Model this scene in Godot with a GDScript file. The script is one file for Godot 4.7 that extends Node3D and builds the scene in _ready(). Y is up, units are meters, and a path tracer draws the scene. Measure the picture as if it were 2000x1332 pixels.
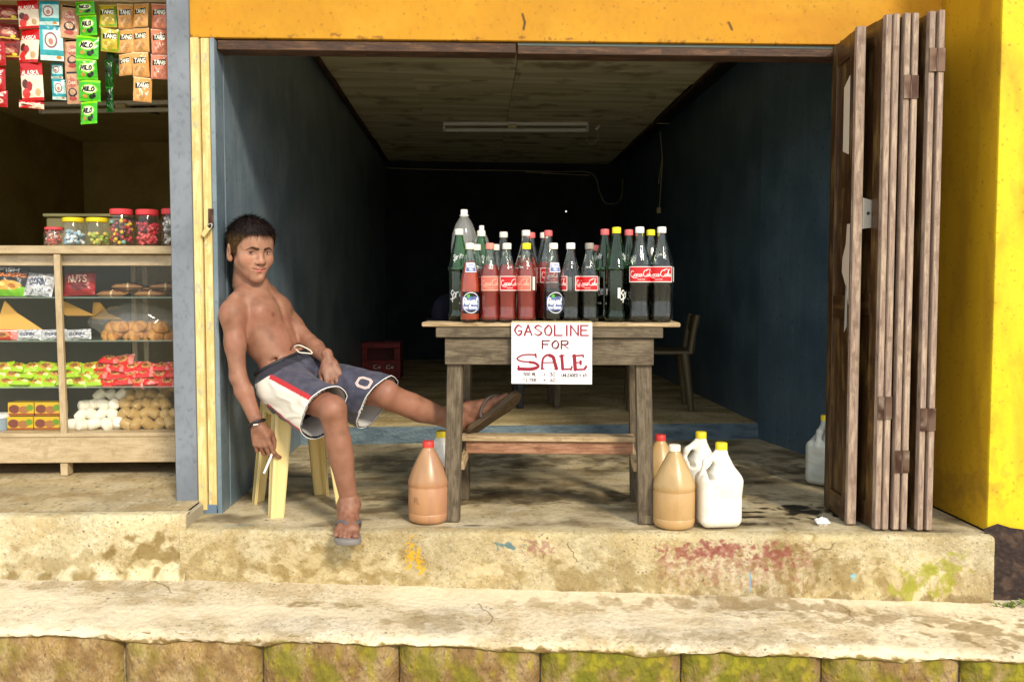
extends Node3D
# A roadside shop with bottled fuel for sale on a wooden table. Metres, y up, shop front on z = 0, shop floor on y = 0.

var taken := {}
var M := {}
var rng := RandomNumberGenerator.new()


func _ready():
	rng.seed = 7
	# camera
	var cam := Camera3D.new()
	cam.name = "camera"
	cam.fov = 41.24
	cam.near = 0.05
	cam.far = 400.0
	add_child(cam)
	cam.position = Vector3(0, 0.85, 3.48)
	cam.rotation = Vector3(-0.0553, -0.0412, 0)
	# sky: even overcast, and a weak, very soft sun from the street
	var env := Environment.new()
	env.background_mode = Environment.BG_SKY
	var sm := ProceduralSkyMaterial.new()
	sm.sky_top_color = Color(0.80, 0.83, 0.86)
	sm.sky_horizon_color = Color(0.90, 0.90, 0.88)
	sm.sky_curve = 0.2
	sm.ground_bottom_color = Color(0.62, 0.57, 0.48)
	sm.ground_horizon_color = Color(0.72, 0.69, 0.63)
	sm.sun_angle_max = 1.0
	var sky := Sky.new()
	sky.sky_material = sm
	env.sky = sky
	env.background_energy_multiplier = 1.0
	env.tonemap_mode = Environment.TONE_MAPPER_LINEAR
	env.tonemap_exposure = EXPOSURE
	env.sdfgi_enabled = true
	env.ssao_enabled = true
	env.ssil_enabled = true
	var we := WorldEnvironment.new()
	we.name = "world"
	we.environment = env
	add_child(we)
	var sun := DirectionalLight3D.new()
	sun.name = "sun"
	sun.light_color = Color(1.0, 0.95, 0.86)
	sun.light_energy = 0.5
	sun.light_angular_distance = 10.0
	sun.shadow_enabled = true
	add_child(sun)
	sun.look_at_from_position(Vector3(1.55, 2.6, 3.0), Vector3(0.2, 0.3, 0.0))
	# the place, then what stands in it
	make_materials()
	build_ground_and_steps()
	build_walls()
	build_rooms()
	build_folding_door()
	build_left_shop()
	build_table()
	build_bottles()
	build_jugs()
	build_back_of_room()
	build_stool()
	build_person()


const EXPOSURE := 2.15


# ---------------------------------------------------------------- naming
func numbered(called: String) -> String:
	if not taken.has(called):
		taken[called] = 0
		return called
	taken[called] += 1
	return "%s_%03d" % [called, taken[called]]


func tag(o: Node3D, label: String, category: String, group := "") -> Node3D:
	o.set_meta("label", label)
	o.set_meta("category", category)
	if group:
		o.set_meta("group", group)
	return o


func thing(called: String, label: String, category: String, at := Vector3.ZERO, turn := 0.0, group := "") -> Node3D:
	var o := Node3D.new()
	o.name = numbered(called)
	add_child(o)
	o.position = at
	o.rotation.y = turn
	return tag(o, label, category, group)


func part(called: String, shape, material: Material, parent: Node, at := Vector3.ZERO) -> MeshInstance3D:
	var o := MeshInstance3D.new()
	o.name = called
	o.mesh = shape.mesh() if shape is Shape else shape
	o.material_override = material
	o.position = at
	parent.add_child(o, true)
	return o


func solid(called: String, shape, material: Material, label: String, category: String, group := "") -> MeshInstance3D:
	var o := MeshInstance3D.new()
	o.name = numbered(called)
	o.mesh = shape.mesh() if shape is Shape else shape
	o.material_override = material
	add_child(o)
	tag(o, label, category, group)
	return o


func structure(called: String, shape, material: Material) -> MeshInstance3D:
	var o := MeshInstance3D.new()
	o.name = numbered(called)
	o.mesh = shape.mesh() if shape is Shape else shape
	o.material_override = material
	add_child(o)
	o.set_meta("kind", "structure")
	return o


func copy(o: Node3D, label: String, at: Vector3, turn := 0.0) -> Node3D:
	var c: Node3D = o.duplicate()
	c.name = numbered(String(o.name).rstrip("0123456789").rstrip("_"))
	add_child(c)
	c.position = at
	c.rotation.y = turn
	c.set_meta("label", label)
	return c


# ---------------------------------------------------------------- shapes
class Shape:
	var V := PackedVector3Array()
	var N := PackedVector3Array()
	var U := PackedVector2Array()
	var C := PackedColorArray()
	var I := PackedInt32Array()

	func v(p: Vector3, n: Vector3, uv := Vector2.ZERO, c := Color.WHITE) -> int:
		V.append(p)
		N.append(n)
		U.append(uv)
		C.append(c)
		return V.size() - 1

	func tri(a: int, b: int, c: int) -> void:
		var g := (V[b] - V[a]).cross(V[c] - V[a])
		if g.dot(N[a] + N[b] + N[c]) > 0.0:
			I.append_array([a, c, b])
		else:
			I.append_array([a, b, c])

	func quad(a: int, b: int, c: int, d: int) -> void:
		tri(a, b, c)
		tri(a, c, d)

	# a box with chamfered edges, its uv in metres with v along its longest side
	func box(at: Vector3, size: Vector3, bevel := 0.0, turn := Basis(), uv_at := Vector2.ZERO, c := Color.WHITE) -> Shape:
		var h := size * 0.5
		var b: float = minf(bevel, minf(h.x, minf(h.y, h.z)) * 0.9)
		var long := 0 if size.x >= size.y and size.x >= size.z else (1 if size.y >= size.z else 2)
		var id := {}
		for sx in [-1, 1]:
			for sy in [-1, 1]:
				for sz in [-1, 1]:
					for a in 3:
						var s := Vector3(sx, sy, sz)
						var p := s * (h - Vector3.ONE * b)
						p[a] = s[a] * h[a]
						var n := Vector3.ZERO
						n[a] = s[a]
						var o1 := (a + 1) % 3
						var o2 := (a + 2) % 3
						var uv := Vector2(p[o1], p[o2]) if o2 == long else Vector2(p[o2], p[o1])
						if a == long:
							uv = Vector2(p[o1], p[o2])
						id[[sx, sy, sz, a]] = v(at + turn * p, turn * n, uv + uv_at + Vector2(0.37 * a + 0.21 * s[a], 0), c)
		for a in 3:
			for s in [-1, 1]:
				var q := []
				for k in [[-1, -1], [1, -1], [1, 1], [-1, 1]]:
					var key := [0, 0, 0, a]
					key[a] = s
					key[(a + 1) % 3] = k[0]
					key[(a + 2) % 3] = k[1]
					q.append(id[key])
				quad(q[0], q[1], q[2], q[3])
		if b > 0.0:
			for a in 3:
				var o1 := (a + 1) % 3
				var o2 := (a + 2) % 3
				for s1 in [-1, 1]:
					for s2 in [-1, 1]:
						var q := []
						for e in [[-1, o1], [1, o1], [1, o2], [-1, o2]]:
							var key := [0, 0, 0, e[1]]
							key[a] = e[0]
							key[o1] = s1
							key[o2] = s2
							q.append(id[key])
						quad(q[0], q[1], q[2], q[3])
			for sx in [-1, 1]:
				for sy in [-1, 1]:
					for sz in [-1, 1]:
						tri(id[[sx, sy, sz, 0]], id[[sx, sy, sz, 1]], id[[sx, sy, sz, 2]])
		return self

	# profile of Vector3(radius, height, flute depth), turned about y
	func lathe(profile: Array, segs: int, at := Vector3.ZERO, turn := Basis(), flutes := 0, c := Color.WHITE, a0 := 0.0, a1 := TAU) -> Shape:
		var m := profile.size()
		var rows := []  # [radius, height, normal, flute, v]
		var run := 0.0
		for i in m:
			var p: Vector3 = profile[i]
			var n0 := Vector2.ZERO
			var n1 := Vector2.ZERO
			if i > 0:
				var d := Vector2(p.x - profile[i - 1].x, p.y - profile[i - 1].y)
				run += d.length()
				n0 = Vector2(d.y, -d.x).normalized()
			if i < m - 1:
				var d := Vector2(profile[i + 1].x - p.x, profile[i + 1].y - p.y)
				n1 = Vector2(d.y, -d.x).normalized()
			if n0 == Vector2.ZERO:
				n0 = n1
			if n1 == Vector2.ZERO:
				n1 = n0
			if n0.dot(n1) < 0.75:
				rows.append([p.x, p.y, n0, p.z, run])
				rows.append([p.x, p.y, n1, p.z, run])
			else:
				var n := (n0 + n1).normalized()
				rows.append([p.x, p.y, n, p.z, run])
		var first := V.size()
		for r in rows:
			for k in segs + 1:
				var a := a0 + (a1 - a0) * k / segs
				var f: float = r[3] * absf(sin(a * flutes * 0.5)) if flutes else 0.0
				var tilt: float = -r[3] * flutes * 0.5 * cos(a * flutes * 0.5) * signf(sin(a * flutes * 0.5)) / maxf(r[0], 0.001) if flutes else 0.0
				var rad: float = r[0] + f - (r[3] * 0.6 if flutes else 0.0)
				var dir := Vector3(sin(a), 0, cos(a))
				var side := Vector3(cos(a), 0, -sin(a))
				var n: Vector3 = (dir * r[2].x + Vector3.UP * r[2].y + side * tilt * 0.8).normalized()
				v(at + turn * (dir * rad + Vector3.UP * r[1]), turn * n, Vector2(float(k) / segs, r[4]), c)
		for i in rows.size() - 1:
			for k in segs:
				var q := first + i * (segs + 1) + k
				quad(q, q + 1, q + segs + 2, q + segs + 1)
		return self

	func tube(points: Array, radius, segs := 8, caps := true, c := Color.WHITE) -> Shape:
		var m := points.size()
		var t0: Vector3 = (points[1] - points[0]).normalized()
		var side := t0.cross(Vector3.UP if absf(t0.y) < 0.9 else Vector3.RIGHT).normalized()
		var first := V.size()
		var run := 0.0
		for i in m:
			var t: Vector3 = (points[mini(i + 1, m - 1)] - points[maxi(i - 1, 0)]).normalized()
			side = (side - t * side.dot(t)).normalized()
			var up := t.cross(side)
			if i > 0:
				run += points[i].distance_to(points[i - 1])
			var r: float = radius[i] if radius is Array else radius
			for k in segs + 1:
				var a := TAU * k / segs
				var n := side * cos(a) + up * sin(a)
				v(points[i] + n * r, n, Vector2(float(k) / segs, run), c)
		for i in m - 1:
			for k in segs:
				var q := first + i * (segs + 1) + k
				quad(q, q + 1, q + segs + 2, q + segs + 1)
		if caps:
			for e in [0, m - 1]:
				var t: Vector3 = (points[1] - points[0]).normalized() * -1.0 if e == 0 else (points[m - 1] - points[m - 2]).normalized()
				var mid := v(points[e], t, Vector2(0.5, 0.5), c)
				var ring := []
				for k in segs + 1:
					ring.append(v(V[first + e * (segs + 1) + k], t, Vector2(0.5, 0.5), c))
				for k in segs:
					tri(mid, ring[k], ring[k + 1])
		return self

	# a grid of points rows x columns; normals from the grid
	func grid(rows: Array, uvs = null, flip := false, colors = null, closed := false) -> Shape:
		var m := rows.size()
		var n: int = rows[0].size()
		var first := V.size()
		for i in m:
			for j in n:
				var du: Vector3 = rows[i][(j + 1) % n if closed else mini(j + 1, n - 1)] - rows[i][(j - 1 + n) % n if closed else maxi(j - 1, 0)]
				var dv: Vector3 = rows[mini(i + 1, m - 1)][j] - rows[maxi(i - 1, 0)][j]
				var g := du.cross(dv).normalized() * (-1.0 if flip else 1.0)
				if g == Vector3.ZERO:
					g = Vector3.UP
				v(rows[i][j], g, uvs[i][j] if uvs else Vector2(float(j) / (n - 1), float(i) / (m - 1)), colors[i][j] if colors else Color.WHITE)
		for i in m - 1:
			for j in (n if closed else n - 1):
				var q := first + i * n + j
				var r := first + i * n + (j + 1) % n
				quad(q, r, r + n, q + n)
		return self

	# a flat outline of points in the plane of a and b, given thickness along a x b
	func plate(outline: PackedVector2Array, at: Vector3, a: Vector3, b: Vector3, thick: float, c := Color.WHITE) -> Shape:
		var n := a.cross(b).normalized()
		var ids := Geometry2D.triangulate_polygon(outline)
		for s in [0.5, -0.5]:
			var first := V.size()
			for p in outline:
				v(at + a * p.x + b * p.y + n * thick * s, n * signf(s), p, c)
			for k in range(0, ids.size(), 3):
				tri(first + ids[k], first + ids[k + 1], first + ids[k + 2])
		var m := outline.size()
		var ccw := 1.0 if not Geometry2D.is_polygon_clockwise(outline) else -1.0
		for k in m:
			var p := outline[k]
			var q := outline[(k + 1) % m]
			var e := (q - p).normalized()
			var o := (a * e.y - b * e.x).normalized() * ccw
			var i0 := v(at + a * p.x + b * p.y + n * thick * 0.5, o, p, c)
			var i1 := v(at + a * q.x + b * q.y + n * thick * 0.5, o, q, c)
			var i2 := v(at + a * q.x + b * q.y - n * thick * 0.5, o, q, c)
			var i3 := v(at + a * p.x + b * p.y - n * thick * 0.5, o, p, c)
			quad(i0, i1, i2, i3)
		return self

	func mesh() -> ArrayMesh:
		var arrays := []
		arrays.resize(Mesh.ARRAY_MAX)
		arrays[Mesh.ARRAY_VERTEX] = V
		arrays[Mesh.ARRAY_NORMAL] = N
		arrays[Mesh.ARRAY_TEX_UV] = U
		arrays[Mesh.ARRAY_COLOR] = C
		arrays[Mesh.ARRAY_INDEX] = I
		var m := ArrayMesh.new()
		m.add_surface_from_arrays(Mesh.PRIMITIVE_TRIANGLES, arrays)
		return m


func bx(at: Vector3, size: Vector3, bevel := 0.003, turn := Basis()) -> Shape:
	return Shape.new().box(at, size, bevel, turn, Vector2(rng.randf() * 3.0, rng.randf() * 3.0))


# a box between two corners
func slab(x0: float, x1: float, y0: float, y1: float, z0: float, z1: float, bevel := 0.003) -> Shape:
	return bx(Vector3(x0 + x1, y0 + y1, z0 + z1) * 0.5, Vector3(x1 - x0, y1 - y0, z1 - z0), bevel)


const ORDINAL := ["first", "second", "third", "fourth", "fifth", "sixth", "seventh", "eighth", "ninth", "tenth", "eleventh", "twelfth"]


func smooth(points: Array, per := 6) -> Array:
	var out := []
	for i in points.size() - 1:
		for k in per:
			var p0 = points[maxi(i - 1, 0)]
			var p3 = points[mini(i + 2, points.size() - 1)]
			out.append(points[i].cubic_interpolate(points[i + 1], p0, p3, float(k) / per))
	out.append(points[-1])
	return out


# ---------------------------------------------------------------- textures
class Tex:
	var w: int
	var h: int
	var sx: float
	var sy: float
	var P := PackedVector3Array()

	func _init(w_: int, h_: int, sx_: float, sy_: float, c: Color):
		w = w_
		h = h_
		sx = sx_
		sy = sy_
		P.resize(w * h)
		P.fill(Vector3(c.r, c.g, c.b))

	# noise patches of a colour: none below lo, full above hi
	func mottle(c: Color, strength: float, freq: float, lo: float, hi: float, s: int, stretch := Vector2.ONE, oct := 3) -> Tex:
		var n := FastNoiseLite.new()
		n.noise_type = FastNoiseLite.TYPE_SIMPLEX
		n.seed = s
		n.frequency = freq
		n.fractal_octaves = oct
		var cv := Vector3(c.r, c.g, c.b)
		var dx := sx / w * stretch.x
		var dy := sy / h * stretch.y
		var inv := 1.0 / (hi - lo)
		var i := 0
		for y in h:
			var fy := y * dy
			for x in w:
				var a := (n.get_noise_2d(x * dx, fy) - lo) * inv
				if a > 0.0:
					if a > 1.0:
						a = 1.0
					P[i] = P[i].lerp(cv, a * a * (3.0 - 2.0 * a) * strength)
				i += 1
		return self

	# one ragged patch; place and radii in metres
	func blob(cx: float, cy: float, rx: float, ry: float, c: Color, strength: float, rough := 0.6, s := 1, freq := 14.0) -> Tex:
		var n := FastNoiseLite.new()
		n.noise_type = FastNoiseLite.TYPE_SIMPLEX
		n.seed = s
		n.frequency = freq
		n.fractal_octaves = 4
		var cv := Vector3(c.r, c.g, c.b)
		var k := 1.7
		for y in range(maxi(0, int((cy - ry * k) / sy * h)), mini(h, int((cy + ry * k) / sy * h) + 1)):
			for x in range(maxi(0, int((cx - rx * k) / sx * w)), mini(w, int((cx + rx * k) / sx * w) + 1)):
				var px := x * sx / w
				var py := y * sy / h
				var d := Vector2((px - cx) / rx, (py - cy) / ry).length()
				var a := smoothstep(0.0, 0.75, 1.05 - d + n.get_noise_2d(px, py) * rough * 1.5)
				if a > 0.0:
					P[y * w + x] = P[y * w + x].lerp(cv, a * strength)
		return self

	func rect(x0: float, y0: float, x1: float, y1: float, c: Color, a := 1.0) -> Tex:
		var cv := Vector3(c.r, c.g, c.b)
		for y in range(maxi(0, int(y0 * h)), mini(h, int(y1 * h))):
			for x in range(maxi(0, int(x0 * w)), mini(w, int(x1 * w))):
				P[y * w + x] = P[y * w + x].lerp(cv, a)
		return self

	func oval(cx: float, cy: float, rx: float, ry: float, c: Color, a := 1.0) -> Tex:
		var cv := Vector3(c.r, c.g, c.b)
		for y in range(maxi(0, int((cy - ry) * h)), mini(h, int((cy + ry) * h) + 1)):
			for x in range(maxi(0, int((cx - rx) * w)), mini(w, int((cx + rx) * w) + 1)):
				var d := Vector2((float(x) / w - cx) / rx, (float(y) / h - cy) / ry).length()
				if d < 1.0:
					P[y * w + x] = P[y * w + x].lerp(cv, a * clampf((1.0 - d) * 8.0, 0.0, 1.0))
		return self

	# a line in pixels; nib > 0 thins strokes along the nib's angle
	func line(pts: PackedVector2Array, width: float, c: Color, a := 1.0, nib := 0.0, angle := 0.6) -> Tex:
		var cv := Vector3(c.r, c.g, c.b)
		for i in pts.size() - 1:
			var p := pts[i]
			var q := pts[i + 1]
			var d := q - p
			var l2 := maxf(d.length_squared(), 1e-6)
			var r := width * 0.5
			if nib > 0.0:
				r *= 1.0 - nib + nib * absf(sin(d.angle() - angle))
			var e := r + 1.0
			for y in range(maxi(0, int(minf(p.y, q.y) - e)), mini(h, int(maxf(p.y, q.y) + e) + 1)):
				for x in range(maxi(0, int(minf(p.x, q.x) - e)), mini(w, int(maxf(p.x, q.x) + e) + 1)):
					var o := Vector2(x + 0.5, y + 0.5) - p
					var t := clampf(o.dot(d) / l2, 0.0, 1.0)
					var f := clampf(r + 0.5 - (o - d * t).length(), 0.0, 1.0)
					if f > 0.0:
						P[y * w + x] = P[y * w + x].lerp(cv, f * a)
		return self

	# grit: many small dots, darker or lighter than what they lie on
	func grit(count: int, c: Color, strength: float, s: int, big := 2) -> Tex:
		var r := RandomNumberGenerator.new()
		r.seed = s
		var cv := Vector3(c.r, c.g, c.b)
		for k in count:
			var x := r.randi() % w
			var y := r.randi() % h
			var n := 1 + r.randi() % big
			for j in n:
				for i in n:
					var q := mini(y + j, h - 1) * w + mini(x + i, w - 1)
					P[q] = P[q].lerp(cv, strength * r.randf())
		return self

	# a wandering hairline crack from a point, in pixels
	func crack(x: float, y: float, angle: float, steps: int, c: Color, s: int, width := 1.1) -> Tex:
		var r := RandomNumberGenerator.new()
		r.seed = s
		var pts := PackedVector2Array([Vector2(x, y)])
		for k in steps:
			angle += r.randf_range(-0.7, 0.7)
			pts.append(pts[-1] + Vector2(cos(angle), sin(angle)) * r.randf_range(3.0, 9.0))
			angle -= 0.25 * (angle - pts[0].angle_to_point(pts[-1]))
		return line(pts, width, c, 0.75)

	func texture() -> ImageTexture:
		var b := PackedByteArray()
		b.resize(w * h * 3)
		var i := 0
		for p in P:
			b[i] = int(clampf(p.x, 0, 1) * 255.0)
			b[i + 1] = int(clampf(p.y, 0, 1) * 255.0)
			b[i + 2] = int(clampf(p.z, 0, 1) * 255.0)
			i += 3
		return ImageTexture.create_from_image(Image.create_from_data(w, h, false, Image.FORMAT_RGB8, b))


# a relief map: layers of [frequency per metre, weight]
func relief(w: int, h: int, sx: float, s: int, octaves := 5, freq := 20.0, stretch := 1.0) -> ImageTexture:
	var n := FastNoiseLite.new()
	n.noise_type = FastNoiseLite.TYPE_SIMPLEX
	n.seed = s
	n.frequency = freq * sx / w
	n.fractal_octaves = octaves
	n.fractal_gain = 0.6
	var im := n.get_image(w, maxi(8, int(h / stretch)))
	im.resize(w, h, Image.INTERPOLATE_CUBIC)
	return ImageTexture.create_from_image(im)


# handwriting: strokes on a 1 x 1 square, y down; ~ makes a stroke round
const GLYPHS := {
	"A": "0,1 .5,0 1,1|.2,.64 .82,.64", "B": "0,0 0,1|~0,0 .7,.05 .7,.42 0,.48|~0,.48 .9,.55 .85,.95 0,1", "C": "~.95,.18 .5,0 .05,.5 .5,1 .95,.82",
	"D": "0,0 0,1|~0,0 .8,.1 .95,.5 .75,.92 0,1", "E": ".95,0 0,0 0,1 1,1|0,.48 .75,.48", "F": "1,0 0,0 0,1|0,.48 .8,.48",
	"G": "~.95,.18 .5,0 .05,.5 .5,1 .92,.8 .95,.58|.95,.56 .55,.56", "H": "0,0 0,1|1,0 1,1|0,.5 1,.5", "I": ".5,0 .5,1", "K": "0,0 0,1|.95,0 0,.55 1,1",
	"L": "0,0 0,1 1,1", "M": "0,1 .1,0 .5,.7 .9,0 1,1", "N": "0,1 0,0 1,1 1,0", "O": "~.5,0 .05,.4 .2,.9 .7,.96 .96,.5 .75,.08 .5,0", "P": "0,1 0,0|~0,0 .9,.05 .85,.5 0,.52",
	"R": "0,1 0,0|~0,0 .85,.05 .8,.45 0,.5|.3,.5 1,1", "S": "~.95,.15 .5,0 .08,.22 .5,.48 .95,.75 .5,1 .02,.85", "T": "0,0 1,0|.5,0 .5,1", "U": "~0,0 .02,.7 .5,1 .98,.7 1,0", "V": "0,0 .5,1 1,0", "Y": "0,0 .5,.5 1,0|.5,.5 .5,1",
	"0": "~.5,0 .05,.4 .15,.9 .7,.96 .95,.5 .75,.08 .5,0", "1": ".2,.15 .5,0 .5,1", "3": "~.05,.1 .6,0 .85,.25 .35,.45 .95,.7 .6,1 0,.9", "4": ".7,1 .7,0 0,.65 1,.65", "5": ".9,0 .15,0 .1,.42|~.1,.42 .7,.35 .95,.7 .55,1 .05,.9", "6": "~.85,.05 .25,.35 .1,.75 .5,1 .9,.75 .5,.52 .12,.7",
	"=": "0,.38 .8,.38|0,.66 .8,.66", "-": ".1,.55 .9,.55", "!": ".5,0 .5,.72|.5,.95 .5,1", " ": "",
	"a": "~.85,.45 .4,.4 .1,.75 .4,1 .8,.75 .85,.45|~.85,.45 .8,.9 1,1", "c": "~.8,.52 .5,.4 .12,.7 .4,1 .9,.88", "e": "~.15,.72 .8,.62 .5,.4 .12,.7 .45,1 .9,.9", "i": ".5,.42 .5,1|.5,.14 .5,.2", "l": "~.3,.9 .5,.05 .75,.1 .4,.8 .6,1 .9,.92", "o": "~.5,.4 .1,.7 .45,1 .88,.7 .5,.4",
	"p": ".1,.42 .05,1.35|~.1,.5 .6,.35 .9,.7 .5,1 .1,.85", "r": ".15,.42 .15,1|~.15,.65 .5,.42 .9,.5", "t": "~.45,.1 .4,.85 .8,.98|.1,.42 .9,.38", "y": ".05,.42 .5,.95|~1,.42 .5,1 .1,1.35",
}


func strokes(text: String, advance := 1.25, slant := 0.0) -> Array:
	var out := []
	var x := 0.0
	for ch in text:
		if ch in "I1!":
			x -= 0.22
		for s in String(GLYPHS.get(ch, "")).split("|", false):
			var round_ := s.begins_with("~")
			var pts := []
			for xy in s.trim_prefix("~").split(" ", false):
				var k := xy.split(",")
				pts.append(Vector2(float(k[0]) + x + (1.0 - float(k[1])) * slant, float(k[1])))
			out.append(PackedVector2Array(smooth(pts, 5) if round_ and pts.size() > 2 else pts))
		x += advance * (0.60 if ch in "Iil1! " else 1.0) + (0.22 if ch in "I1!" else 0.0)
	return out


# writes on a texture inside a box of its pixels
func write(t: Tex, text: String, x: float, y: float, cw: float, ch: float, width: float, c: Color, advance := 1.25, slant := 0.0, nib := 0.0, a := 1.0) -> void:
	for s in strokes(text, advance, slant):
		var pts := PackedVector2Array()
		for p in s:
			pts.append(Vector2(x + p.x * cw, y + p.y * ch))
		t.line(pts, width, c, a, nib)


# ---------------------------------------------------------------- materials
func mt(c: Color, rough := 0.7, metal := 0.0) -> StandardMaterial3D:
	var m := StandardMaterial3D.new()
	m.albedo_color = c.linear_to_srgb()
	m.roughness = rough
	m.metallic = metal
	return m


func tm(t, rough := 0.8, bump: Texture2D = null, bump_cm := 0.1) -> StandardMaterial3D:
	var m := StandardMaterial3D.new()
	m.albedo_texture = t.texture() if t is Tex else t
	m.roughness = rough
	if bump:
		m.heightmap_enabled = true
		m.heightmap_texture = bump
		m.heightmap_scale = bump_cm
	return m


func pane(c: Color, alpha: float, rough := 0.04) -> StandardMaterial3D:
	var m := mt(c, rough)
	m.transparency = BaseMaterial3D.TRANSPARENCY_ALPHA
	m.albedo_color.a = alpha
	return m


func wood(base: Color, dark: Color, light: Color, s: int, worn := 0.5) -> Tex:
	var t := Tex.new(256, 512, 0.5, 1.0, base)
	t.mottle(dark, 0.45, 22.0, -0.4, 0.7, s, Vector2(4.0, 0.3), 4)
	t.grit(1500, dark.darkened(0.3), 0.5, s + 9)
	t.grit(900, light.lightened(0.2), 0.5, s + 10)
	t.mottle(light, worn, 9.0, -0.3, 0.7, s + 1, Vector2(3.0, 0.5), 4)
	t.mottle(dark, 0.42, 60.0, 0.0, 0.7, s + 2, Vector2(3.0, 0.16), 3)
	t.mottle(dark, 0.5, 7.0, 0.2, 0.8, s + 3, Vector2(1.5, 1.0), 4)
	return t


func make_materials() -> void:
	M.skin_bump = relief(128, 128, 0.1, 3, 4, 120.0)
	var grain := relief(256, 512, 0.5, 5, 5, 90.0, 12.0)
	M.old_wood = tm(wood(Color(0.40, 0.35, 0.28), Color(0.22, 0.18, 0.12), Color(0.54, 0.49, 0.40), 11), 0.8, grain, 0.12)
	M.old_wood.uv1_scale = Vector3(2, 1, 1)
	M.pale_wood = tm(wood(Color(0.72, 0.62, 0.47), Color(0.45, 0.36, 0.24), Color(0.86, 0.79, 0.66), 21), 0.75, grain, 0.08)
	M.pale_wood.uv1_scale = Vector3(2, 1, 1)
	M.door_edge = tm(wood(Color(0.62, 0.53, 0.47), Color(0.40, 0.32, 0.27), Color(0.76, 0.68, 0.58), 31, 0.7), 0.75, grain, 0.1)
	M.door_edge.uv1_scale = Vector3(2, 1, 1)
	M.door_face = tm(wood(Color(0.30, 0.20, 0.11), Color(0.14, 0.09, 0.05), Color(0.52, 0.42, 0.24), 41, 0.7), 0.35, grain, 0.05)
	M.door_face.uv1_scale = Vector3(1, 0.6, 1)
	M.beam_wood = tm(wood(Color(0.30, 0.19, 0.11), Color(0.12, 0.07, 0.04), Color(0.50, 0.36, 0.24), 51, 0.6), 0.7, grain, 0.1)
	M.beam_wood.uv1_scale = Vector3(2, 1, 1)
	M.metal = mt(Color(0.5, 0.48, 0.44), 0.35, 0.9)
	M.rust = tm(Tex.new(64, 64, 0.1, 0.1, Color(0.42, 0.33, 0.27)).mottle(Color(0.22, 0.12, 0.07), 0.9, 60.0, -0.2, 0.4, 61).mottle(Color(0.6, 0.55, 0.5), 0.7, 110.0, 0.1, 0.5, 62), 0.55)
	M.rust.metallic = 0.5
	M.white = mt(Color(0.80, 0.80, 0.78), 0.5)
	M.glass = pane(Color(0.75, 0.9, 0.82), 0.008)
	M.glass.metallic_specular = 0.26
	M.clear = pane(Color(0.95, 0.95, 0.95), 0.015, 0.06)
	M.black = mt(Color(0.012, 0.012, 0.016), 0.5)
	M.paint = mt(Color.WHITE, 0.55)
	M.paint.vertex_color_use_as_albedo = true
	M.gloss = mt(Color.WHITE, 0.3)
	M.gloss.vertex_color_use_as_albedo = true
	M.tan_panel = tm(wood(Color(0.74, 0.66, 0.52), Color(0.62, 0.53, 0.40), Color(0.82, 0.75, 0.62), 71, 0.5), 0.5)


# ---------------------------------------------------------------- ground, steps, floors
func low_y(x: float) -> float:
	return -0.205 - 0.019 * x


func low_edge(x: float) -> float:
	return 0.775 + 0.0619 * x


func edge(x: float) -> float:
	return 0.322 + 0.075 * x


# a strip swept along x whose section comes from section.call(x), roughened by noise
func sweep(x0: float, x1: float, n: int, section: Callable, rough: float, s: int, vs: Array) -> Shape:
	var noise := FastNoiseLite.new()
	noise.seed = s
	noise.frequency = 9.0
	noise.fractal_octaves = 5
	noise.fractal_gain = 0.6
	var rows := []
	var uvs := []
	for i in n + 1:
		var x := lerpf(x0, x1, float(i) / n)
		var sec: Array = section.call(x)
		var row := []
		var uv := []
		for j in sec.size():
			var p: Vector3 = sec[j]
			var k: float = rough * vs[j][1]
			row.append(p + Vector3(0, noise.get_noise_3d(x, p.y * 3.0, p.z) * k, noise.get_noise_3d(x + 40.0, p.y * 2.0, p.z) * k))
			uv.append(Vector2(float(i) / n, vs[j][0]))
		rows.append(row)
		uvs.append(uv)
	return Shape.new().grid(rows, uvs)


func concrete(w: int, h: int, sx: float, sy: float, s: int, base := Color(0.74, 0.66, 0.52)) -> Tex:
	var t := Tex.new(w, h, sx, sy, base)
	t.mottle(base.darkened(0.25), 0.6, 1.6, -0.5, 0.7, s, Vector2.ONE, 5)
	t.mottle(base.lightened(0.30), 0.5, 3.1, -0.3, 0.7, s + 1, Vector2.ONE, 5)
	t.mottle(Color(0.55, 0.44, 0.24), 0.35, 4.0, -0.2, 0.7, s + 2, Vector2.ONE, 5)
	t.mottle(base.darkened(0.5), 0.30, 30.0, 0.0, 0.9, s + 3, Vector2.ONE, 4)
	t.mottle(base.lightened(0.5), 0.30, 60.0, 0.0, 0.9, s + 4, Vector2.ONE, 3)
	t.grit(w * h / 30, base.darkened(0.55), 0.55, s + 5)
	t.grit(w * h / 45, base.lightened(0.6), 0.5, s + 6)
	t.grit(w * h / 900, base.darkened(0.75), 0.8, s + 7, 3)
	return t


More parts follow.
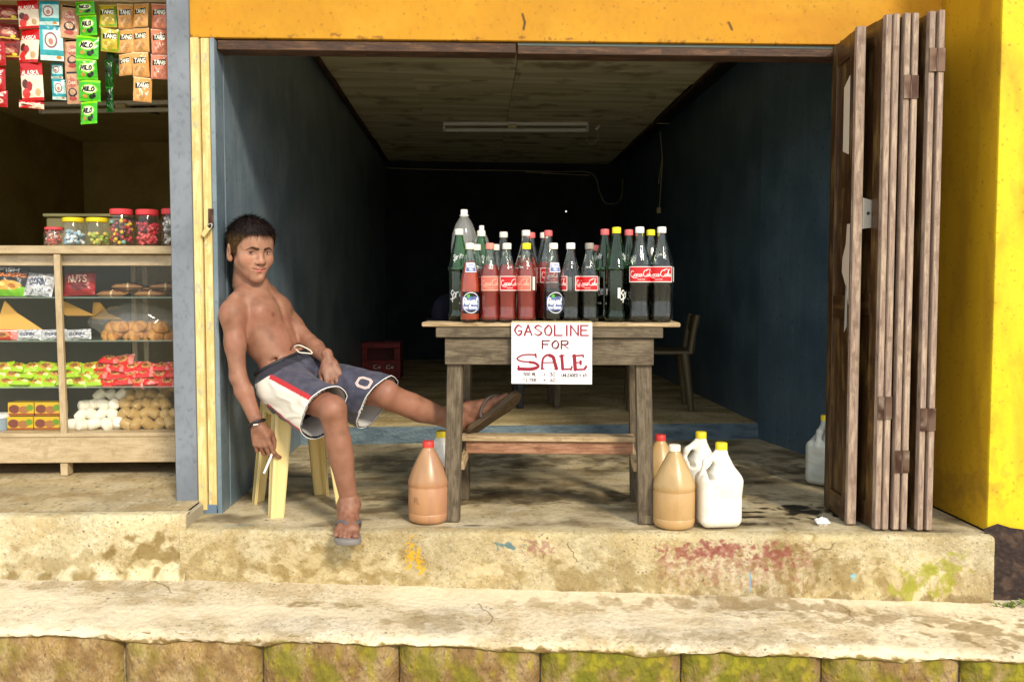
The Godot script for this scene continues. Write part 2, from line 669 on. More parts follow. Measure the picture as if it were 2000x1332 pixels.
func build_ground_and_steps() -> void:
	var g := Shape.new()
	var q := []
	for p in [Vector3(-160, -0.62, -160), Vector3(160, -0.62, -160), Vector3(160, -0.62, 160), Vector3(-160, -0.62, 160)]:
		q.append(g.v(p, Vector3.UP, Vector2(p.x, p.z) * 0.5))
	g.quad(q[0], q[1], q[2], q[3])
	var road := concrete(256, 256, 2.0, 2.0, 900, Color(0.70, 0.65, 0.56))
	structure("ground", g, tm(road, 0.9))

	# lower step: worn tread, rounded nose, then a ragged skirt of mortar over blocks
	var ragged := FastNoiseLite.new()
	ragged.seed = 77
	ragged.frequency = 1.9
	ragged.fractal_octaves = 5
	ragged.fractal_gain = 0.55
	var skirt := func(x: float) -> float: return 0.034 + 0.022 * ragged.get_noise_1d(x)
	var tread := sweep(-2.15, 2.05, 260, func(x: float) -> Array:
		var y := low_y(x)
		var z := low_edge(x)
		return [Vector3(x, y + 0.02, edge(x) - 0.25), Vector3(x, y + 0.004, edge(x)), Vector3(x, y, edge(x) + 0.1), Vector3(x, y - 0.002, lerpf(edge(x), z, 0.5)), Vector3(x, y - 0.006, z - 0.06), Vector3(x, y - 0.01, z - 0.02), Vector3(x, y - 0.02, z - 0.004), Vector3(x, y - 0.028, z), Vector3(x, y - skirt.call(x), z - 0.001), Vector3(x, y - skirt.call(x) - 0.006, z - 0.009), Vector3(x, y - skirt.call(x) - 0.008, z - 0.06), Vector3(x, -0.64, z - 0.07)], 0.016, 3,
		[[0.0, 0.2], [0.06, 0.3], [0.12, 0.4], [0.25, 0.5], [0.40, 0.8], [0.44, 1.0], [0.465, 1.2], [0.48, 0.8], [0.5, 0.5], [0.52, 0.4], [0.56, 0.3], [1.0, 0.2]])
	var step := structure("lower_step", tread, tm(lower_tex(), 0.85, relief(700, 165, 4.2, 8, 6, 26.0), 0.5))
	# the concrete blocks under the mortar, each its own piece
	var block_mats := []
	for k in 3:
		var bt := concrete(192, 128, 0.42, 0.3, 200 + k * 7, Color(0.62, 0.50, 0.31))
		bt.mottle(Color(0.42, 0.30, 0.15), 0.55, 9.0, -0.3, 0.6, 230 + k, Vector2.ONE, 4)
		bt.mottle(Color(0.42, 0.41, 0.05), [0.35, 0.7, 0.95][k], 6.0, [0.0, -0.25, -0.45][k], [0.8, 0.6, 0.4][k], 240 + k, Vector2.ONE, 5)
		bt.mottle(Color(0.62, 0.57, 0.10), [0.1, 0.4, 0.6][k], 14.0, 0.1, 0.6, 250 + k, Vector2.ONE, 4)
		block_mats.append(tm(bt, 0.92, relief(192, 128, 0.42, 260 + k, 6, 30.0), 0.7))
	var joints := [-1.955, -1.5245, -1.0919, -0.66, -0.2358, 0.2, 0.632, 1.06, 1.48, 1.92]
	for k in joints.size() - 1:
		var x0: float = joints[k] + 0.0025
		var x1: float = joints[k + 1] - 0.0025
		part("concrete_block", rough_face(x0, x1, k), block_mats[[0, 0, 0, 1, 1, 2, 2, 1, 2][k]], step)

	# upper step under the shop's front: nose and face
	var nose := sweep(-1.056, 1.80, 120, func(x: float) -> Array:
		var z := edge(x)
		return [Vector3(x, 0.0, z - 0.05), Vector3(x, -0.001, z - 0.02), Vector3(x, -0.005, z - 0.007), Vector3(x, -0.014, z - 0.001), Vector3(x, -0.03, z), Vector3(x, -0.08, z), Vector3(x, -0.14, z), Vector3(x, low_y(x) - 0.03, z + 0.004)], 0.010, 5,
		[[0.0, 0.0], [0.08, 0.5], [0.13, 1.0], [0.17, 1.0], [0.24, 1.0], [0.44, 1.0], [0.68, 1.0], [1.0, 1.0]])
	structure("upper_step", nose, tm(riser_tex(), 0.85, relief(900, 90, 2.86, 9, 6, 30.0), 0.35))

	# the shop's floor, reaching back to the platform
	var ft := concrete(720, 560, 2.9, 2.2, 300, Color(0.80, 0.73, 0.58))
	ft.mottle(Color(0.24, 0.19, 0.11), 0.6, 2.4, -0.30, 0.75, 310, Vector2(0.8, 1.1), 6)
	ft.mottle(Color(0.82, 0.76, 0.62), 0.6, 5.0, -0.3, 0.6, 311, Vector2(0.8, 1.1), 6)
	for b in [[2.38, 1.87, 0.15, 0.085, 1.25], [2.52, 1.86, 0.14, 0.07, 1.1], [2.30, 1.79, 0.08, 0.04, 1.1], [2.13, 1.855, 0.05, 0.014, 1.0], [2.16, 1.79, 0.05, 0.014, 1.0], [2.19, 1.70, 0.05, 0.02, 0.9], [2.10, 1.93, 0.05, 0.012, 1.0], [2.0, 1.6, 0.3, 0.10, 0.5], [1.35, 1.55, 0.6, 0.13, 0.6], [0.95, 1.6, 0.35, 0.12, 0.5], [2.3, 1.05, 0.4, 0.25, 0.6], [2.02, 2.03, 0.2, 0.02, 0.7], [1.9, 1.95, 0.05, 0.012, 0.8], [1.06, 2.01, 0.07, 0.012, 0.7], [0.9, 0.8, 0.9, 0.2, 0.5]]:
		ft.blob(b[0], b[1], b[2], b[3], Color(0.14, 0.11, 0.06), minf(1.0, b[4] * (1.0 if b[1] > 1.7 else 0.6)), 0.8, int(b[0] * 71), 8.0)
	for k in 6:
		ft.crack(100.0 + 100.0 * k, 380.0 + 20.0 * (k % 4), 0.4 * (k % 3), 12, Color(0.22, 0.17, 0.1), 90 + k)
	ft.blob(0.16, 2.0, 0.12, 0.03, Color(0.42, 0.55, 0.60), 0.5, 1.0, 4, 20.0)
	var floor_mesh := Shape.new()
	var rows := []
	var uvs := []
	for j in 25:
		var row := []
		var uv := []
		for i in 41:
			var x := lerpf(-1.056, 1.80, i / 40.0)
			var z := lerpf(-1.75, edge(x) - 0.05, j / 24.0)
			row.append(Vector3(x, 0.0, z))
			uv.append(Vector2((x + 1.06) / 2.9, (z + 1.78) / 2.2))
		rows.append(row)
		uvs.append(uv)
	structure("shop_floor", floor_mesh.grid(rows, uvs, true), tm(ft, 0.62, relief(512, 400, 2.9, 12, 6, 24.0), 0.25))

	# raised platform at the back of the shop, its face painted blue
	var pt := concrete(384, 512, 2.7, 4.9, 400, Color(0.86, 0.78, 0.58))
	pt.mottle(Color(0.50, 0.42, 0.27), 0.5, 1.5, -0.3, 0.6, 410, Vector2(0.5, 1.5), 4)
	var pm := Shape.new()
	var zf0 := -1.545
	var zf1 := -1.640
	var ids := []
	for p in [Vector3(-0.966, 0.095, zf0), Vector3(1.66, 0.09, zf1), Vector3(1.66, 0.10, -6.42), Vector3(-0.966, 0.10, -6.42)]:
		ids.append(pm.v(p, Vector3.UP, Vector2((p.x + 1.0) / 2.7, (p.z + 6.45) / 4.9)))
	pm.quad(ids[0], ids[1], ids[2], ids[3])
	var platform := structure("platform", pm, tm(pt, 0.75, relief(384, 512, 2.7, 14, 5, 20.0), 0.2))
	var bt2 := Tex.new(512, 32, 2.7, 0.11, Color(0.34, 0.42, 0.47))
	bt2.mottle(Color(0.20, 0.28, 0.33), 0.6, 7.0, -0.3, 0.7, 420, Vector2(0.8, 3.0), 4)
	bt2.mottle(Color(0.50, 0.57, 0.58), 0.5, 6.0, -0.1, 0.8, 421, Vector2(0.5, 3.0), 4)
	var fm := Shape.new()
	rows = []
	for i in 61:
		var x := lerpf(-0.966, 1.66, i / 60.0)
		var z := lerpf(zf0, zf1, i / 60.0)
		var wob := 0.006 * sin(x * 7.0) + 0.004 * sin(x * 19.0)
		rows.append([Vector3(x, lerpf(0.095, 0.09, i / 60.0), z), Vector3(x, 0.085 + wob * 0.5, z + 0.006), Vector3(x, 0.04, z + 0.012 + wob * 0.4), Vector3(x, 0.0 - 0.004, z + 0.016 + wob)])
	var fuv := []
	for i in 61:
		fuv.append([Vector2(i / 60.0, 0), Vector2(i / 60.0, 0.2), Vector2(i / 60.0, 0.6), Vector2(i / 60.0, 1)])
	part("painted_riser", fm.grid(rows, fuv), tm(bt2, 0.6, relief(512, 32, 2.7, 15, 5, 30.0), 0.3), platform)

	# the neighbour's floor and step, a hand higher
	var lt := concrete(512, 512, 2.7, 5.6, 500, Color(0.74, 0.66, 0.50))
	lt.blob(1.5, 5.2, 0.7, 0.12, Color(0.56, 0.46, 0.30), 0.5, 0.8, 6, 5.0)
	var lf := Shape.new()
	ids = []
	for p in [Vector3(-3.62, 0.05, -5.15), Vector3(-1.05, 0.05, -5.15), Vector3(-1.05, 0.05, 0.165), Vector3(-3.62, 0.05, 0.165)]:
		ids.append(lf.v(p, Vector3.UP, Vector2((p.x + 3.7) / 2.7, (p.z + 5.3) / 5.6)))
	lf.quad(ids[0], ids[1], ids[2], ids[3])
	structure("neighbour_floor", lf, tm(lt, 0.8, relief(256, 512, 2.7, 17, 6, 22.0), 0.2))
	var nt := concrete(900, 110, 2.6, 0.32, 520, Color(0.82, 0.76, 0.60))
	for b in [[2.48, 0.22, 0.16, 0.07, 0.7], [1.86, 0.15, 0.02, 0.05, 0.35], [2.15, 0.25, 0.3, 0.05, 0.35], [1.7, 0.3, 0.5, 0.02, 0.6]]:
		nt.blob(b[0], b[1], b[2], b[3], Color(0.45, 0.36, 0.17), b[4], 0.9, int(b[0] * 31), 9.0)
	var nstep := sweep(-3.62, -1.036, 100, func(x: float) -> Array:
		var z := 0.232 + 0.004 * sin(x * 5.0)
		return [Vector3(x, 0.046, 0.165), Vector3(x, 0.051, 0.172), Vector3(x, 0.05, z - 0.02), Vector3(x, 0.045, z - 0.006), Vector3(x, 0.034, z), Vector3(x, 0.0, z + 0.002), Vector3(x, -0.08, z), Vector3(x, -0.155, z + 0.002), Vector3(x, -0.165, z + 0.022), Vector3(x, low_y(x) - 0.03, z + 0.03)], 0.012, 6,
		[[0.0, 0.0], [0.05, 0.2], [0.15, 0.5], [0.22, 1.0], [0.26, 1.0], [0.38, 1.0], [0.66, 1.0], [0.9, 1.3], [0.93, 1.6], [1.0, 1.0]])
	structure("neighbour_step", nstep, tm(nt, 0.85, relief(800, 100, 2.6, 18, 6, 28.0), 0.35))
	var side := Shape.new().box(Vector3(-1.046, -0.078, 0.124), Vector3(0.022, 0.244, 0.212), 0.008)
	structure("neighbour_step_end", side, mt(Color(0.42, 0.36, 0.25), 0.9))

	build_weeds()


func build_weeds() -> void:
	# a tuft of weeds in the corner where the brown wall foot meets the lower step
	var w := thing("weed_tuft", "small green weeds growing at the foot of the brown wall base", "weeds", Vector3(1.86, low_y(1.86), 0.475))
	var r := RandomNumberGenerator.new()
	r.seed = 17
	var m := mt(Color(0.13, 0.17, 0.02), 0.6)
	m.backlight_enabled = true
	m.backlight = Color(0.3, 0.4, 0.05)
	for k in 26:
		var a := r.randf() * TAU
		var l := r.randf_range(0.018, 0.045)
		var o := Vector3(r.randf_range(-0.06, 0.07), 0, r.randf_range(-0.02, 0.03))
		var d := Vector3(cos(a), r.randf_range(0.5, 1.5), sin(a)).normalized()
		var side := d.cross(Vector3.UP).normalized() * l * r.randf_range(0.18, 0.3)
		var up := side.cross(d).normalized()
		var s := Shape.new()
		var i0 := s.v(o, up)
		var i1 := s.v(o + d * l * 0.55 + side, up)
		var i2 := s.v(o + d * l + Vector3(0, -l * 0.2, 0), up)
		var i3 := s.v(o + d * l * 0.55 - side, up)
		s.quad(i0, i1, i2, i3)
		part("leaf", s, m, w)


func M_concrete() -> StandardMaterial3D:
	if not M.has("concrete"):
		M.concrete = tm(concrete(256, 256, 1.0, 1.0, 640), 0.85, relief(256, 256, 1.0, 19, 6, 26.0), 0.3)
	return M.concrete


func lower_tex() -> Tex:
	var t := concrete(1400, 330, 4.2, 1.0, 100, Color(0.84, 0.77, 0.64))
	t.mottle(Color(0.88, 0.82, 0.70), 0.75, 1.3, -0.1, 0.5, 110, Vector2(0.6, 2.5), 4)
	for b in [[1.62, 0.24, 0.13, 0.03, 0.8], [1.74, 0.22, 0.08, 0.02, 0.6], [3.1, 0.12, 0.35, 0.06, 0.6], [3.5, 0.2, 0.35, 0.05, 0.6], [3.85, 0.3, 0.25, 0.10, 0.7], [2.0, 0.33, 0.14, 0.06, 0.45], [2.5, 0.15, 0.2, 0.05, 0.4], [0.8, 0.12, 0.5, 0.03, 0.3], [2.9, 0.4, 0.5, 0.04, 0.35], [0.25, 0.38, 0.25, 0.05, 0.4]]:
		t.blob(b[0], b[1], b[2], b[3], Color(0.46, 0.37, 0.22), b[4] * 0.8, 0.9, int(b[0] * 100), 9.0)
	for k in 3:
		t.crack(320.0 + 400.0 * k, 30.0 + 25.0 * (k % 3), 0.2 + 0.7 * (k % 2), 10, Color(0.36, 0.28, 0.17), 60 + k)
	# the skirt's own dirt and moss, below the nose
	for k in 40:
		var x := 4.2 * fposmod(k * 0.618, 1.0)
		t.blob(x, 0.50 + 0.03 * fposmod(k * 0.37, 1.0), 0.14, 0.025, Color(0.46, 0.36, 0.17), 0.7, 1.0, 700 + k, 14.0)
		if x > 1.6:
			t.blob(fposmod(x + 0.9, 2.6) + 1.6, 0.52, 0.12, 0.03, Color(0.44, 0.41, 0.10), 0.45, 1.2, 760 + k, 12.0)
	return t


func riser_tex() -> Tex:
	var t := concrete(1240, 128, 2.86, 0.30, 600, Color(0.73, 0.66, 0.49))
	var o := 1.056
	for b in [[0.15, 0.2, 0.2, 0.1, 0.35], [0.55, 0.2, 0.3, 0.1, 0.45], [1.5, 0.22, 0.3, 0.08, 0.4], [2.15, 0.16, 0.12, 0.1, 0.6], [2.38, 0.2, 0.16, 0.06, 0.5]]:
		t.blob(b[0], b[1], b[2], b[3], Color(0.48, 0.39, 0.20), b[4], 0.9, int(b[0] * 57), 9.0)
	for b in [[0.45, 0.15, 0.07, 0.07], [0.72, 0.17, 0.06, 0.05], [0.60, 0.22, 0.04, 0.05], [1.36, 0.13, 0.12, 0.06], [1.1, 0.2, 0.05, 0.04], [2.6, 0.19, 0.16, 0.09]]:
		t.blob(b[0], b[1], b[2], b[3], Color(0.86, 0.80, 0.66), 0.42, 0.9, int(b[0] * 93), 11.0)
	# drips of old paint: red, yellow, blue, and green growth at the right end
	for b in [[1.83, 0.105, 0.10, 0.035], [1.93, 0.095, 0.06, 0.03], [2.10, 0.12, 0.07, 0.045]]:
		t.blob(b[0], b[1], b[2], b[3], Color(0.48, 0.20, 0.17), 0.62, 1.0, int(b[0] * 17), 22.0)
	for k in 12:
		var x := 1.72 + 0.045 * k
		t.blob(x, 0.16 + 0.02 * sin(k * 2.1), 0.02, 0.06, Color(0.55, 0.34, 0.29), 0.4, 1.1, 800 + k, 26.0)
		t.blob(x + 0.02, 0.19, 0.012, 0.09, Color(0.86, 0.78, 0.72), 0.3, 1.1, 830 + k, 26.0)
	for b in [[0.825, 0.13, 0.014, 0.06], [0.855, 0.16, 0.010, 0.05], [0.87, 0.20, 0.008, 0.03]]:
		t.blob(b[0], b[1], b[2], b[3], Color(0.85, 0.62, 0.05), 0.8, 0.9, int(b[0] * 900), 40.0)
	t.blob(1.17, 0.095, 0.05, 0.014, Color(0.28, 0.42, 0.46), 0.8, 0.9, 3, 30.0)
	t.blob(1.28, 0.10, 0.05, 0.035, Color(0.50, 0.30, 0.30), 0.45, 0.9, 31, 30.0)
	t.blob(2.02, 0.23, 0.004, 0.05, Color(0.45, 0.62, 0.78), 0.9, 0.3, 7, 30.0)
	t.blob(2.378, 0.205, 0.012, 0.014, Color(0.50, 0.72, 0.80), 0.9, 0.5, 41, 60.0)
	for b in [[2.62, 0.2, 0.08, 0.05], [2.70, 0.17, 0.06, 0.06], [2.55, 0.25, 0.08, 0.03]]:
		t.blob(b[0], b[1], b[2], b[3], Color(0.55, 0.55, 0.14), 0.6, 0.9, int(b[0] * 11), 16.0)
	for k in 3:
		t.crack(230.0 + 370.0 * k, 20.0 + 12.0 * (k % 3), 0.3 + 0.9 * (k % 2), 8, Color(0.28, 0.22, 0.12), 40 + k)
	t.blob(o + 1.2, 0.28, 1.6, 0.02, Color(0.40, 0.32, 0.18), 0.5, 0.8, 77, 9.0)
	return t


# the front of one concrete block: an uneven face with worn edges
func rough_face(x0: float, x1: float, s: int) -> Shape:
	var n := FastNoiseLite.new()
	n.seed = 40 + s
	n.frequency = 14.0
	n.fractal_octaves = 4
	var rows := []
	var uvs := []
	for j in 11:
		var row := []
		var uv := []
		for i in 17:
			var u := i / 16.0
			var w := j / 10.0
			var x := lerpf(x0, x1, u)
			var y := lerpf(low_y(x) - 0.016, -0.63, w)
			var rim := minf(minf(u, 1.0 - u) * 0.4, minf(w, 1.0) * 0.5)
			var z := low_edge(x) - 0.005 - 0.014 * (1.0 - smoothstep(0.0, 0.02, rim)) + n.get_noise_2d(x, y) * 0.006
			if i == 0 or i == 16:
				z -= 0.02
			row.append(Vector3(x, y, z))
			uv.append(Vector2(u, w))
		rows.append(row)
		uvs.append(uv)
	return Shape.new().grid(rows, uvs, true)


# ---------------------------------------------------------------- walls and roof
func plaster(base: Color, s: int, sx: float, sy: float, w := 512, h := 384, grime := 0.4) -> Tex:
	var t := Tex.new(w, h, sx, sy, base)
	t.mottle(base.darkened(0.22), grime, 1.6, -0.5, 0.8, s, Vector2.ONE, 5)
	t.mottle(base.lightened(0.12), 0.5, 2.6, -0.3, 0.7, s + 1, Vector2.ONE, 5)
	t.mottle(base.darkened(0.3), grime * 0.5, 24.0, 0.0, 0.9, s + 2, Vector2(1.0, 0.6), 3)
	return t


# a wall's face: corners a (upper left), b (upper right), c, d, cut into cells so that its uv runs 0 to 1
func face(a: Vector3, b: Vector3, c: Vector3, d: Vector3) -> Shape:
	var s := Shape.new()
	var n := (b - a).cross(d - a).normalized() * -1.0
	s.quad(s.v(a, n, Vector2(0, 0)), s.v(b, n, Vector2(1, 0)), s.v(c, n, Vector2(1, 1)), s.v(d, n, Vector2(0, 1)))
	return s


# a wall as a closed box whose uv is (x or z, y) in metres over the given size
func wall_box(x0: float, x1: float, y0: float, y1: float, z0: float, z1: float, su: float, sv: float, along_z := false) -> Shape:
	var s := slab(x0, x1, y0, y1, z0, z1, 0.004)
	for i in s.V.size():
		var p := s.V[i]
		var flat := absf(s.N[i].x) > 0.5 if not along_z else absf(s.N[i].z) > 0.5
		var u := ((p.z - z0) if along_z else (p.x - x0)) + (((p.x - x0) if along_z else (p.z - z0)) if flat else 0.0)
		s.U[i] = Vector2(u / su, (y1 - p.y) / sv)
	return s


func build_walls() -> void:
	var yellow := Color(0.775, 0.545, 0.03)
	# header over the shop's opening
	var ht := plaster(yellow, 1000, 3.0, 0.9, 700, 210, 0.25)
	var chip := Color(0.20, 0.12, 0.05)
	ht.line(PackedVector2Array([Vector2(291, 165), Vector2(293, 172), Vector2(292, 178)]), 1.6, chip, 0.9)
	ht.line(PackedVector2Array([Vector2(475, 170), Vector2(478, 176)]), 1.6, chip, 0.9)
	ht.grit(1800, Color(0.5, 0.32, 0.06), 0.5, 9)
	ht.mottle(Color(0.70, 0.42, 0.03), 0.35, 1.2, -0.1, 0.7, 1003, Vector2(0.5, 2.0), 5)
	for k in 26:
		ht.blob(3.0 * fposmod(k * 0.618, 1.0), 0.80 + 0.01 * sin(k * 3.0), 0.02, 0.006, Color(0.42, 0.26, 0.08), 0.6, 1.0, 1010 + k, 40.0)
	var header := wall_box(-1.064, 1.806, 1.793, 2.6, -0.15, 0.0, 3.0, 0.9)
	solid("header_wall", header, tm(ht, 0.75, relief(512, 160, 3.0, 21, 5, 40.0), 0.06), "orange-yellow painted wall above the shop's wide opening", "wall")
	# timber under it
	var beam := thing("lintel_beam", "dark brown timber beam along the top of the shop's opening", "beam")
	part("timber", slab(-0.964, 0.16, 1.752, 1.791, -0.10, -0.012, 0.004), M.beam_wood, beam)
	part("timber", slab(0.165, 1.80, 1.747, 1.780, -0.10, -0.008, 0.004), M.beam_wood, beam)
	part("timber_strip", slab(0.165, 1.80, 1.781, 1.7915, -0.10, -0.016, 0.002), mt(Color(0.16, 0.22, 0.20), 0.7), beam)
	# right: yellow wall that stands forward of the shop front, brown at its foot
	var yt := plaster(Color(0.90, 0.77, 0.03), 1100, 1.2, 2.9, 300, 720, 0.22)
	yt.mottle(Color(0.66, 0.50, 0.05), 0.35, 6.0, 0.1, 0.8, 1107, Vector2(1.0, 0.5), 4)
	# the return beside the doors: its shade put into a browner colour
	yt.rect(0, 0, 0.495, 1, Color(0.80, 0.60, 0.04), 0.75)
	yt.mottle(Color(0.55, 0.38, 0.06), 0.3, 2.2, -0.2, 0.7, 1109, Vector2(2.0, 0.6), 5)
	yt.grit(2500, Color(0.5, 0.36, 0.08), 0.5, 8)
	for k in 14:
		yt.blob(0.62 * fposmod(k * 0.618, 1.0), 2.42 + 0.16 * fposmod(k * 0.39, 1.0), 0.10, 0.06, Color(0.60, 0.46, 0.12), 0.22, 1.0, 1120 + k, 12.0)
	var right := thing("side_wall", "bright yellow wall standing forward at the right with dark brown foot", "wall")
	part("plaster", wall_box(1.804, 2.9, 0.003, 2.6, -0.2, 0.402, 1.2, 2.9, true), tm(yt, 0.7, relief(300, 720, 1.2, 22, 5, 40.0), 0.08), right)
	var dt := Tex.new(200, 160, 1.2, 0.7, Color(0.15, 0.09, 0.07)).mottle(Color(0.30, 0.22, 0.17), 0.8, 9.0, 0.0, 0.5, 1200, Vector2.ONE, 5).mottle(Color(0.40, 0.33, 0.26), 0.4, 30.0, 0.2, 0.8, 1201)
	var foot := Shape.new()
	var rows := []
	for j in 13:
		var row := []
		for i in 25:
			var u := i / 24.0
			var w := j / 12.0
			var wob := 0.018 * sin(w * 9.0) + 0.010 * sin(w * 23.0 + 1.0)
			var x := lerpf(1.775 + wob, 2.9, u)
			row.append(Vector3(x, lerpf(0.018 + 0.016 * sin(u * 31.0) + 0.012 * sin(u * 70.0), -0.63, w), 0.418 + 0.004 * sin(x * 14.0 + w * 8.0) + (0.03 * w)))
		rows.append(row)
	foot.grid(rows, null, true)
	part("painted_foot", foot, tm(dt, 0.8, relief(200, 160, 1.2, 23, 5, 30.0), 0.4), right)
	part("foot_core", slab(1.80, 2.9, -0.63, 0.0, -0.2, 0.40, 0.004), tm(dt, 0.8), right)
	# left: the party wall's end, the cream door post and the blue jamb beside it
	var gt := plaster(Color(0.47, 0.50, 0.54), 1300, 0.12, 2.6, 40, 600, 0.5)
	gt.mottle(Color(0.25, 0.27, 0.31), 0.25, 16.0, 0.5, 0.8, 1310)
	var bt := plaster(Color(0.48, 0.54, 0.585), 1400, 6.4, 2.4, 900, 360, 0.4)
	bt.mottle(Color(0.58, 0.64, 0.68), 0.35, 3.0, -0.3, 0.8, 1401, Vector2(3.0, 0.25), 4)
	bt.mottle(Color(0.52, 0.60, 0.62), 0.35, 10.0, 0.35, 0.8, 1402, Vector2(3.0, 0.3), 3)
	bt.mottle(Color(0.33, 0.41, 0.46), 0.6, 1.6, -0.4, 0.7, 1403, Vector2.ONE, 5)
	var sr := RandomNumberGenerator.new()
	sr.seed = 5
	for k in 130:
		var x := sr.randf() * 900.0
		var y := sr.randf() * 330.0
		bt.line(PackedVector2Array([Vector2(x, y), Vector2(x + sr.randf_range(-1.0, 1.0), y + sr.randf_range(3.0, 26.0))]), sr.randf_range(0.7, 1.6), Color(0.62, 0.68, 0.70), sr.randf_range(0.15, 0.6))
	bt.grit(5000, Color(0.6, 0.66, 0.68), 0.35, 6)
	bt.grit(4000, Color(0.15, 0.19, 0.22), 0.4, 7)
	M.blue = tm(bt, 0.42, relief(900, 360, 6.4, 24, 6, 40.0), 0.08)
	M.blue.metallic_specular = 0.5
	var post := thing("party_wall", "grey-blue end of the wall between the two shops, cream post on it", "wall")
	part("wall_end", wall_box(-1.142, -1.058, -0.03, 2.6, -0.12, 0.012, 0.12, 2.6), tm(gt, 0.55, relief(40, 600, 0.12, 25, 5, 60.0), 0.05), post)
	var ct := wood(Color(0.86, 0.78, 0.52), Color(0.72, 0.60, 0.34), Color(0.93, 0.88, 0.68), 1500, 0.6)
	ct.mottle(Color(0.55, 0.58, 0.56), 0.5, 14.0, 0.42, 0.7, 1510, Vector2(1, 0.5))
	var cream := tm(ct, 0.6, relief(256, 512, 0.5, 26, 4, 70.0, 10.0), 0.05)
	cream.uv1_scale = Vector3(2, 1, 1)
	part("door_post", slab(-1.056, -1.022, 0.012, 1.79, -0.09, 0.018, 0.004), cream, post)
	part("door_post", slab(-1.020, -0.986, 0.012, 1.79, -0.09, 0.010, 0.004), cream, post)
	part("blue_foot", slab(-1.052, -0.988, -0.005, 0.035, -0.085, 0.013, 0.004), mt(Color(0.12, 0.18, 0.26), 0.6), post)
	part("blue_jamb", wall_box(-0.985, -0.966, -0.01, 1.79, -0.10, 0.016, 6.4, 2.4, true), M.blue, post)
	part("inner_wall", wall_box(-1.14, -0.964, -0.02, 2.3, -6.5, -0.101, 6.4, 2.4, true), M.blue, post)
	# hasp and padlock on the cream post
	var lock := thing("padlock", "brass padlock hanging open on a rusty hasp on the cream post", "padlock")
	part("hasp", slab(-1.0, -0.977, 1.085, 1.158, 0.011, 0.017, 0.002), M.rust, lock)
	var b := Basis(Vector3.BACK, -0.62)
	part("lock_body", bx(Vector3(-1.006, 1.070, 0.028), Vector3(0.022, 0.042, 0.013), 0.004, b), mt(Color(0.72, 0.58, 0.25), 0.25, 0.9), lock)
	var arc := []
	for k in 11:
		var a := PI * k / 10.0
		arc.append(Vector3(-1.006, 1.070, 0.028) + b * Vector3(cos(a) * 0.008, 0.021 + sin(a) * 0.016, 0))
	part("shackle", Shape.new().tube(arc, 0.0026, 8), M.metal, lock)
	# right inner wall: nearer stretch flares out a little
	var rw := Shape.new()
	var plan := [Vector2(1.80, -0.15), Vector2(1.772, -0.5), Vector2(1.748, -0.88), Vector2(1.628, -1.64), Vector2(1.628, -6.5)]
	var run := 0.0
	for k in plan.size() - 1:
		var p: Vector2 = plan[k]
		var q: Vector2 = plan[k + 1]
		var d := (q - p)
		var n := Vector3(d.y, 0, -d.x).normalized()
		if n.x > 0:
			n = -n
		var e := []
		for c in [[p, 2.3, run], [q, 2.3, run + d.length()], [q, -0.02, run + d.length()], [p, -0.02, run]]:
			e.append(rw.v(Vector3(c[0].x, c[1], c[0].y), n, Vector2(c[2] / 6.4, (2.3 - c[1]) / 2.4)))
		rw.quad(e[0], e[1], e[2], e[3])
		run += d.length()
	rw.box(Vector3(1.95, 1.14, -3.4), Vector3(0.28, 2.32, 6.3), 0.0)
	var shaded_blue: StandardMaterial3D = M.blue.duplicate()
	shaded_blue.albedo_color = Color(0.66, 0.74, 0.78)  # weaker light on the right wall, put into its colour
	solid("right_inner_wall", rw, shaded_blue, "dark blue plaster wall along the right side of the open shop", "wall")
	# back wall, with a small hole through which daylight shows
	var back := Shape.new()
	var hx := 1.003
	var hy := 1.718
	for r in [[-1.14, hx - 0.012, -0.05, 2.3], [hx + 0.012, 1.80, -0.05, 2.3], [hx - 0.012, hx + 0.012, -0.05, hy - 0.012], [hx - 0.012, hx + 0.012, hy + 0.012, 2.3]]:
		back.box(Vector3((r[0] + r[1]) * 0.5, (r[2] + r[3]) * 0.5, -6.47), Vector3(r[1] - r[0], r[3] - r[2], 0.10), 0.0, Basis(), Vector2(rng.randf(), rng.randf()))
	solid("back_wall", back, tm(plaster(Color(0.13, 0.15, 0.18), 1450, 1.0, 1.0, 256, 256), 0.9), "dark blue wall at the far end of the open shop", "wall")


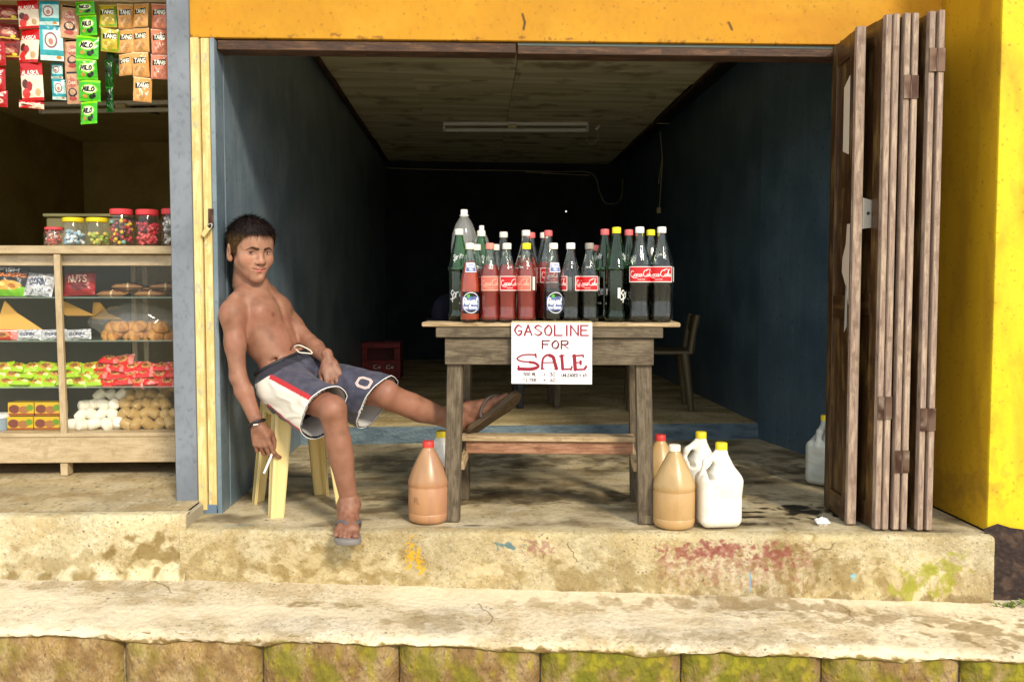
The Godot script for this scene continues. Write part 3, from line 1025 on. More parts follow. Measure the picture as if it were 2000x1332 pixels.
func build_rooms() -> void:
	# ceiling of stained plywood sheets nailed edge to edge
	var ceil_mats := []
	for k in 2:
		var ct := Tex.new(512, 512, 2.4, 2.4, Color(0.93, 0.91, 0.78))
		ct.mottle(Color(0.76, 0.73, 0.57), 0.8, 1.5, -0.5, 0.6, 1600 + k * 10, Vector2(0.35, 3.5), 5)
		ct.mottle(Color(0.90, 0.87, 0.70), 0.5, 3.0, -0.2, 0.6, 1601 + k * 10, Vector2(0.3, 4.0), 4)
		ct.mottle(Color(0.45, 0.40, 0.26), 0.5, 2.0, 0.1, 0.8, 1602 + k * 10, Vector2.ONE, 5)
		ceil_mats.append(tm(ct, 0.85, relief(512, 512, 2.4, 27, 4, 50.0, 8.0), 0.04))
	var ceiling := structure("ceiling", slab(-1.14, 1.80, 2.27, 2.32, -6.5, -0.16, 0.0), mt(Color(0.30, 0.27, 0.18), 0.9))
	var z := -0.16
	var k := 0
	while z > -6.4:
		var z1 := maxf(z - 1.22, -6.42)
		for xs in [[-0.93, 0.262], [0.266, 1.46]]:
			var s := Shape.new()
			var w := 0.012 * sin(k * 2.3)
			var pts := [Vector3(xs[0] + (0.02 * sin(k * 1.7) if xs[0] < 0 else 0.0), 2.252, z - 0.003), Vector3(xs[1] + (w if xs[1] > 1 else 0.0), 2.228 if xs[1] > 1 else 2.24, z - 0.003), Vector3(xs[1] + (w if xs[1] > 1 else 0.0), 2.228 if xs[1] > 1 else 2.24, z1), Vector3(xs[0], 2.252, z1)]
			if xs[0] > 0:
				pts[0].y = 2.24
				pts[3].y = 2.24
			var lowf := []
			for p in pts:
				lowf.append(s.v(p, Vector3.DOWN, Vector2((p.x + k * 0.7) / 2.4, (p.z + k * 0.31) / 2.4)))
			s.quad(lowf[0], lowf[1], lowf[2], lowf[3])
			for e in 4:
				var p0: Vector3 = pts[e]
				var p1: Vector3 = pts[(e + 1) % 4]
				var n := (p1 - p0).cross(Vector3.UP).normalized()
				s.quad(s.v(p0, n), s.v(p1, n), s.v(p1 + Vector3.UP * 0.008, n), s.v(p0 + Vector3.UP * 0.008, n))
			part("ceiling_panel", s, ceil_mats[k % 2], ceiling)
			k += 1
		z = z1
	# battens where the sheets meet the walls
	part("ceiling_batten", Shape.new().box(Vector3(-0.935, 2.235, -3.2), Vector3(0.03, 0.022, 6.2), 0.003), M.beam_wood, ceiling)
	part("ceiling_batten", Shape.new().box(Vector3(1.47, 2.215, -3.2), Vector3(0.025, 0.02, 6.2), 0.003), M.beam_wood, ceiling)
	part("ceiling_edge", Shape.new().box(Vector3(1.56, 2.26, -3.2), Vector3(0.20, 0.012, 6.3), 0.0), M.black, ceiling)
	# roof over everything, with eaves over the steps
	structure("roof", slab(-4.4, 2.9, 2.62, 2.70, -6.7, EAVES, 0.0), mt(Color(0.22, 0.20, 0.17), 0.8))
	# lamps: unlit tubes
	make_tube_lamp("unlit fluorescent tube lamp on the open shop's plywood ceiling", Vector3(0.34, 2.19, -4.005), 1.19, 0.035)
	make_tube_lamp("unlit fluorescent tube lamp behind the hanging sachets in the neighbouring shop", Vector3(-2.42, 2.13, -3.0), 1.25, 0.12)


const EAVES := 0.40


func make_tube_lamp(label: String, at: Vector3, length: float, turn: float) -> void:
	var lamp := thing("tube_lamp", label, "lamp", at, -turn)
	var h := length * 0.5
	part("lamp_body", Shape.new().box(Vector3(0, 0.025, -0.02), Vector3(length, 0.032, 0.045), 0.005), mt(Color(0.88, 0.88, 0.84), 0.4), lamp)
	var tube := Shape.new().tube([Vector3(-h + 0.02, -0.03, 0.01), Vector3(h - 0.02, -0.03, 0.01)], 0.016, 14)
	part("fluorescent_tube", tube, mt(Color(0.82, 0.82, 0.78), 0.25), lamp)
	for s in [-1, 1]:
		part("lamp_holder", Shape.new().box(Vector3(s * (h - 0.008), -0.012, 0.005), Vector3(0.016, 0.062, 0.035), 0.004), M.white, lamp)
	part("starter", Shape.new().box(Vector3(-0.03, 0.0, 0.012), Vector3(0.075, 0.03, 0.03), 0.005), mt(Color(0.75, 0.66, 0.4), 0.5), lamp)


# ---------------------------------------------------------------- folding door
func leaf(back: Vector2, front: Vector2, thick: float, y0: float, y1: float, s: int) -> Array:
	# [face board, front edge board, turn, centre] of one door leaf seen in plan from back to front
	var d := front - back
	var turn := Basis(Vector3.UP, atan2(d.x, d.y))
	var mid := (back + front) * 0.5
	return [turn, Vector3(mid.x, (y0 + y1) * 0.5, mid.y), d.length(), y1 - y0, thick, s]


func build_folding_door() -> void:
	var door := thing("folding_door", "old brown wooden folding door, its seven leaves stacked at the right", "door")
	# plan of each leaf: back x, back z, front x, front z, height
	var leaves := [[1.385, 0.02, 1.360, 0.300, 1.778], [1.402, 0.03, 1.425, 0.372, 1.798], [1.427, 0.03, 1.451, 0.376, 1.800], [1.464, 0.03, 1.488, 0.378, 1.802], [1.492, 0.03, 1.516, 0.380, 1.802], [1.544, 0.03, 1.570, 0.388, 1.806], [1.576, 0.03, 1.602, 0.390, 1.810]]
	var parts := []
	for k in leaves.size():
		var l: Array = leaves[k]
		var thick := 0.034 if k == 0 else 0.023
		var a := leaf(Vector2(l[0], l[1]), Vector2(l[2], l[3]), thick, 0.006, l[4], k)
		var turn: Basis = a[0]
		var mid: Vector3 = a[1]
		var w: float = a[2]
		var h: float = a[3]
		# front stile, worn pale on its edge; the rest of the leaf is a frame round a recessed panel
		var lf := part("door_leaf", bx(mid + turn * Vector3(0, 0, w * 0.5 - 0.012), Vector3(thick, h, 0.024), 0.003, turn), M.door_edge, door)
		part("stile", bx(mid + turn * Vector3(0, 0, w * 0.5 - 0.05), Vector3(thick - 0.002, h - 0.01, 0.05), 0.003, turn), M.door_face, lf)
		part("stile", bx(mid + turn * Vector3(0, 0, -w * 0.5 + 0.03), Vector3(thick, h, 0.06), 0.003, turn), M.door_face, lf)
		for y in [-h * 0.5 + 0.045, h * 0.5 - 0.045, -0.1]:
			part("rail", bx(mid + turn * Vector3(0, y, -0.008), Vector3(thick - 0.004, 0.085, w - 0.135), 0.003, turn), M.door_face, lf)
		part("door_panel", bx(mid + turn * Vector3(0, 0, -0.008), Vector3(thick * 0.4, h - 0.1, w - 0.12), 0.002, turn), M.door_face, lf)
		parts.append([lf, turn, mid, w, h])
	# old hinges across the folded pairs
	for hg in [[3, 1.55, 0.0], [3, 0.25, 0.0], [5, 1.64, 0.0], [5, 0.40, 0.0], [1, 0.44, 0.0]]:
		var l: Array = leaves[hg[0]]
		var m: Array = leaves[hg[0] + 1]
		var x0: float = l[2]
		var x1: float = m[2]
		var z: float = maxf(l[3], m[3]) + 0.001
		var hinge := part("hinge", slab(x0 - 0.012, (x0 + x1) * 0.5 - 0.002, hg[1] - 0.04, hg[1] + 0.04, z - 0.001, z + 0.003, 0.001), M.rust, parts[hg[0]][0])
		var half := slab((x0 + x1) * 0.5 + 0.002, x1 + 0.012, hg[1] - 0.04, hg[1] + 0.04, z - 0.001, z + 0.003, 0.001)
		part("hinge_leaf", half, M.rust, parts[hg[0]][0])
		part("hinge_pin", Shape.new().tube([Vector3((x0 + x1) * 0.5, hg[1] - 0.04, z + 0.002), Vector3((x0 + x1) * 0.5, hg[1] + 0.04, z + 0.002)], 0.0035, 8), M.rust, parts[hg[0]][0])
	# bolt plate standing off the first leaf, with a hole
	var f: Array = parts[0]
	var plate := Shape.new()
	var ring := PackedVector2Array([Vector2(0, -0.055), Vector2(0.038, -0.05), Vector2(0.040, 0.045), Vector2(0, 0.055)])
	plate.plate(ring, Vector3(1.380, 1.125, 0.292), Vector3.RIGHT, Vector3.UP, 0.004)
	part("bolt_plate", plate, mt(Color(0.45, 0.42, 0.36), 0.45, 0.4), f[0])
	part("bolt_hole", Shape.new().tube([Vector3(1.400, 1.125, 0.293), Vector3(1.400, 1.125, 0.2955)], 0.006, 12), M.black, f[0])
	# remains of paper and paint on the first leaf's outer face
	var turn: Basis = f[1]
	var left := turn * Vector3(-0.0188, 0, 0)
	var scraps := [
		[PackedVector2Array([Vector2(0.02, 1.36), Vector2(0.085, 1.34), Vector2(0.085, 1.62), Vector2(0.02, 1.59)]), Color(0.62, 0.54, 0.42)],
		[PackedVector2Array([Vector2(0.09, 0.86), Vector2(0.115, 0.80), Vector2(0.115, 1.09), Vector2(0.085, 1.09), Vector2(0.075, 1.02), Vector2(0.04, 0.97), Vector2(0.035, 0.92)]), Color(0.58, 0.47, 0.37)],
		[PackedVector2Array([Vector2(0.075, 0.70), Vector2(0.10, 0.72), Vector2(0.10, 0.86), Vector2(0.085, 0.88)]), Color(0.40, 0.38, 0.34)],
	]
	for sc in scraps:
		part("paper_scrap", Shape.new().plate(sc[0], f[2] + left - Vector3(0, f[4] * 0.5 + 0.006, 0), turn * Vector3(0, 0, 1), Vector3.UP, 0.0012), mt(sc[1], 0.8), f[0])


# ---------------------------------------------------------------- neighbouring shop
# a filled packet: two skins bulging from flat, crimped ends; x across, y up, z front
func packet(w: float, h: float, t: float, s: int, wrinkle := 0.1, crimp := 0.08) -> Shape:
	var n := FastNoiseLite.new()
	n.seed = s
	n.frequency = 2.2
	var out := Shape.new()
	for side in [1.0, -1.0]:
		var rows := []
		var uvs := []
		for j in 13:
			var row := []
			var uv := []
			for i in 11:
				var u := i / 5.0 - 1.0
				var v := j / 6.0 - 1.0
				var e := clampf((1.0 - absf(v)) / crimp - 1.0, 0.0, 1.0) if crimp > 0 else 1.0
				var b := pow(maxf(0.0, 1.0 - absf(u * u * u)), 0.7) * pow(maxf(0.0, 1.0 - v * v * v * v), 0.7) * e
				var z := t * 0.5 * b * (1.0 + wrinkle * 3.0 * n.get_noise_2d(u * 1.5 + s, v * 1.5)) + 0.0008
				var pinch := 1.0 - 0.06 * b + 0.03 * n.get_noise_2d(v * 2.0, s + side)
				row.append(Vector3(u * w * 0.5 * pinch, -v * h * 0.5, z * side))
				uv.append(Vector2(i / 10.0, j / 12.0))
			rows.append(row)
			uvs.append(uv)
		out.grid(rows, uvs, side > 0)
	return out


func sachet_tex(kind: String) -> StandardMaterial3D:
	if M.has("sachet_" + kind):
		return M["sachet_" + kind]
	var t: Tex
	match kind:
		"red_milk":
			t = Tex.new(96, 140, 1, 1, Color(0.93, 0.86, 0.76))
			t.rect(0, 0, 1, 0.2, Color(0.72, 0.06, 0.08)).rect(0, 0.2, 1, 0.33, Color(0.80, 0.10, 0.12)).rect(0, 0.92, 1, 1, Color(0.75, 0.06, 0.08))
			write(t, "ALASKA", 6, 29, 10.5, 15, 3.4, Color(0.98, 0.95, 0.9))
			t.oval(0.2, 0.55, 0.16, 0.13, Color(0.35, 0.14, 0.10)).oval(0.4, 0.62, 0.16, 0.14, Color(0.65, 0.12, 0.10)).oval(0.22, 0.8, 0.2, 0.14, Color(0.85, 0.2, 0.18)).oval(0.78, 0.78, 0.14, 0.11, Color(0.75, 0.62, 0.45))
		"teal":
			t = Tex.new(96, 140, 1, 1, Color(0.75, 0.90, 0.88))
			t.rect(0, 0, 1, 0.14, Color(0.10, 0.55, 0.62)).rect(0, 0.7, 1, 0.86, Color(0.20, 0.62, 0.66)).rect(0, 0.86, 1, 1, Color(0.80, 0.90, 0.88)).rect(0.0, 0.14, 0.14, 0.7, Color(0.25, 0.66, 0.68))
			t.oval(0.48, 0.42, 0.30, 0.24, Color(0.55, 0.25, 0.28)).oval(0.48, 0.42, 0.24, 0.19, Color(0.88, 0.88, 0.84)).oval(0.48, 0.46, 0.12, 0.10, Color(0.75, 0.50, 0.45)).oval(0.8, 0.9, 0.12, 0.05, Color(0.8, 0.5, 0.15))
		"coffee":
			t = Tex.new(96, 140, 1, 1, Color(0.80, 0.62, 0.48))
			t.rect(0.1, 0.02, 0.95, 0.08, Color(0.12, 0.08, 0.07)).oval(0.5, 0.36, 0.34, 0.17, Color(0.70, 0.35, 0.30), 0.7).oval(0.5, 0.66, 0.34, 0.15, Color(0.15, 0.08, 0.07)).oval(0.5, 0.64, 0.24, 0.10, Color(0.78, 0.62, 0.5)).oval(0.5, 0.84, 0.3, 0.07, Color(0.70, 0.30, 0.28))
			write(t, "Coee", 22, 40, 14, 16, 3, Color(0.95, 0.85, 0.75), 1.0)
		"green":
			t = Tex.new(112, 112, 1, 1, Color(0.22, 0.68, 0.06))
			t.rect(0, 0, 1, 0.1, Color(0.55, 0.85, 0.1)).rect(0, 0.9, 1, 1, Color(0.35, 0.8, 0.1)).oval(0.5, 0.42, 0.42, 0.25, Color(0.55, 0.85, 0.15)).oval(0.5, 0.42, 0.36, 0.2, Color(0.93, 0.94, 0.80))
			write(t, "MILO", 22, 36, 14, 22, 6.5, Color(0.06, 0.06, 0.05), 1.25, 0.25)
			t.oval(0.3, 0.76, 0.12, 0.1, Color(0.75, 0.55, 0.2)).oval(0.62, 0.78, 0.14, 0.12, Color(0.08, 0.18, 0.04)).oval(0.75, 0.7, 0.08, 0.12, Color(0.1, 0.1, 0.08))
		"dark_green":
			t = Tex.new(48, 112, 1, 1, Color(0.05, 0.30, 0.05))
			t.rect(0, 0, 1, 0.08, Color(0.1, 0.45, 0.08)).oval(0.4, 0.4, 0.4, 0.2, Color(0.03, 0.14, 0.03))
		"yellow", "orange", "pink":
			var c: Color = {"yellow": Color(0.80, 0.70, 0.18), "orange": Color(0.86, 0.62, 0.34), "pink": Color(0.86, 0.52, 0.40)}[kind]
			t = Tex.new(112, 144, 1, 1, c)
			if kind == "yellow":
				t.rect(0, 0.05, 0.08, 1, Color(0.45, 0.65, 0.12)).rect(0.9, 0.05, 1, 1, Color(0.4, 0.6, 0.1)).rect(0, 0.88, 1, 1, Color(0.45, 0.65, 0.1))
			t.rect(0, 0, 1, 0.05, c.lightened(0.4)).rect(0, 0.95, 1, 1, c.darkened(0.15))
			var quadr := PackedVector2Array()
			for k in 12:
				t.line(PackedVector2Array([Vector2(12, 38 + k * 2.6), Vector2(96, 30 + k * 2.6)]), 4.0, Color(0.07, 0.08, 0.04))
			write(t, "TANG", 17, 38, 16, 22, 5.5, Color(0.96, 0.95, 0.86), 1.25, 0.15)
			for k in 5:
				t.oval(0.3 + 0.16 * (k % 3), 0.66 + 0.1 * (k / 3) + 0.02 * k, 0.16, 0.11, c.lightened(0.3) if k % 2 else c.darkened(0.18), 0.8)
		"brown":
			t = Tex.new(96, 112, 1, 1, Color(0.42, 0.13, 0.10))
			t.oval(0.5, 0.5, 0.42, 0.25, Color(0.62, 0.25, 0.2)).oval(0.5, 0.5, 0.3, 0.15, Color(0.8, 0.6, 0.5)).rect(0, 0.78, 1, 0.86, Color(0.85, 0.72, 0.3)).rect(0, 0, 1, 0.1, Color(0.55, 0.2, 0.18)).oval(0.75, 0.7, 0.12, 0.09, Color(0.9, 0.8, 0.2))
		"red":
			t = Tex.new(96, 112, 1, 1, Color(0.66, 0.05, 0.07))
			t.oval(0.5, 0.65, 0.36, 0.2, Color(0.85, 0.7, 0.62)).oval(0.5, 0.65, 0.22, 0.12, Color(0.3, 0.1, 0.08))
			write(t, "CAFE", 12, 22, 14, 18, 4.5, Color(0.95, 0.9, 0.85))
	M["sachet_" + kind] = tm(t, 0.22)
	return M["sachet_" + kind]


func sachet_strip(label: String, kind: String, x: float, z: float, top: float, w: float, heights: Array, sway := 0.0) -> void:
	var s := thing("sachet_strip", label, "sachets", Vector3(x, top, z), sway, "strips of sachets hanging over the counter")
	var y := 0.0
	for k in heights.size():
		var h: float = heights[k]
		var p := part("sachet", packet(w * (0.97 + 0.05 * sin(k * 3.1 + x * 20.0)), h - 0.001, 0.014, int(x * -1000) + k, 0.4, 0.1), sachet_tex(kind), s, Vector3(0.004 * sin(k * 2.0 + x * 9.0), y - h * 0.5, 0.003 * cos(k * 2.4)))
		p.rotation = Vector3(0.10 * sin(k * 1.9 + x * 50.0), 0.30 * sin(k * 1.3 + x * 31.0), 0.04 * sin(k * 2.7 + x * 17.0))
		y -= h


func jar(label: String, x: float, z: float, y: float, r: float, h: float, lid: Color, sweets: Array, fill: float) -> void:
	var j := thing("sweet_jar", label, "jar", Vector3(x, y, z), 0.0, "jars of sweets on the display case")
	part("jar_body", Shape.new().lathe([Vector3(0.001, 0.002, 0), Vector3(r * 0.9, 0.002, 0), Vector3(r, 0.01, 0), Vector3(r, h * 0.72, 0), Vector3(r * 0.86, h * 0.82, 0), Vector3(r * 0.84, h * 0.86, 0)], 28), M.clear, j)
	part("jar_lid", Shape.new().lathe([Vector3(r * 0.90, h * 0.85, 0), Vector3(r * 0.92, h * 0.86, 0), Vector3(r * 0.92, h * 0.98, 0), Vector3(r * 0.86, h, 0), Vector3(0.001, h, 0)], 28), mt(lid, 0.35), j)
	var mm := Shape.new()
	var rr := RandomNumberGenerator.new()
	rr.seed = int(x * -1000)
	var size := 0.009
	var yy := 0.012
	while yy < h * fill:
		for k in int(10 * r / 0.045):
			var a := rr.randf() * TAU
			var q := (r - 0.011) * sqrt(rr.randf_range(0.25, 1.0))
			var b := Basis.from_euler(Vector3(rr.randf() * 6, rr.randf() * 6, rr.randf() * 6))
			mm.lathe([Vector3(0.0005, -size, 0), Vector3(size * 0.75, -size * 0.7, 0), Vector3(size, 0, 0), Vector3(size * 0.75, size * 0.7, 0), Vector3(0.0005, size, 0)], 7, Vector3(sin(a) * q, yy + rr.randf() * 0.008, cos(a) * q), b, 0, sweets[rr.randi() % sweets.size()])
		yy += 0.0115
	part("sweets", mm, M.gloss, j).set_meta("kind", "stuff")


func pack_tex(kind: String) -> StandardMaterial3D:
	if M.has("pack_" + kind):
		return M["pack_" + kind]
	var t := Tex.new(128, 96, 1, 1, Color(0.5, 0.5, 0.5))
	match kind:
		"cracker":
			t = Tex.new(128, 192, 1, 1, Color(0.05, 0.06, 0.09))
			t.rect(0, 0.72, 1, 1, Color(0.45, 0.72, 0.05)).oval(0.45, 0.68, 0.45, 0.16, Color(0.86, 0.62, 0.22)).oval(0.3, 0.64, 0.12, 0.07, Color(0.95, 0.78, 0.4)).oval(0.6, 0.7, 0.14, 0.07, Color(0.7, 0.45, 0.12))
			write(t, "FISH", 26, 32, 17, 20, 5, Color(0.9, 0.92, 0.95))
			write(t, "CRACKERS", 10, 62, 11.5, 20, 4.5, Color(0.93, 0.5, 0.15))
		"white":
			t = Tex.new(128, 96, 1, 1, Color(0.75, 0.76, 0.78))
			t.mottle(Color(0.25, 0.27, 0.32), 0.8, 7.0, 0.1, 0.5, 5).mottle(Color(0.9, 0.9, 0.9), 0.8, 5.0, 0.1, 0.4, 6)
			write(t, "CORN", 24, 30, 16, 24, 5, Color(0.2, 0.24, 0.35))
		"red":
			t = Tex.new(128, 96, 1, 1, Color(0.62, 0.05, 0.08))
			t.rect(0, 0, 1, 0.18, Color(0.3, 0.03, 0.05)).oval(0.55, 0.62, 0.3, 0.24, Color(0.4, 0.04, 0.05))
			write(t, "NUTS", 26, 24, 16, 24, 5, Color(0.95, 0.85, 0.75))
		"lime":
			t.rect(0, 0, 1, 1, Color(0.62, 0.78, 0.04)).oval(0.5, 0.5, 0.36, 0.32, Color(0.75, 0.55, 0.18)).oval(0.45, 0.45, 0.22, 0.18, Color(0.55, 0.36, 0.10)).rect(0, 0, 0.1, 1, Color(0.42, 0.62, 0.02)).oval(0.75, 0.7, 0.2, 0.12, Color(0.9, 0.9, 0.6))
		"scarlet":
			t.rect(0, 0, 1, 1, Color(0.82, 0.09, 0.07)).oval(0.5, 0.5, 0.3, 0.32, Color(0.75, 0.52, 0.28)).oval(0.45, 0.48, 0.18, 0.18, Color(0.5, 0.28, 0.12)).rect(0, 0.08, 1, 0.2, Color(0.9, 0.82, 0.78)).rect(0.8, 0, 1, 1, Color(0.9, 0.75, 0.7), 0.6)
		"box":
			t.rect(0, 0, 1, 1, Color(0.80, 0.66, 0.05)).oval(0.25, 0.5, 0.22, 0.34, Color(0.45, 0.2, 0.14)).oval(0.62, 0.55, 0.22, 0.3, Color(0.62, 0.4, 0.2)).oval(0.85, 0.4, 0.14, 0.25, Color(0.4, 0.55, 0.06)).rect(0, 0.85, 1, 0.95, Color(0.55, 0.1, 0.06))
		"choc":
			t.rect(0, 0, 1, 1, Color(0.55, 0.40, 0.25)).oval(0.3, 0.5, 0.28, 0.3, Color(0.25, 0.13, 0.08)).oval(0.75, 0.5, 0.22, 0.3, Color(0.30, 0.16, 0.09)).rect(0.48, 0, 0.54, 1, Color(0.8, 0.7, 0.55))
	M["pack_" + kind] = tm(t, 0.3)
	return M["pack_" + kind]


func build_left_shop() -> void:
	var olive := plaster(Color(0.66, 0.58, 0.33), 1700, 4.0, 2.3, 320, 200, 0.5)
	var om := tm(olive, 0.8)
	solid("neighbour_left_wall", wall_box(-3.75, -3.60, -0.05, 2.3, -5.2, 0.0, 4.0, 2.3, true), om, "dim olive wall at the left of the neighbouring shop", "wall")
	solid("neighbour_back_wall", wall_box(-3.60, -1.141, -0.05, 2.3, -5.2, -5.08, 4.0, 2.3), om, "dim olive wall at the back of the neighbouring shop", "wall")
	solid("neighbour_partition", wall_box(-1.175, -1.1415, -0.02, 2.3, -5.08, -0.13, 5.0, 2.3, true), om, "olive skin of the party wall inside the neighbouring shop", "wall")
	var ceil_t := plaster(Color(0.78, 0.72, 0.48), 1720, 2.5, 5.0, 256, 384, 0.5)
	ceil_t.blob(1.35, 1.6, 0.35, 0.14, Color(0.04, 0.03, 0.02), 0.95, 1.2, 12, 4.0)
	var cm := Shape.new()
	var id := []
	for p in [Vector3(-3.6, 2.215, -5.08), Vector3(-1.175, 2.215, -5.08), Vector3(-1.175, 2.215, -0.1), Vector3(-3.6, 2.215, -0.1)]:
		id.append(cm.v(p, Vector3.DOWN, Vector2((p.x + 3.65) / 2.5, (p.z + 5.1) / 5.0)))
	cm.quad(id[0], id[1], id[2], id[3])
	structure("neighbour_ceiling", cm, tm(ceil_t, 0.9))
	structure("neighbour_ceiling_core", slab(-3.75, -1.145, 2.25, 2.32, -5.2, -0.05, 0.0), mt(Color(0.1, 0.09, 0.06), 0.9))
	# front wall above the counter, and the left pier beyond the frame
	solid("neighbour_front_wall", wall_box(-3.75, -1.145, 1.985, 2.6, -0.11, 0.0, 3.0, 0.9), tm(plaster(Color(0.45, 0.42, 0.30), 1730, 3.0, 0.9, 256, 96), 0.8), "dull olive wall above the neighbouring shop's counter", "wall")
	# display case
	var fz := -0.477
	var x1 := -1.19
	var x0 := -2.62
	var dc := thing("display_case", "wooden and glass display case full of snacks in the neighbouring shop", "display case")
	part("counter_top", slab(x0, x1, 1.007, 1.042, fz - 0.52, fz + 0.02, 0.004), M.tan_panel, dc)
	part("base_board", slab(x0, x1, 0.109, 0.236, fz - 0.02, fz + 0.012, 0.004), M.tan_panel, dc)
	part("base_ledge", slab(x0, x1, 0.222, 0.240, fz - 0.50, fz + 0.018, 0.003), M.tan_panel, dc)
	part("underside_rail", slab(x0, x1, 0.958, 1.005, fz - 0.06, fz - 0.03, 0.003), M.tan_panel, dc)
	for x in [-1.776, -2.40]:
		part("leg", slab(x - 0.016, x + 0.016, 0.052, 0.108, fz - 0.05, fz + 0.005, 0.003), M.tan_panel, dc)
		var mul := bx(Vector3(x + 0.002, 0.62, fz + 0.004), Vector3(0.028, 0.772, 0.02), 0.003, Basis(Vector3.BACK, 0.012))
		part("mullion", mul, M.tan_panel, dc)
	for x in [-1.64, -1.585]:
		part("rear_post", slab(x, x + 0.025, 0.24, 1.0, fz - 0.46, fz - 0.44, 0.003), M.tan_panel, dc)
	part("back_board", slab(x0, -1.66, 0.24, 1.0, fz - 0.5, fz - 0.485, 0.003), mt(Color(0.06, 0.052, 0.03), 0.7), dc)
	for y in [0.824, 0.637, 0.437]:
		part("glass_shelf", slab(x0 + 0.02, x1 - 0.01, y - 0.006, y, fz - 0.47, fz - 0.012, 0.001), pane(Color(0.35, 0.5, 0.4), 0.35), dc)
		for x in [-1.69, -1.2]:
			part("shelf_edge", slab(x1 - 0.6 if x < -1.5 else x1 - 0.02, x1 - 0.012, y - 0.008, y - 0.0065, fz - 0.016, fz - 0.011, 0.0), M.black, dc)
	part("glass_front", slab(x0, x1, 0.245, 1.0, fz - 0.007, fz - 0.004, 0.0), M.glass, dc)
	part("plinth_shadow_board", slab(x0, x1, 0.06, 0.222, fz - 0.46, fz - 0.44, 0.0), M.black, dc)  # black sheet standing in for the shade under the case
	# jars along the counter top
	var top := 1.0425
	var red := Color(0.72, 0.06, 0.08)
	var yel := Color(0.85, 0.68, 0.02)
	jar("small squat jar with red lid, leftmost on the display case", -1.823, -0.55, top, 0.043, 0.083, red, [Color(0.5, 0.08, 0.06), Color(0.3, 0.1, 0.08), Color(0.6, 0.45, 0.35)], 0.75)
	jar("yellow-lidded jar of pale blue sweets on the display case", -1.733, -0.53, top, 0.048, 0.122, yel, [Color(0.45, 0.62, 0.75), Color(0.7, 0.75, 0.8), Color(0.25, 0.4, 0.5)], 0.5)
	jar("yellow-lidded jar of green and gold sweets on the display case", -1.632, -0.53, top, 0.048, 0.122, yel, [Color(0.35, 0.45, 0.08), Color(0.6, 0.5, 0.1), Color(0.15, 0.22, 0.05)], 0.42)
	jar("tall red-lidded jar of mixed coloured sweets on the display case", -1.540, -0.56, top, 0.052, 0.162, red, [Color(0.5, 0.05, 0.05), Color(0.08, 0.04, 0.03), Color(0.7, 0.5, 0.05), Color(0.2, 0.5, 0.45), Color(0.3, 0.06, 0.08)], 0.66)
	jar("tall red-lidded jar of red sweets on the display case", -1.428, -0.56, top, 0.052, 0.160, red, [Color(0.6, 0.03, 0.05), Color(0.45, 0.02, 0.04), Color(0.65, 0.1, 0.1)], 0.64)
	jar("red-lidded jar of black and white sweets beside the party wall", -1.318, -0.56, top, 0.052, 0.164, red, [Color(0.75, 0.73, 0.68), Color(0.1, 0.1, 0.1), Color(0.5, 0.48, 0.42)], 0.76)
	var tray := thing("storage_box", "low olive plastic box behind the jars on the display case", "box", Vector3(-1.80, top, -0.80))
	part("box_body", bx(Vector3(0.05, 0.07, 0), Vector3(0.36, 0.138, 0.2), 0.01), mt(Color(0.20, 0.18, 0.07), 0.5), tray)
	part("box_lid", bx(Vector3(0.05, 0.147, 0), Vector3(0.38, 0.016, 0.22), 0.006), mt(Color(0.26, 0.24, 0.10), 0.5), tray)
	# first glass shelf: bags of crackers, flat chocolate biscuits
	var sh := 0.8245
	bag("navy bag of fish crackers leaning on the top glass shelf", "cracker", Vector3(-2.03, sh + 0.073, -0.58), 0.15, 0.145, 0.05, -0.2)
	bag("white and grey snack bag on the top glass shelf", "white", Vector3(-1.90, sh + 0.052, -0.57), 0.125, 0.105, 0.05, -0.35)
	bag("dark red snack bag behind the case's upright on the top glass shelf", "red", Vector3(-1.75, sh + 0.06, -0.62), 0.14, 0.115, 0.05, -0.25)
	for k in 7:
		var p := thing("biscuit_pack", "flat chocolate biscuit pack, %s from the left on the top glass shelf" % ORDINAL[k], "biscuits", Vector3(-1.60 + 0.055 * k, sh + 0.014 + 0.016 * ((k * 2) % 3), -0.60 - 0.03 * (k % 3)), 0.3 * sin(k * 2.1), "biscuit packs on the top glass shelf")
		part("wrapper", packet(0.13, 0.06, 0.028, 50 + k, 0.2, 0.12), pack_tex("choc"), p).rotation.x = -1.35
	# second glass shelf: folded paper bags and a clear bag of buns
	var s2 := 0.638
	for k in 3:
		var cone := thing("paper_bag", ["large orange paper bag slumped on the middle shelf at the frame edge", "orange paper bag folded to a point on the middle shelf", "small orange paper bag behind the case's upright"][k], "paper bag", Vector3([-2.05, -1.86, -1.74][k], s2 + 0.002, [-0.57, -0.66, -0.70][k]))
		var tri := PackedVector2Array([[Vector2(-0.02, 0.17), Vector2(0.03, 0.12), Vector2(0.16, 0.035), Vector2(0.16, 0.0), Vector2(-0.06, 0.0)], [Vector2(-0.03, 0.17), Vector2(0.01, 0.165), Vector2(0.15, 0.10), Vector2(0.02, 0.10), Vector2(-0.02, 0.13)], [Vector2(0.0, 0.16), Vector2(0.03, 0.16), Vector2(0.07, 0.11), Vector2(0.14, 0.08), Vector2(0.0, 0.085)]][k])
		part("paper", Shape.new().plate(tri, Vector3.ZERO, Vector3.RIGHT, Vector3(0, 0.97, -0.24), 0.02), mt(Color(0.66, 0.36, 0.06), 0.6), cone)
	for k in 4:
		bag(["pink snack strip lying at the front of the middle shelf", "white snack strip lying beside the pink one", "pale blue snack strip on the middle shelf", "small blue snack strip behind the case's upright"][k], ["scarlet", "white", "white", "white"][k], Vector3(-2.04 + 0.105 * k, s2 + 0.022, -0.53), 0.11, 0.045, 0.025, -0.1)
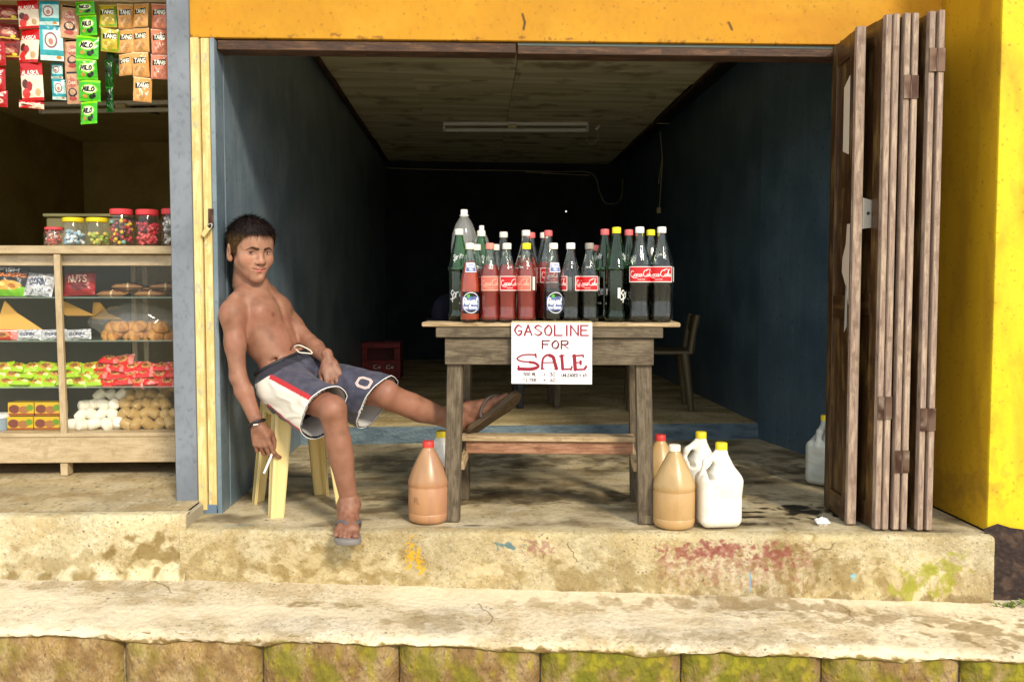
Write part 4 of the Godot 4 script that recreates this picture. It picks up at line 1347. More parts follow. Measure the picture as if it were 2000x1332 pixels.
	var bun_bag := thing("bun_bag", "knotted clear plastic bag of round buns on the middle shelf", "bag of buns", Vector3(-1.52, s2 + 0.001, -0.66))
	var bun_m := tm(Tex.new(64, 64, 1, 1, Color(0.80, 0.58, 0.30)).mottle(Color(0.62, 0.38, 0.14), 0.8, 3.0, -0.2, 0.5, 90), 0.55)
	for k in 13:
		var col := k % 7
		var row := k / 7
		var bun := Shape.new()
		bun.lathe([Vector3(0.001, 0, 0), Vector3(0.030, 0.002, 0), Vector3(0.037, 0.012, 0), Vector3(0.034, 0.026, 0), Vector3(0.022, 0.036, 0), Vector3(0.001, 0.040, 0)], 20, Vector3(-0.115 + 0.043 * col + 0.02 * row, 0.004 + 0.034 * row, 0.03 * (0.5 if col % 2 else -0.6) + 0.03), Basis(Vector3.BACK, 0.35 * sin(k * 2.0)) * Basis(Vector3.RIGHT, 0.5))
		part("bun", bun, bun_m, bun_bag)
	var film := Shape.new()
	var rows := []
	var fn := FastNoiseLite.new()
	fn.seed = 4
	fn.frequency = 2.5
	for j in 17:
		var row := []
		for i in 29:
			var a := TAU * i / 28.0
			var u := j / 16.0
			var r := 0.09 * pow(sin(PI * clampf(u, 0.03, 0.97)), 0.6) * (1.0 + 0.18 * fn.get_noise_2d(i * 0.4, j * 0.4))
			var x := lerpf(-0.20, 0.21, u)
			row.append(Vector3(x, maxf(0.001, 0.07 + sin(a) * r * 0.95), 0.02 + cos(a) * r))
		rows.append(row)
	film.grid(rows)
	part("clear_film", film, pane(Color(0.95, 0.95, 0.92), 0.06, 0.1), bun_bag)
	part("knot", Shape.new().tube([Vector3(0.20, 0.07, 0.02), Vector3(0.225, 0.085, 0.02), Vector3(0.25, 0.11, 0.02)], [0.008, 0.012, 0.03], 9), pane(Color(0.95, 0.95, 0.92), 0.2, 0.1), bun_bag)
	# third glass shelf: heaps of small packs
	for k in 24:
		var row := k / 8
		var col := k % 8
		var p := thing("noodle_snack_pack", "lime green snack pack, %s from the left in the %s layer of its heap" % [ORDINAL[col], ["bottom", "middle", "top"][row]], "snack pack", Vector3(-2.10 + 0.062 * col + 0.02 * (row % 2) - (0.03 if row == 2 else 0.0), 0.452 + 0.03 * row, -0.545 - 0.015 * row), 0.25 * sin(k * 1.7), "lime green packs on the lowest glass shelf")
		part("wrapper", packet(0.085, 0.06, 0.032, 100 + k, 0.25, 0.12), pack_tex("lime"), p).rotation = Vector3(-0.95 + 0.3 * sin(k * 2.3), 0, 0.25 * sin(k * 3.1))
	for k in 20:
		var row := k / 6
		var col := k % 6
		var p := thing("biscuit_snack_pack", "red snack pack, %s from the left in the %s layer of its heap" % [ORDINAL[col], ["bottom", "second", "third", "top"][row]], "snack pack", Vector3(-1.67 + 0.064 * col + 0.025 * (row % 2) + (0.03 if row > 1 else 0.0), 0.452 + 0.03 * row, -0.55 - 0.012 * row), 0.25 * sin(k * 1.9), "red packs on the lowest glass shelf")
		part("wrapper", packet(0.09, 0.06, 0.032, 140 + k, 0.25, 0.12), pack_tex("scarlet"), p).rotation = Vector3(-0.95 + 0.3 * sin(k * 2.7), 0, 0.25 * sin(k * 3.7))
	# bottom: boxes, a tub, white and tan rolls of sweets
	for k in 4:
		var p := thing("snack_carton", ["lower left yellow carton in the bottom of the display case", "lower right yellow carton beside the case's upright", "upper left yellow carton with a brown picture", "upper right yellow carton behind the case's upright"][k], "carton", Vector3(-1.99 + 0.115 * (k % 2), 0.241 + 0.062 * (k / 2), -0.58 - 0.01 * (k / 2)))
		var cs := Shape.new().box(Vector3(0, 0.030, 0), Vector3(0.112, 0.058, 0.08), 0.003)
		for i in cs.V.size():
			cs.U[i] = Vector2(cs.V[i].x / 0.112 + 0.5, 0.5 - (cs.V[i].y - 0.03) / 0.058)
		part("carton", cs, pack_tex("box"), p)
	var tub := thing("plastic_tub", "small grey tub with a white lid at the bottom left of the case", "tub", Vector3(-2.085, 0.241, -0.56))
	part("tub_body", Shape.new().lathe([Vector3(0.001, 0, 0), Vector3(0.036, 0, 0), Vector3(0.042, 0.055, 0)], 24), mt(Color(0.25, 0.33, 0.40), 0.4), tub)
	part("tub_lid", Shape.new().lathe([Vector3(0.044, 0.055, 0), Vector3(0.045, 0.072, 0), Vector3(0.001, 0.074, 0)], 24), M.white, tub)
	var roll := Shape.new().lathe([Vector3(0.001, -0.029, 0), Vector3(0.017, -0.028, 0), Vector3(0.0235, -0.022, 0), Vector3(0.0255, 0, 0), Vector3(0.0235, 0.022, 0), Vector3(0.017, 0.028, 0), Vector3(0.001, 0.029, 0)], 14).mesh()
	var wm := mt(Color(0.84, 0.80, 0.66), 0.45)
	var bm := tm(Tex.new(32, 64, 1, 1, Color(0.70, 0.58, 0.36)).mottle(Color(0.82, 0.74, 0.55), 0.7, 3.0, -0.1, 0.5, 95), 0.4)
	for k in 39:
		var row := 0
		var idx := k
		for n in [10, 10, 9, 7]:
			if idx < n:
				break
			idx -= n
			row += 1
		var x: float = -1.765 + 0.046 * idx + 0.022 * (row % 2) + [0.0, 0.0, 0.02, 0.06][mini(row, 3)]
		if row == 4:
			x = -1.42 + 0.05 * idx
		var white: bool = x < -1.575 + 0.004 * row
		if x > -1.27:
			continue
		var r := thing("sweet_roll", ("cream white wrapped roll, %s from the left in the %s row of the pile" if white else "tan wrapped roll, %s along in the %s row of the pile") % [ORDINAL[idx], ["lowest", "second", "third", "fourth", "topmost"][row]], "wrapped sweet", Vector3(x + 0.006 * sin(k * 5.1), 0.264 + 0.039 * row + 0.003 * sin(k * 3.7), -0.555 - 0.03 * row + 0.008 * sin(k * 7.7)), 0.0, "cream white rolls in the display case" if white else "tan rolls in the display case")
		r.rotation = Vector3(0.4 * sin(k * 2.1), 1.1 * sin(k * 1.3), PI / 2 + 0.8 * sin(k * 3.3))
		part("wrapper", roll, wm if white else bm, r)
	# strips of sachets hung along a rail
	var rail := thing("hanging_rail", "thin wooden rail that the sachet strips hang from", "rail")
	part("rail", slab(-3.4, -1.15, 1.962, 1.980, -0.155, -0.135, 0.002), M.tan_panel, rail)
	var z := -0.14
	sachet_strip("brown coffee sachets in the leftmost strip at the frame edge", "brown", -1.805, z - 0.03, 1.955, 0.088, [0.07, 0.07, 0.07])
	sachet_strip("short dark red sachets behind the leftmost strip", "red", -1.832, z + 0.02, 1.80, 0.075, [0.09, 0.09, 0.065])
	sachet_strip("red and white milk sachets, big letters, in a strip of three", "red_milk", -1.710, z, 1.962, 0.088, [0.105, 0.13, 0.145, 0.03])
	sachet_strip("pale teal sachets in the upper part of their strip", "teal", -1.625, z + 0.01, 1.957, 0.080, [0.09, 0.132])
	sachet_strip("narrow dark teal sachets hanging below the pale teal ones", "teal", -1.622, z - 0.035, 1.735, 0.048, [0.06, 0.08])
	sachet_strip("pinkish brown coffee sachets in a strip of three", "coffee", -1.557, z - 0.01, 1.951, 0.066, [0.128, 0.124, 0.124])
	sachet_strip("bright green malt drink sachets, longest strip of all", "green", -1.487, z + 0.015, 1.957, 0.080, [0.05, 0.078, 0.089, 0.079, 0.081, 0.088])
	sachet_strip("dark green sachets seen edge-on behind the bright green strip", "dark_green", -1.43, z - 0.05, 1.951, 0.032, [0.10, 0.10, 0.10, 0.10])
	sachet_strip("yellow and green fruit drink sachets in a strip of two", "yellow", -1.411, z, 1.952, 0.068, [0.09, 0.09])
	sachet_strip("small dark sachet hanging behind the yellow strip", "dark_green", -1.39, z - 0.06, 1.775, 0.04, [0.075])
	sachet_strip("tan fruit drink sachets in a strip of three", "orange", -1.349, z - 0.008, 1.955, 0.062, [0.093, 0.093, 0.086])
	sachet_strip("tan fruit drink sachets in a strip of four", "orange", -1.286, z + 0.008, 1.955, 0.066, [0.092, 0.093, 0.095, 0.096])
	sachet_strip("pinkish fruit drink sachets in a strip of three", "pink", -1.217, z, 1.955, 0.064, [0.093, 0.097, 0.096])
	sachet_strip("pinkish sachets half hidden by the party wall", "pink", -1.165, z - 0.02, 1.955, 0.06, [0.093, 0.097, 0.096])


func bag(label: String, kind: String, at: Vector3, w: float, h: float, t: float, lean: float) -> void:
	var b := thing("snack_bag", label, "snack bag", at)
	part("wrapper", packet(w, h, t, int(at.x * -731), 0.3, 0.09), pack_tex(kind), b).rotation = Vector3(lean, 0.1 * sin(at.x * 40.0), 0.06 * sin(at.x * 57.0))


# ---------------------------------------------------------------- table with the fuel bottles
const TURN := -0.093  # the table stands along the step, not along the wall


func on_table(x: float, z: float, y := 0.0) -> Vector3:
	return Vector3(0.285, y, 0.03) + Basis(Vector3.UP, TURN) * Vector3(x, 0, z)


func build_table() -> void:
	var t := thing("wooden_table", "rough weathered wooden table carrying bottles of fuel", "table", Vector3(0.285, 0, 0.03), TURN)
	part("tabletop", bx(Vector3(0.005, 0.7285, 0), Vector3(0.93, 0.017, 0.42), 0.004), M.pale_wood, t)
	part("tabletop_plank", bx(Vector3(0.0, 0.7285, -0.3), Vector3(0.90, 0.017, 0.17), 0.004), M.pale_wood, t)
	part("apron_board", bx(Vector3(0, 0.700, 0.197), Vector3(0.818, 0.038, 0.022), 0.003), M.old_wood, t)
	part("apron_board", bx(Vector3(0.0, 0.631, 0.184), Vector3(0.756, 0.098, 0.020), 0.003), M.old_wood, t)
	part("apron_board", bx(Vector3(0.0, 0.66, -0.20), Vector3(0.74, 0.11, 0.02), 0.003), M.old_wood, t)
	for x in [-0.345, 0.345]:
		part("side_apron", bx(Vector3(x, 0.66, 0), Vector3(0.02, 0.11, 0.34), 0.003), M.old_wood, t)
		for z in [0.150, -0.165]:
			var lean := Basis(Vector3.BACK, 0.022 * signf(x)) * Basis(Vector3.RIGHT, -0.03 * signf(z))
			part("leg", bx(Vector3(x * 1.01, 0.345, z + 0.012 * signf(z)), Vector3(0.058, 0.688, 0.045), 0.004, lean), M.old_wood, t)
		part("cross_rail", bx(Vector3(x * 0.93, 0.225, -0.005), Vector3(0.02, 0.035, 0.33), 0.003, Basis(Vector3.RIGHT, 0.12)), M.pale_wood, t)
	part("foot_rail", bx(Vector3(-0.005, 0.290, 0.02), Vector3(0.66, 0.022, 0.075), 0.003), M.pale_wood, t)
	var under := tm(wood(Color(0.62, 0.44, 0.33), Color(0.38, 0.24, 0.16), Color(0.74, 0.58, 0.46), 81), 0.75)
	under.uv1_scale = Vector3(2, 1, 1)
	part("stretcher", bx(Vector3(0.0, 0.254, 0.03), Vector3(0.635, 0.048, 0.024), 0.003), under, t)
	# nail heads and paint specks on the upper board
	for k in 9:
		part("nail_head", Shape.new().tube([Vector3(-0.37 + 0.092 * k, 0.706 - 0.01 * (k % 2), 0.2075), Vector3(-0.37 + 0.092 * k, 0.706 - 0.01 * (k % 2), 0.2095)], 0.0022, 8), M.rust, t)
	# the hand-lettered sign
	var s := Tex.new(960, 740, 1, 1, Color(0.93, 0.93, 0.94))
	s.mottle(Color(0.86, 0.86, 0.88), 0.6, 2.0, 0.0, 0.6, 5)
	var red := Color(0.55, 0.03, 0.16)
	var ink := Color(0.20, 0.06, 0.09)
	write(s, "GASOLINE", 36, 40, 88, 118, 23, red, 1.36, 0.0, 0.45)
	write(s, "FOR", 370, 222, 82, 92, 22, Color(0.40, 0.03, 0.10), 1.38, 0.0, 0.5)
	# the big word, thick and thin strokes with flared ends: [width, then points], round where marked
	var big := [
		[1, 15, [450, 503], [370, 498], [290, 508], [236, 545], [285, 573], [380, 582]], [1, 26, [380, 582], [445, 595], [478, 628], [440, 655]], [1, 34, [450, 648], [380, 662], [255, 658]], [0, 16, [445, 492], [452, 528]], [0, 18, [252, 628], [258, 672]],
		[1, 20, [520, 655], [522, 590], [535, 535], [575, 503], [610, 503]], [1, 34, [605, 505], [645, 525], [662, 580], [684, 652]], [0, 11, [530, 588], [660, 584]], [0, 12, [512, 660], [542, 654]], [0, 12, [664, 658], [696, 656]],
		[0, 30, [742, 508], [754, 656]], [0, 12, [714, 516], [768, 504]], [0, 17, [750, 660], [846, 656]], [0, 16, [858, 630], [848, 664]],
		[0, 36, [884, 508], [896, 660]], [0, 16, [868, 512], [980, 502]], [0, 16, [982, 500], [986, 520]], [0, 12, [896, 586], [950, 582]], [0, 24, [956, 570], [956, 600]], [0, 18, [896, 664], [1004, 658]], [0, 24, [1018, 628], [1002, 656]],
	]
	for q in big:
		var pts := []
		for xy in q.slice(2):
			pts.append(Vector2((xy[0] - 172) / 913.0 * 960.0, (xy[1] - 135) / 690.0 * 740.0))
		s.line(PackedVector2Array(smooth(pts, 6) if q[0] else pts), q[1] * 1.12 + 3.0, red)
	write(s, "500 ML", 145, 608, 22, 34, 7.5, ink, 1.3)
	write(s, "=", 388, 612, 20, 30, 7.5, ink)
	write(s, "30", 460, 605, 28, 38, 7.5, ink, 1.25)
	write(s, "UNLEADED = 65", 600, 618, 19, 32, 7.5, ink, 1.3)
	write(s, "1 LITER", 145, 678, 21, 34, 7.5, ink, 1.3)
	write(s, "=", 388, 680, 20, 30, 7.5, ink)
	write(s, "60", 466, 676, 26, 36, 7.5, Color(0.45, 0.05, 0.12), 1.25)
	s.line(PackedVector2Array([Vector2(912, 395), Vector2(914, 535)]), 2.5, Color(0.7, 0.68, 0.7))
	s.line(PackedVector2Array([Vector2(922, 395), Vector2(923, 535)]), 2.5, Color(0.7, 0.68, 0.7))
	var sign_ := thing("price_sign", "white hand-lettered sign in red paint hanging from the table's front", "sign", on_table(0.011, 0.222, 0.6275), TURN)
	var rows := []
	for j in 9:
		var row := []
		for i in 13:
			var u := i / 12.0 - 0.5
			var v := 0.5 - j / 8.0
			row.append(Vector3(u * 0.2885, v * 0.2215, 0.004 + 0.003 * sin(u * 5.0 + 0.6) + 0.006 * (0.5 - v) * u))
		rows.append(row)
	part("card", Shape.new().grid(rows, null, true), tm(s, 0.55), sign_)
	for j in rows.size():
		for i in rows[j].size():
			rows[j][i] -= Vector3(0, 0, 0.0025)
	part("card_back", Shape.new().grid(rows), mt(Color(0.75, 0.75, 0.74), 0.7), sign_)
	part("tape", Shape.new().box(Vector3(0.0, 0.112, 0.0078), Vector3(0.285, 0.006, 0.001), 0.0), pane(Color(0.75, 0.62, 0.3), 0.45, 0.2), sign_)
	# dark cap left at the table's end
	var cap := thing("cloth_cap", "dark navy cap lying at the table's left end behind the bottles", "cap", on_table(-0.385, -0.03, 0.738))
	var felt := mt(Color(0.006, 0.006, 0.010), 0.9)
	felt.specular_mode = BaseMaterial3D.SPECULAR_DISABLED
	part("cap_crown", Shape.new().lathe([Vector3(0.072, 0.0, 0), Vector3(0.074, 0.03, 0), Vector3(0.062, 0.07, 0), Vector3(0.035, 0.095, 0), Vector3(0.001, 0.102, 0)], 28), felt, cap)
	var brim := PackedVector2Array()
	for k in 15:
		var a := lerpf(-1.1, 1.1, k / 14.0)
		brim.append(Vector2(sin(a) * 0.074, cos(a) * 0.12))
	brim.append(Vector2(0.05, 0.03))
	brim.append(Vector2(-0.05, 0.03))
	part("cap_brim", Shape.new().plate(brim, Vector3(0, 0.008, 0), Vector3(0.8, 0, 0.6), Vector3(-0.6, -0.08, 0.8), 0.004), felt, cap)
	part("cap_emblem", Shape.new().plate(PackedVector2Array([Vector2(-0.012, -0.02), Vector2(0.006, -0.026), Vector2(0.014, 0.0), Vector2(-0.004, 0.026)]), Vector3(0.02, 0.045, 0.0735), Vector3.RIGHT, Vector3(0, 0.97, -0.2), 0.002), M.white, cap)


# a printed label bent round a bottle
func label_patch(r: float, y0: float, y1: float, a0: float, a1: float, n := 14, r1 := -1.0) -> Shape:
	var rows := []
	var uvs := []
	for j in 5:
		var row := []
		var uv := []
		var rr := lerpf(r, r1 if r1 > 0 else r, j / 4.0)
		for i in n + 1:
			var a := lerpf(a0, a1, float(i) / n)
			row.append(Vector3(sin(a) * rr, lerpf(y0, y1, j / 4.0), cos(a) * rr))
			uv.append(Vector2(float(i) / n, 1.0 - j / 4.0))
		rows.append(row)
		uvs.append(uv)
	return Shape.new().grid(rows, uvs)


# strokes as thin ribbons on a surface of revolution: rad.call(y) is its radius
func ribbon_text(text: String, a_mid: float, y_mid: float, cw: float, ch: float, width: float, rad: Callable, slant := 0.2, advance := 1.1, rise := 0.0) -> Shape:
	var s := Shape.new()
	var lines := strokes(text, advance, slant)
	var x_max := 0.0
	for l in lines:
		for p in l:
			x_max = maxf(x_max, p.x)
	for l in lines:
		for i in l.size() - 1:
			var p := Vector2((l[i].x - x_max * 0.5) * cw, (0.5 - l[i].y) * ch + (l[i].x - x_max * 0.5) * rise)
			var q := Vector2((l[i + 1].x - x_max * 0.5) * cw, (0.5 - l[i + 1].y) * ch + (l[i + 1].x - x_max * 0.5) * rise)
			var d := (q - p).normalized() * width * 0.5
			var o := Vector2(-d.y, d.x)
			var ids := []
			for c in [p - d * 0.6 + o, q + d * 0.6 + o, q + d * 0.6 - o, p - d * 0.6 - o]:
				var y: float = y_mid + c.y
				var r: float = rad.call(y) + 0.0006
				var a: float = a_mid + c.x / maxf(r, 0.01)
				ids.append(s.v(Vector3(sin(a) * r, y, cos(a) * r), Vector3(sin(a), 0, cos(a))))
			s.quad(ids[0], ids[1], ids[2], ids[3])
	return s


func cola_label(faded: bool) -> StandardMaterial3D:
	var key := "cola_faded" if faded else "cola"
	if M.has(key):
		return M[key]
	var ground := Color(0.80, 0.42, 0.36) if faded else Color(0.78, 0.06, 0.10)
	var ink := Color(0.90, 0.66, 0.58) if faded else Color(0.96, 0.93, 0.92)
	var t := Tex.new(288, 176, 1, 1, Color(0.95, 0.90, 0.88) if not faded else Color(0.92, 0.72, 0.64))
	t.rect(0.03, 0.05, 0.97, 0.95, ground)
	# the flowing name: two swept capitals with small letters between, and a tail under the first
	var strokes_ := [
		[[66, 58], [44, 50], [30, 78], [36, 108], [58, 112], [72, 96]], [[40, 112], [66, 126], [100, 124]],
		[[86, 84], [74, 92], [78, 110], [92, 106], [94, 88], [86, 84]], [[118, 86], [106, 86], [100, 104], [112, 112], [122, 104]], [[140, 88], [128, 88], [124, 106], [136, 112], [144, 96], [146, 84]], [[146, 84], [144, 104], [152, 112]],
		[[154, 98], [162, 97]],
		[[204, 46], [180, 46], [164, 76], [170, 106], [192, 112], [206, 98]], [[196, 40], [220, 30], [250, 38], [262, 30]],
		[[218, 84], [206, 92], [210, 110], [224, 106], [226, 90], [218, 84]], [[232, 108], [236, 74], [246, 46], [240, 96], [246, 112]], [[266, 88], [254, 90], [252, 108], [262, 110], [268, 94], [270, 86]], [[270, 86], [268, 106], [276, 112]],
	]
	for s in strokes_:
		var pts := []
		for p in s:
			pts.append(Vector2(p[0] - 8, p[1]))
		t.line(PackedVector2Array(smooth(pts, 6)), 8.0, ink, 1.0, 0.45, 0.9)
	write(t, "TRADE MARK", 96, 140, 6, 9, 2.0, ink, 1.4)
	M[key] = tm(t, 0.4)
	return M[key]


func royal_label(neck: bool) -> StandardMaterial3D:
	var key := "royal_neck" if neck else "royal"
	if M.has(key):
		return M[key]
	var t: Tex
	if neck:
		t = Tex.new(128, 96, 1, 1, Color(0.88, 0.89, 0.92))
		t.rect(0.06, 0.2, 0.94, 0.92, Color(0.36, 0.42, 0.62))
		write(t, "Royal", 18, 20, 17, 28, 6, Color(0.92, 0.93, 0.95), 1.1, 0.2)
		write(t, "TRU", 40, 62, 13, 16, 4, Color(0.9, 0.9, 0.94))
	else:
		t = Tex.new(192, 208, 1, 1, Color(0.30, 0.36, 0.56))
		t.rect(0, 0, 1, 0.22, Color(0.06, 0.05, 0.07)).rect(0, 0.86, 1, 1, Color(0.07, 0.05, 0.07))
		t.mottle(Color(0.42, 0.48, 0.66), 0.7, 2.5, -0.1, 0.5, 3)
		t.rect(0, 0, 1, 0.2, Color(0.06, 0.05, 0.07)).rect(0, 0.86, 1, 1, Color(0.07, 0.05, 0.07))
		t.oval(0.36, 0.19, 0.09, 0.08, Color(0.30, 0.72, 0.16))
		write(t, "Royal", 16, 62, 27, 56, 13, Color(0.95, 0.95, 0.96), 1.12, 0.15)
		write(t, "TRU-ORANGE", 22, 142, 11, 20, 5, Color(0.93, 0.93, 0.95), 1.25, 0.1)
		var rim := PackedVector2Array()
		for k in 41:
			var a := TAU * k / 40.0
			rim.append(Vector2(96 + cos(a) * 88, 104 + sin(a) * 97))
		t.line(rim, 7, Color(0.92, 0.93, 0.95))
	M[key] = tm(t, 0.4)
	return M[key]


const SMALL := [[0.001, 0.004, 0], [0.026, 0.0, 0], [0.0325, 0.005, 0], [0.0345, 0.013, 0], [0.0345, 0.020, 0], [0.0328, 0.030, 0.0012], [0.0325, 0.06, 0.0012], [0.0338, 0.10, 0.0012], [0.0350, 0.106, 0], [0.0352, 0.112, 0], [0.0352, 0.165, 0], [0.0340, 0.172, 0], [0.0300, 0.190, 0.0008], [0.0232, 0.212, 0.0008], [0.0175, 0.235, 0.0006], [0.0142, 0.252, 0], [0.0136, 0.262, 0], [0.0150, 0.264, 0], [0.0150, 0.268, 0], [0.0130, 0.269, 0], [0.0130, 0.281, 0]]
const LARGE := [[0.001, 0.005, 0], [0.032, 0.0, 0], [0.0400, 0.006, 0], [0.0430, 0.016, 0], [0.0430, 0.024, 0], [0.0405, 0.040, 0.0015], [0.0385, 0.075, 0.0015], [0.0410, 0.125, 0.0015], [0.0435, 0.134, 0], [0.0440, 0.140, 0], [0.0440, 0.200, 0], [0.0425, 0.208, 0], [0.0360, 0.232, 0.0010], [0.0265, 0.262, 0.0010], [0.0190, 0.292, 0.0006], [0.0155, 0.312, 0], [0.0142, 0.322, 0], [0.0155, 0.324, 0], [0.0155, 0.328, 0], [0.0135, 0.329, 0], [0.0135, 0.338, 0]]
const LIME := [[0.001, 0.005, 0], [0.032, 0.0, 0], [0.0400, 0.006, 0], [0.0425, 0.016, 0], [0.0425, 0.026, 0], [0.0370, 0.036, 0], [0.0370, 0.040, 0], [0.0370, 0.184, 0], [0.0425, 0.190, 0], [0.0425, 0.197, 0], [0.0395, 0.202, 0], [0.0330, 0.235, 0], [0.0245, 0.272, 0], [0.0180, 0.300, 0], [0.0150, 0.318, 0], [0.0142, 0.324, 0], [0.0155, 0.326, 0], [0.0155, 0.330, 0], [0.0135, 0.331, 0], [0.0135, 0.338, 0]]
const CONE := [[0.001, 0.004, 0], [0.027, 0.0, 0], [0.0345, 0.006, 0], [0.0365, 0.016, 0], [0.0360, 0.03, 0], [0.0352, 0.06, 0], [0.0365, 0.11, 0], [0.0355, 0.135, 0], [0.0315, 0.165, 0], [0.0255, 0.195, 0], [0.0190, 0.228, 0], [0.0150, 0.250, 0], [0.0138, 0.262, 0], [0.0150, 0.264, 0], [0.0150, 0.268, 0], [0.0130, 0.269, 0], [0.0130, 0.281, 0]]


func radius_at(profile: Array, y: float) -> float:
	for i in range(2, profile.size()):
		if profile[i][1] >= y:
			return lerpf(profile[i - 1][0], profile[i][0], clampf((y - profile[i - 1][1]) / maxf(profile[i][1] - profile[i - 1][1], 1e-5), 0, 1))
	return profile[-1][0]


func bottle(kind: String, label: String, x: float, z: float, cap: Color, liquid: String, turn: float, fill: float, marks := "plain") -> void:
	var prof: Array = {"small": SMALL, "large": LARGE, "lime": LIME, "cone": CONE}[kind]
	var b := thing("glass_bottle", label, "bottle", Vector3(x, 0.7385, z), turn, "bottles of fuel standing on the table")
	if not M.has("bottle_" + kind):
		var outer := []
		for p in prof:
			outer.append(Vector3(p[0], p[1], p[2]))
		for i in range(prof.size() - 1, 1, -1):
			outer.append(Vector3(maxf(prof[i][0] - 0.0026, 0.004), maxf(prof[i][1], 0.009), prof[i][2] * 0.5))
		outer.append(Vector3(0.001, 0.009, 0))
		M["bottle_" + kind] = Shape.new().lathe(outer, 60, Vector3.ZERO, Basis(), 10 if kind != "lime" and kind != "cone" else 0).mesh()
	var clear_ := "bottle_glass_green" if kind == "lime" else "bottle_glass"
	if not M.has("bottle_glass"):
		M.bottle_glass = solid_glass(Color(0.93, 0.96, 0.94))
		M.bottle_glass_green = solid_glass(Color(0.60, 0.80, 0.62))
	part("glass", M["bottle_" + kind], M[clear_], b)
	# the fuel inside
	var key := "fuel_%s_%.3f" % [kind, fill]
	if not M.has(key):
		var inner := []
		for i in prof.size():
			var p: Array = prof[i]
			if p[1] > fill:
				inner.append(Vector3(maxf(radius_at(prof, fill) - 0.0029, 0.004), fill, 0))
				inner.append(Vector3(0.0005, fill, 0))
				break
			inner.append(Vector3(maxf(p[0] - 0.0029, 0.0005), maxf(p[1], 0.0095), 0))
		M[key] = Shape.new().lathe(inner, 40).mesh()
	if not M.has("fuel_red"):
		M.fuel_red = mt(Color(0.60, 0.055, 0.040), 0.5)
		M.fuel_red.transparency = BaseMaterial3D.TRANSPARENCY_ALPHA
		M.fuel_red.albedo_color.a = 0.68
		M.fuel_red.albedo_texture = white_dot()
		M.fuel_bright = mt(Color(0.88, 0.10, 0.035), 0.5)
		M.fuel_bright.transparency = BaseMaterial3D.TRANSPARENCY_ALPHA
		M.fuel_bright.albedo_color.a = 0.85
		M.fuel_bright.albedo_texture = white_dot()
		M.fuel_dark = mt(Color(0.010, 0.008, 0.005), 0.9)
		for k in [M.fuel_red, M.fuel_bright, M.fuel_dark]:
			k.specular_mode = BaseMaterial3D.SPECULAR_DISABLED
	part("fuel", M[key], M[{"red": "fuel_red", "dark": "fuel_dark", "bright": "fuel_bright"}[liquid]], b)
	var top: float = prof[-1][1]
	if not M.has("screw_cap"):
		M.screw_cap = Shape.new().lathe([Vector3(0.0148, -0.020, 0), Vector3(0.0160, -0.0195, 0), Vector3(0.0162, -0.003, 0), Vector3(0.0150, 0.002, 0), Vector3(0.0005, 0.0025, 0)], 40, Vector3.ZERO, Basis(), 20).mesh()
	part("cap", M.screw_cap, mt(cap, 0.4), b, Vector3(0, top, 0))
	var rad := func(y: float) -> float: return radius_at(prof, y)
	match kind:
		"small", "large":
			var r: float = (0.0352 if kind == "small" else 0.0440) + 0.0005
			var y0 := 0.112 if kind == "small" else 0.142
			var y1 := 0.164 if kind == "small" else 0.198
			var span := 1.16
			var faded := marks == "faded"
			for k in 2:
				part("label", label_patch(r, y0, y1, -span + k * PI, span + k * PI, 24), cola_label(faded), b)
			part("bar_code", label_patch(r, y0 + 0.002, y1 - 0.002, 1.36, 1.72, 6), mt(Color(0.75, 0.75, 0.72), 0.5), b)
			var yt := 0.196 if kind == "small" else 0.240
			part("printed_letters", ribbon_text("LITER" if kind == "large" else "500 ML", 0.0, yt, 0.0026, 0.005, 0.0009, rad, 0.0, 1.3), M.white, b)
		"lime":
			for k in 2:
				part("printed_name", ribbon_text("Sprite", k * PI - 0.25, 0.105, 0.0125, 0.032, 0.0036, rad, 0.3, 0.92, 0.35 * 0.0125), M.white, b)
				part("printed_name", ribbon_text("Sprite", k * PI - 0.2, 0.238, 0.0075, 0.02, 0.0022, rad, 0.3, 0.92, 0.25 * 0.0075), M.white, b)
				part("printed_dot", ribbon_text("-", k * PI + 0.12, 0.140, 0.004, 0.01, 0.009, rad, 0.0), mt(Color(0.75, 0.62, 0.03), 0.5), b)
				part("printed_letters", ribbon_text("1000 ML", k * PI + 0.2, 0.066, 0.0028, 0.006, 0.0009, rad, 0.0, 1.3), M.white, b)
			part("bar_code", label_patch(0.0376, 0.085, 0.122, 1.75, 2.03, 6), mt(Color(0.75, 0.75, 0.72), 0.5), b)
			# raised dots of the moulded glass
			var dots := Shape.new()
			for j in 4:
				for i in 16:
					var a := TAU * (i + 0.5 * (j % 2)) / 16.0
					dots.lathe([Vector3(0.0022, 0.0, 0), Vector3(0.0016, 0.0010, 0), Vector3(0.0003, 0.0014, 0)], 7, Vector3(sin(a) * 0.037, 0.150 + 0.010 * j, cos(a) * 0.037), Basis(Vector3.UP, a) * Basis(Vector3.RIGHT, PI / 2))
			part("moulded_dots", dots, M[clear_], b).set_meta("kind", "stuff")
		"cone":
			part("label", label_patch(0.0366, 0.030, 0.108, -1.0, 0.95, 20, 0.0371), royal_label(false), b)
			part("neck_label", label_patch(radius_at(prof, 0.178) + 0.0006, 0.178, 0.212, -0.75, 0.75, 12, radius_at(prof, 0.212) + 0.0006), royal_label(true), b)


func solid_glass(c: Color) -> StandardMaterial3D:
	var m := StandardMaterial3D.new()
	m.albedo_color = c
	m.albedo_color.a = 0.0
	m.roughness = 0.02
	m.refraction_enabled = true
	m.refraction_scale = 0.05
	return m


func white_dot() -> ImageTexture:
	if not M.has("white_dot"):
		M.white_dot = Tex.new(4, 4, 1, 1, Color.WHITE).texture()
	return M.white_dot


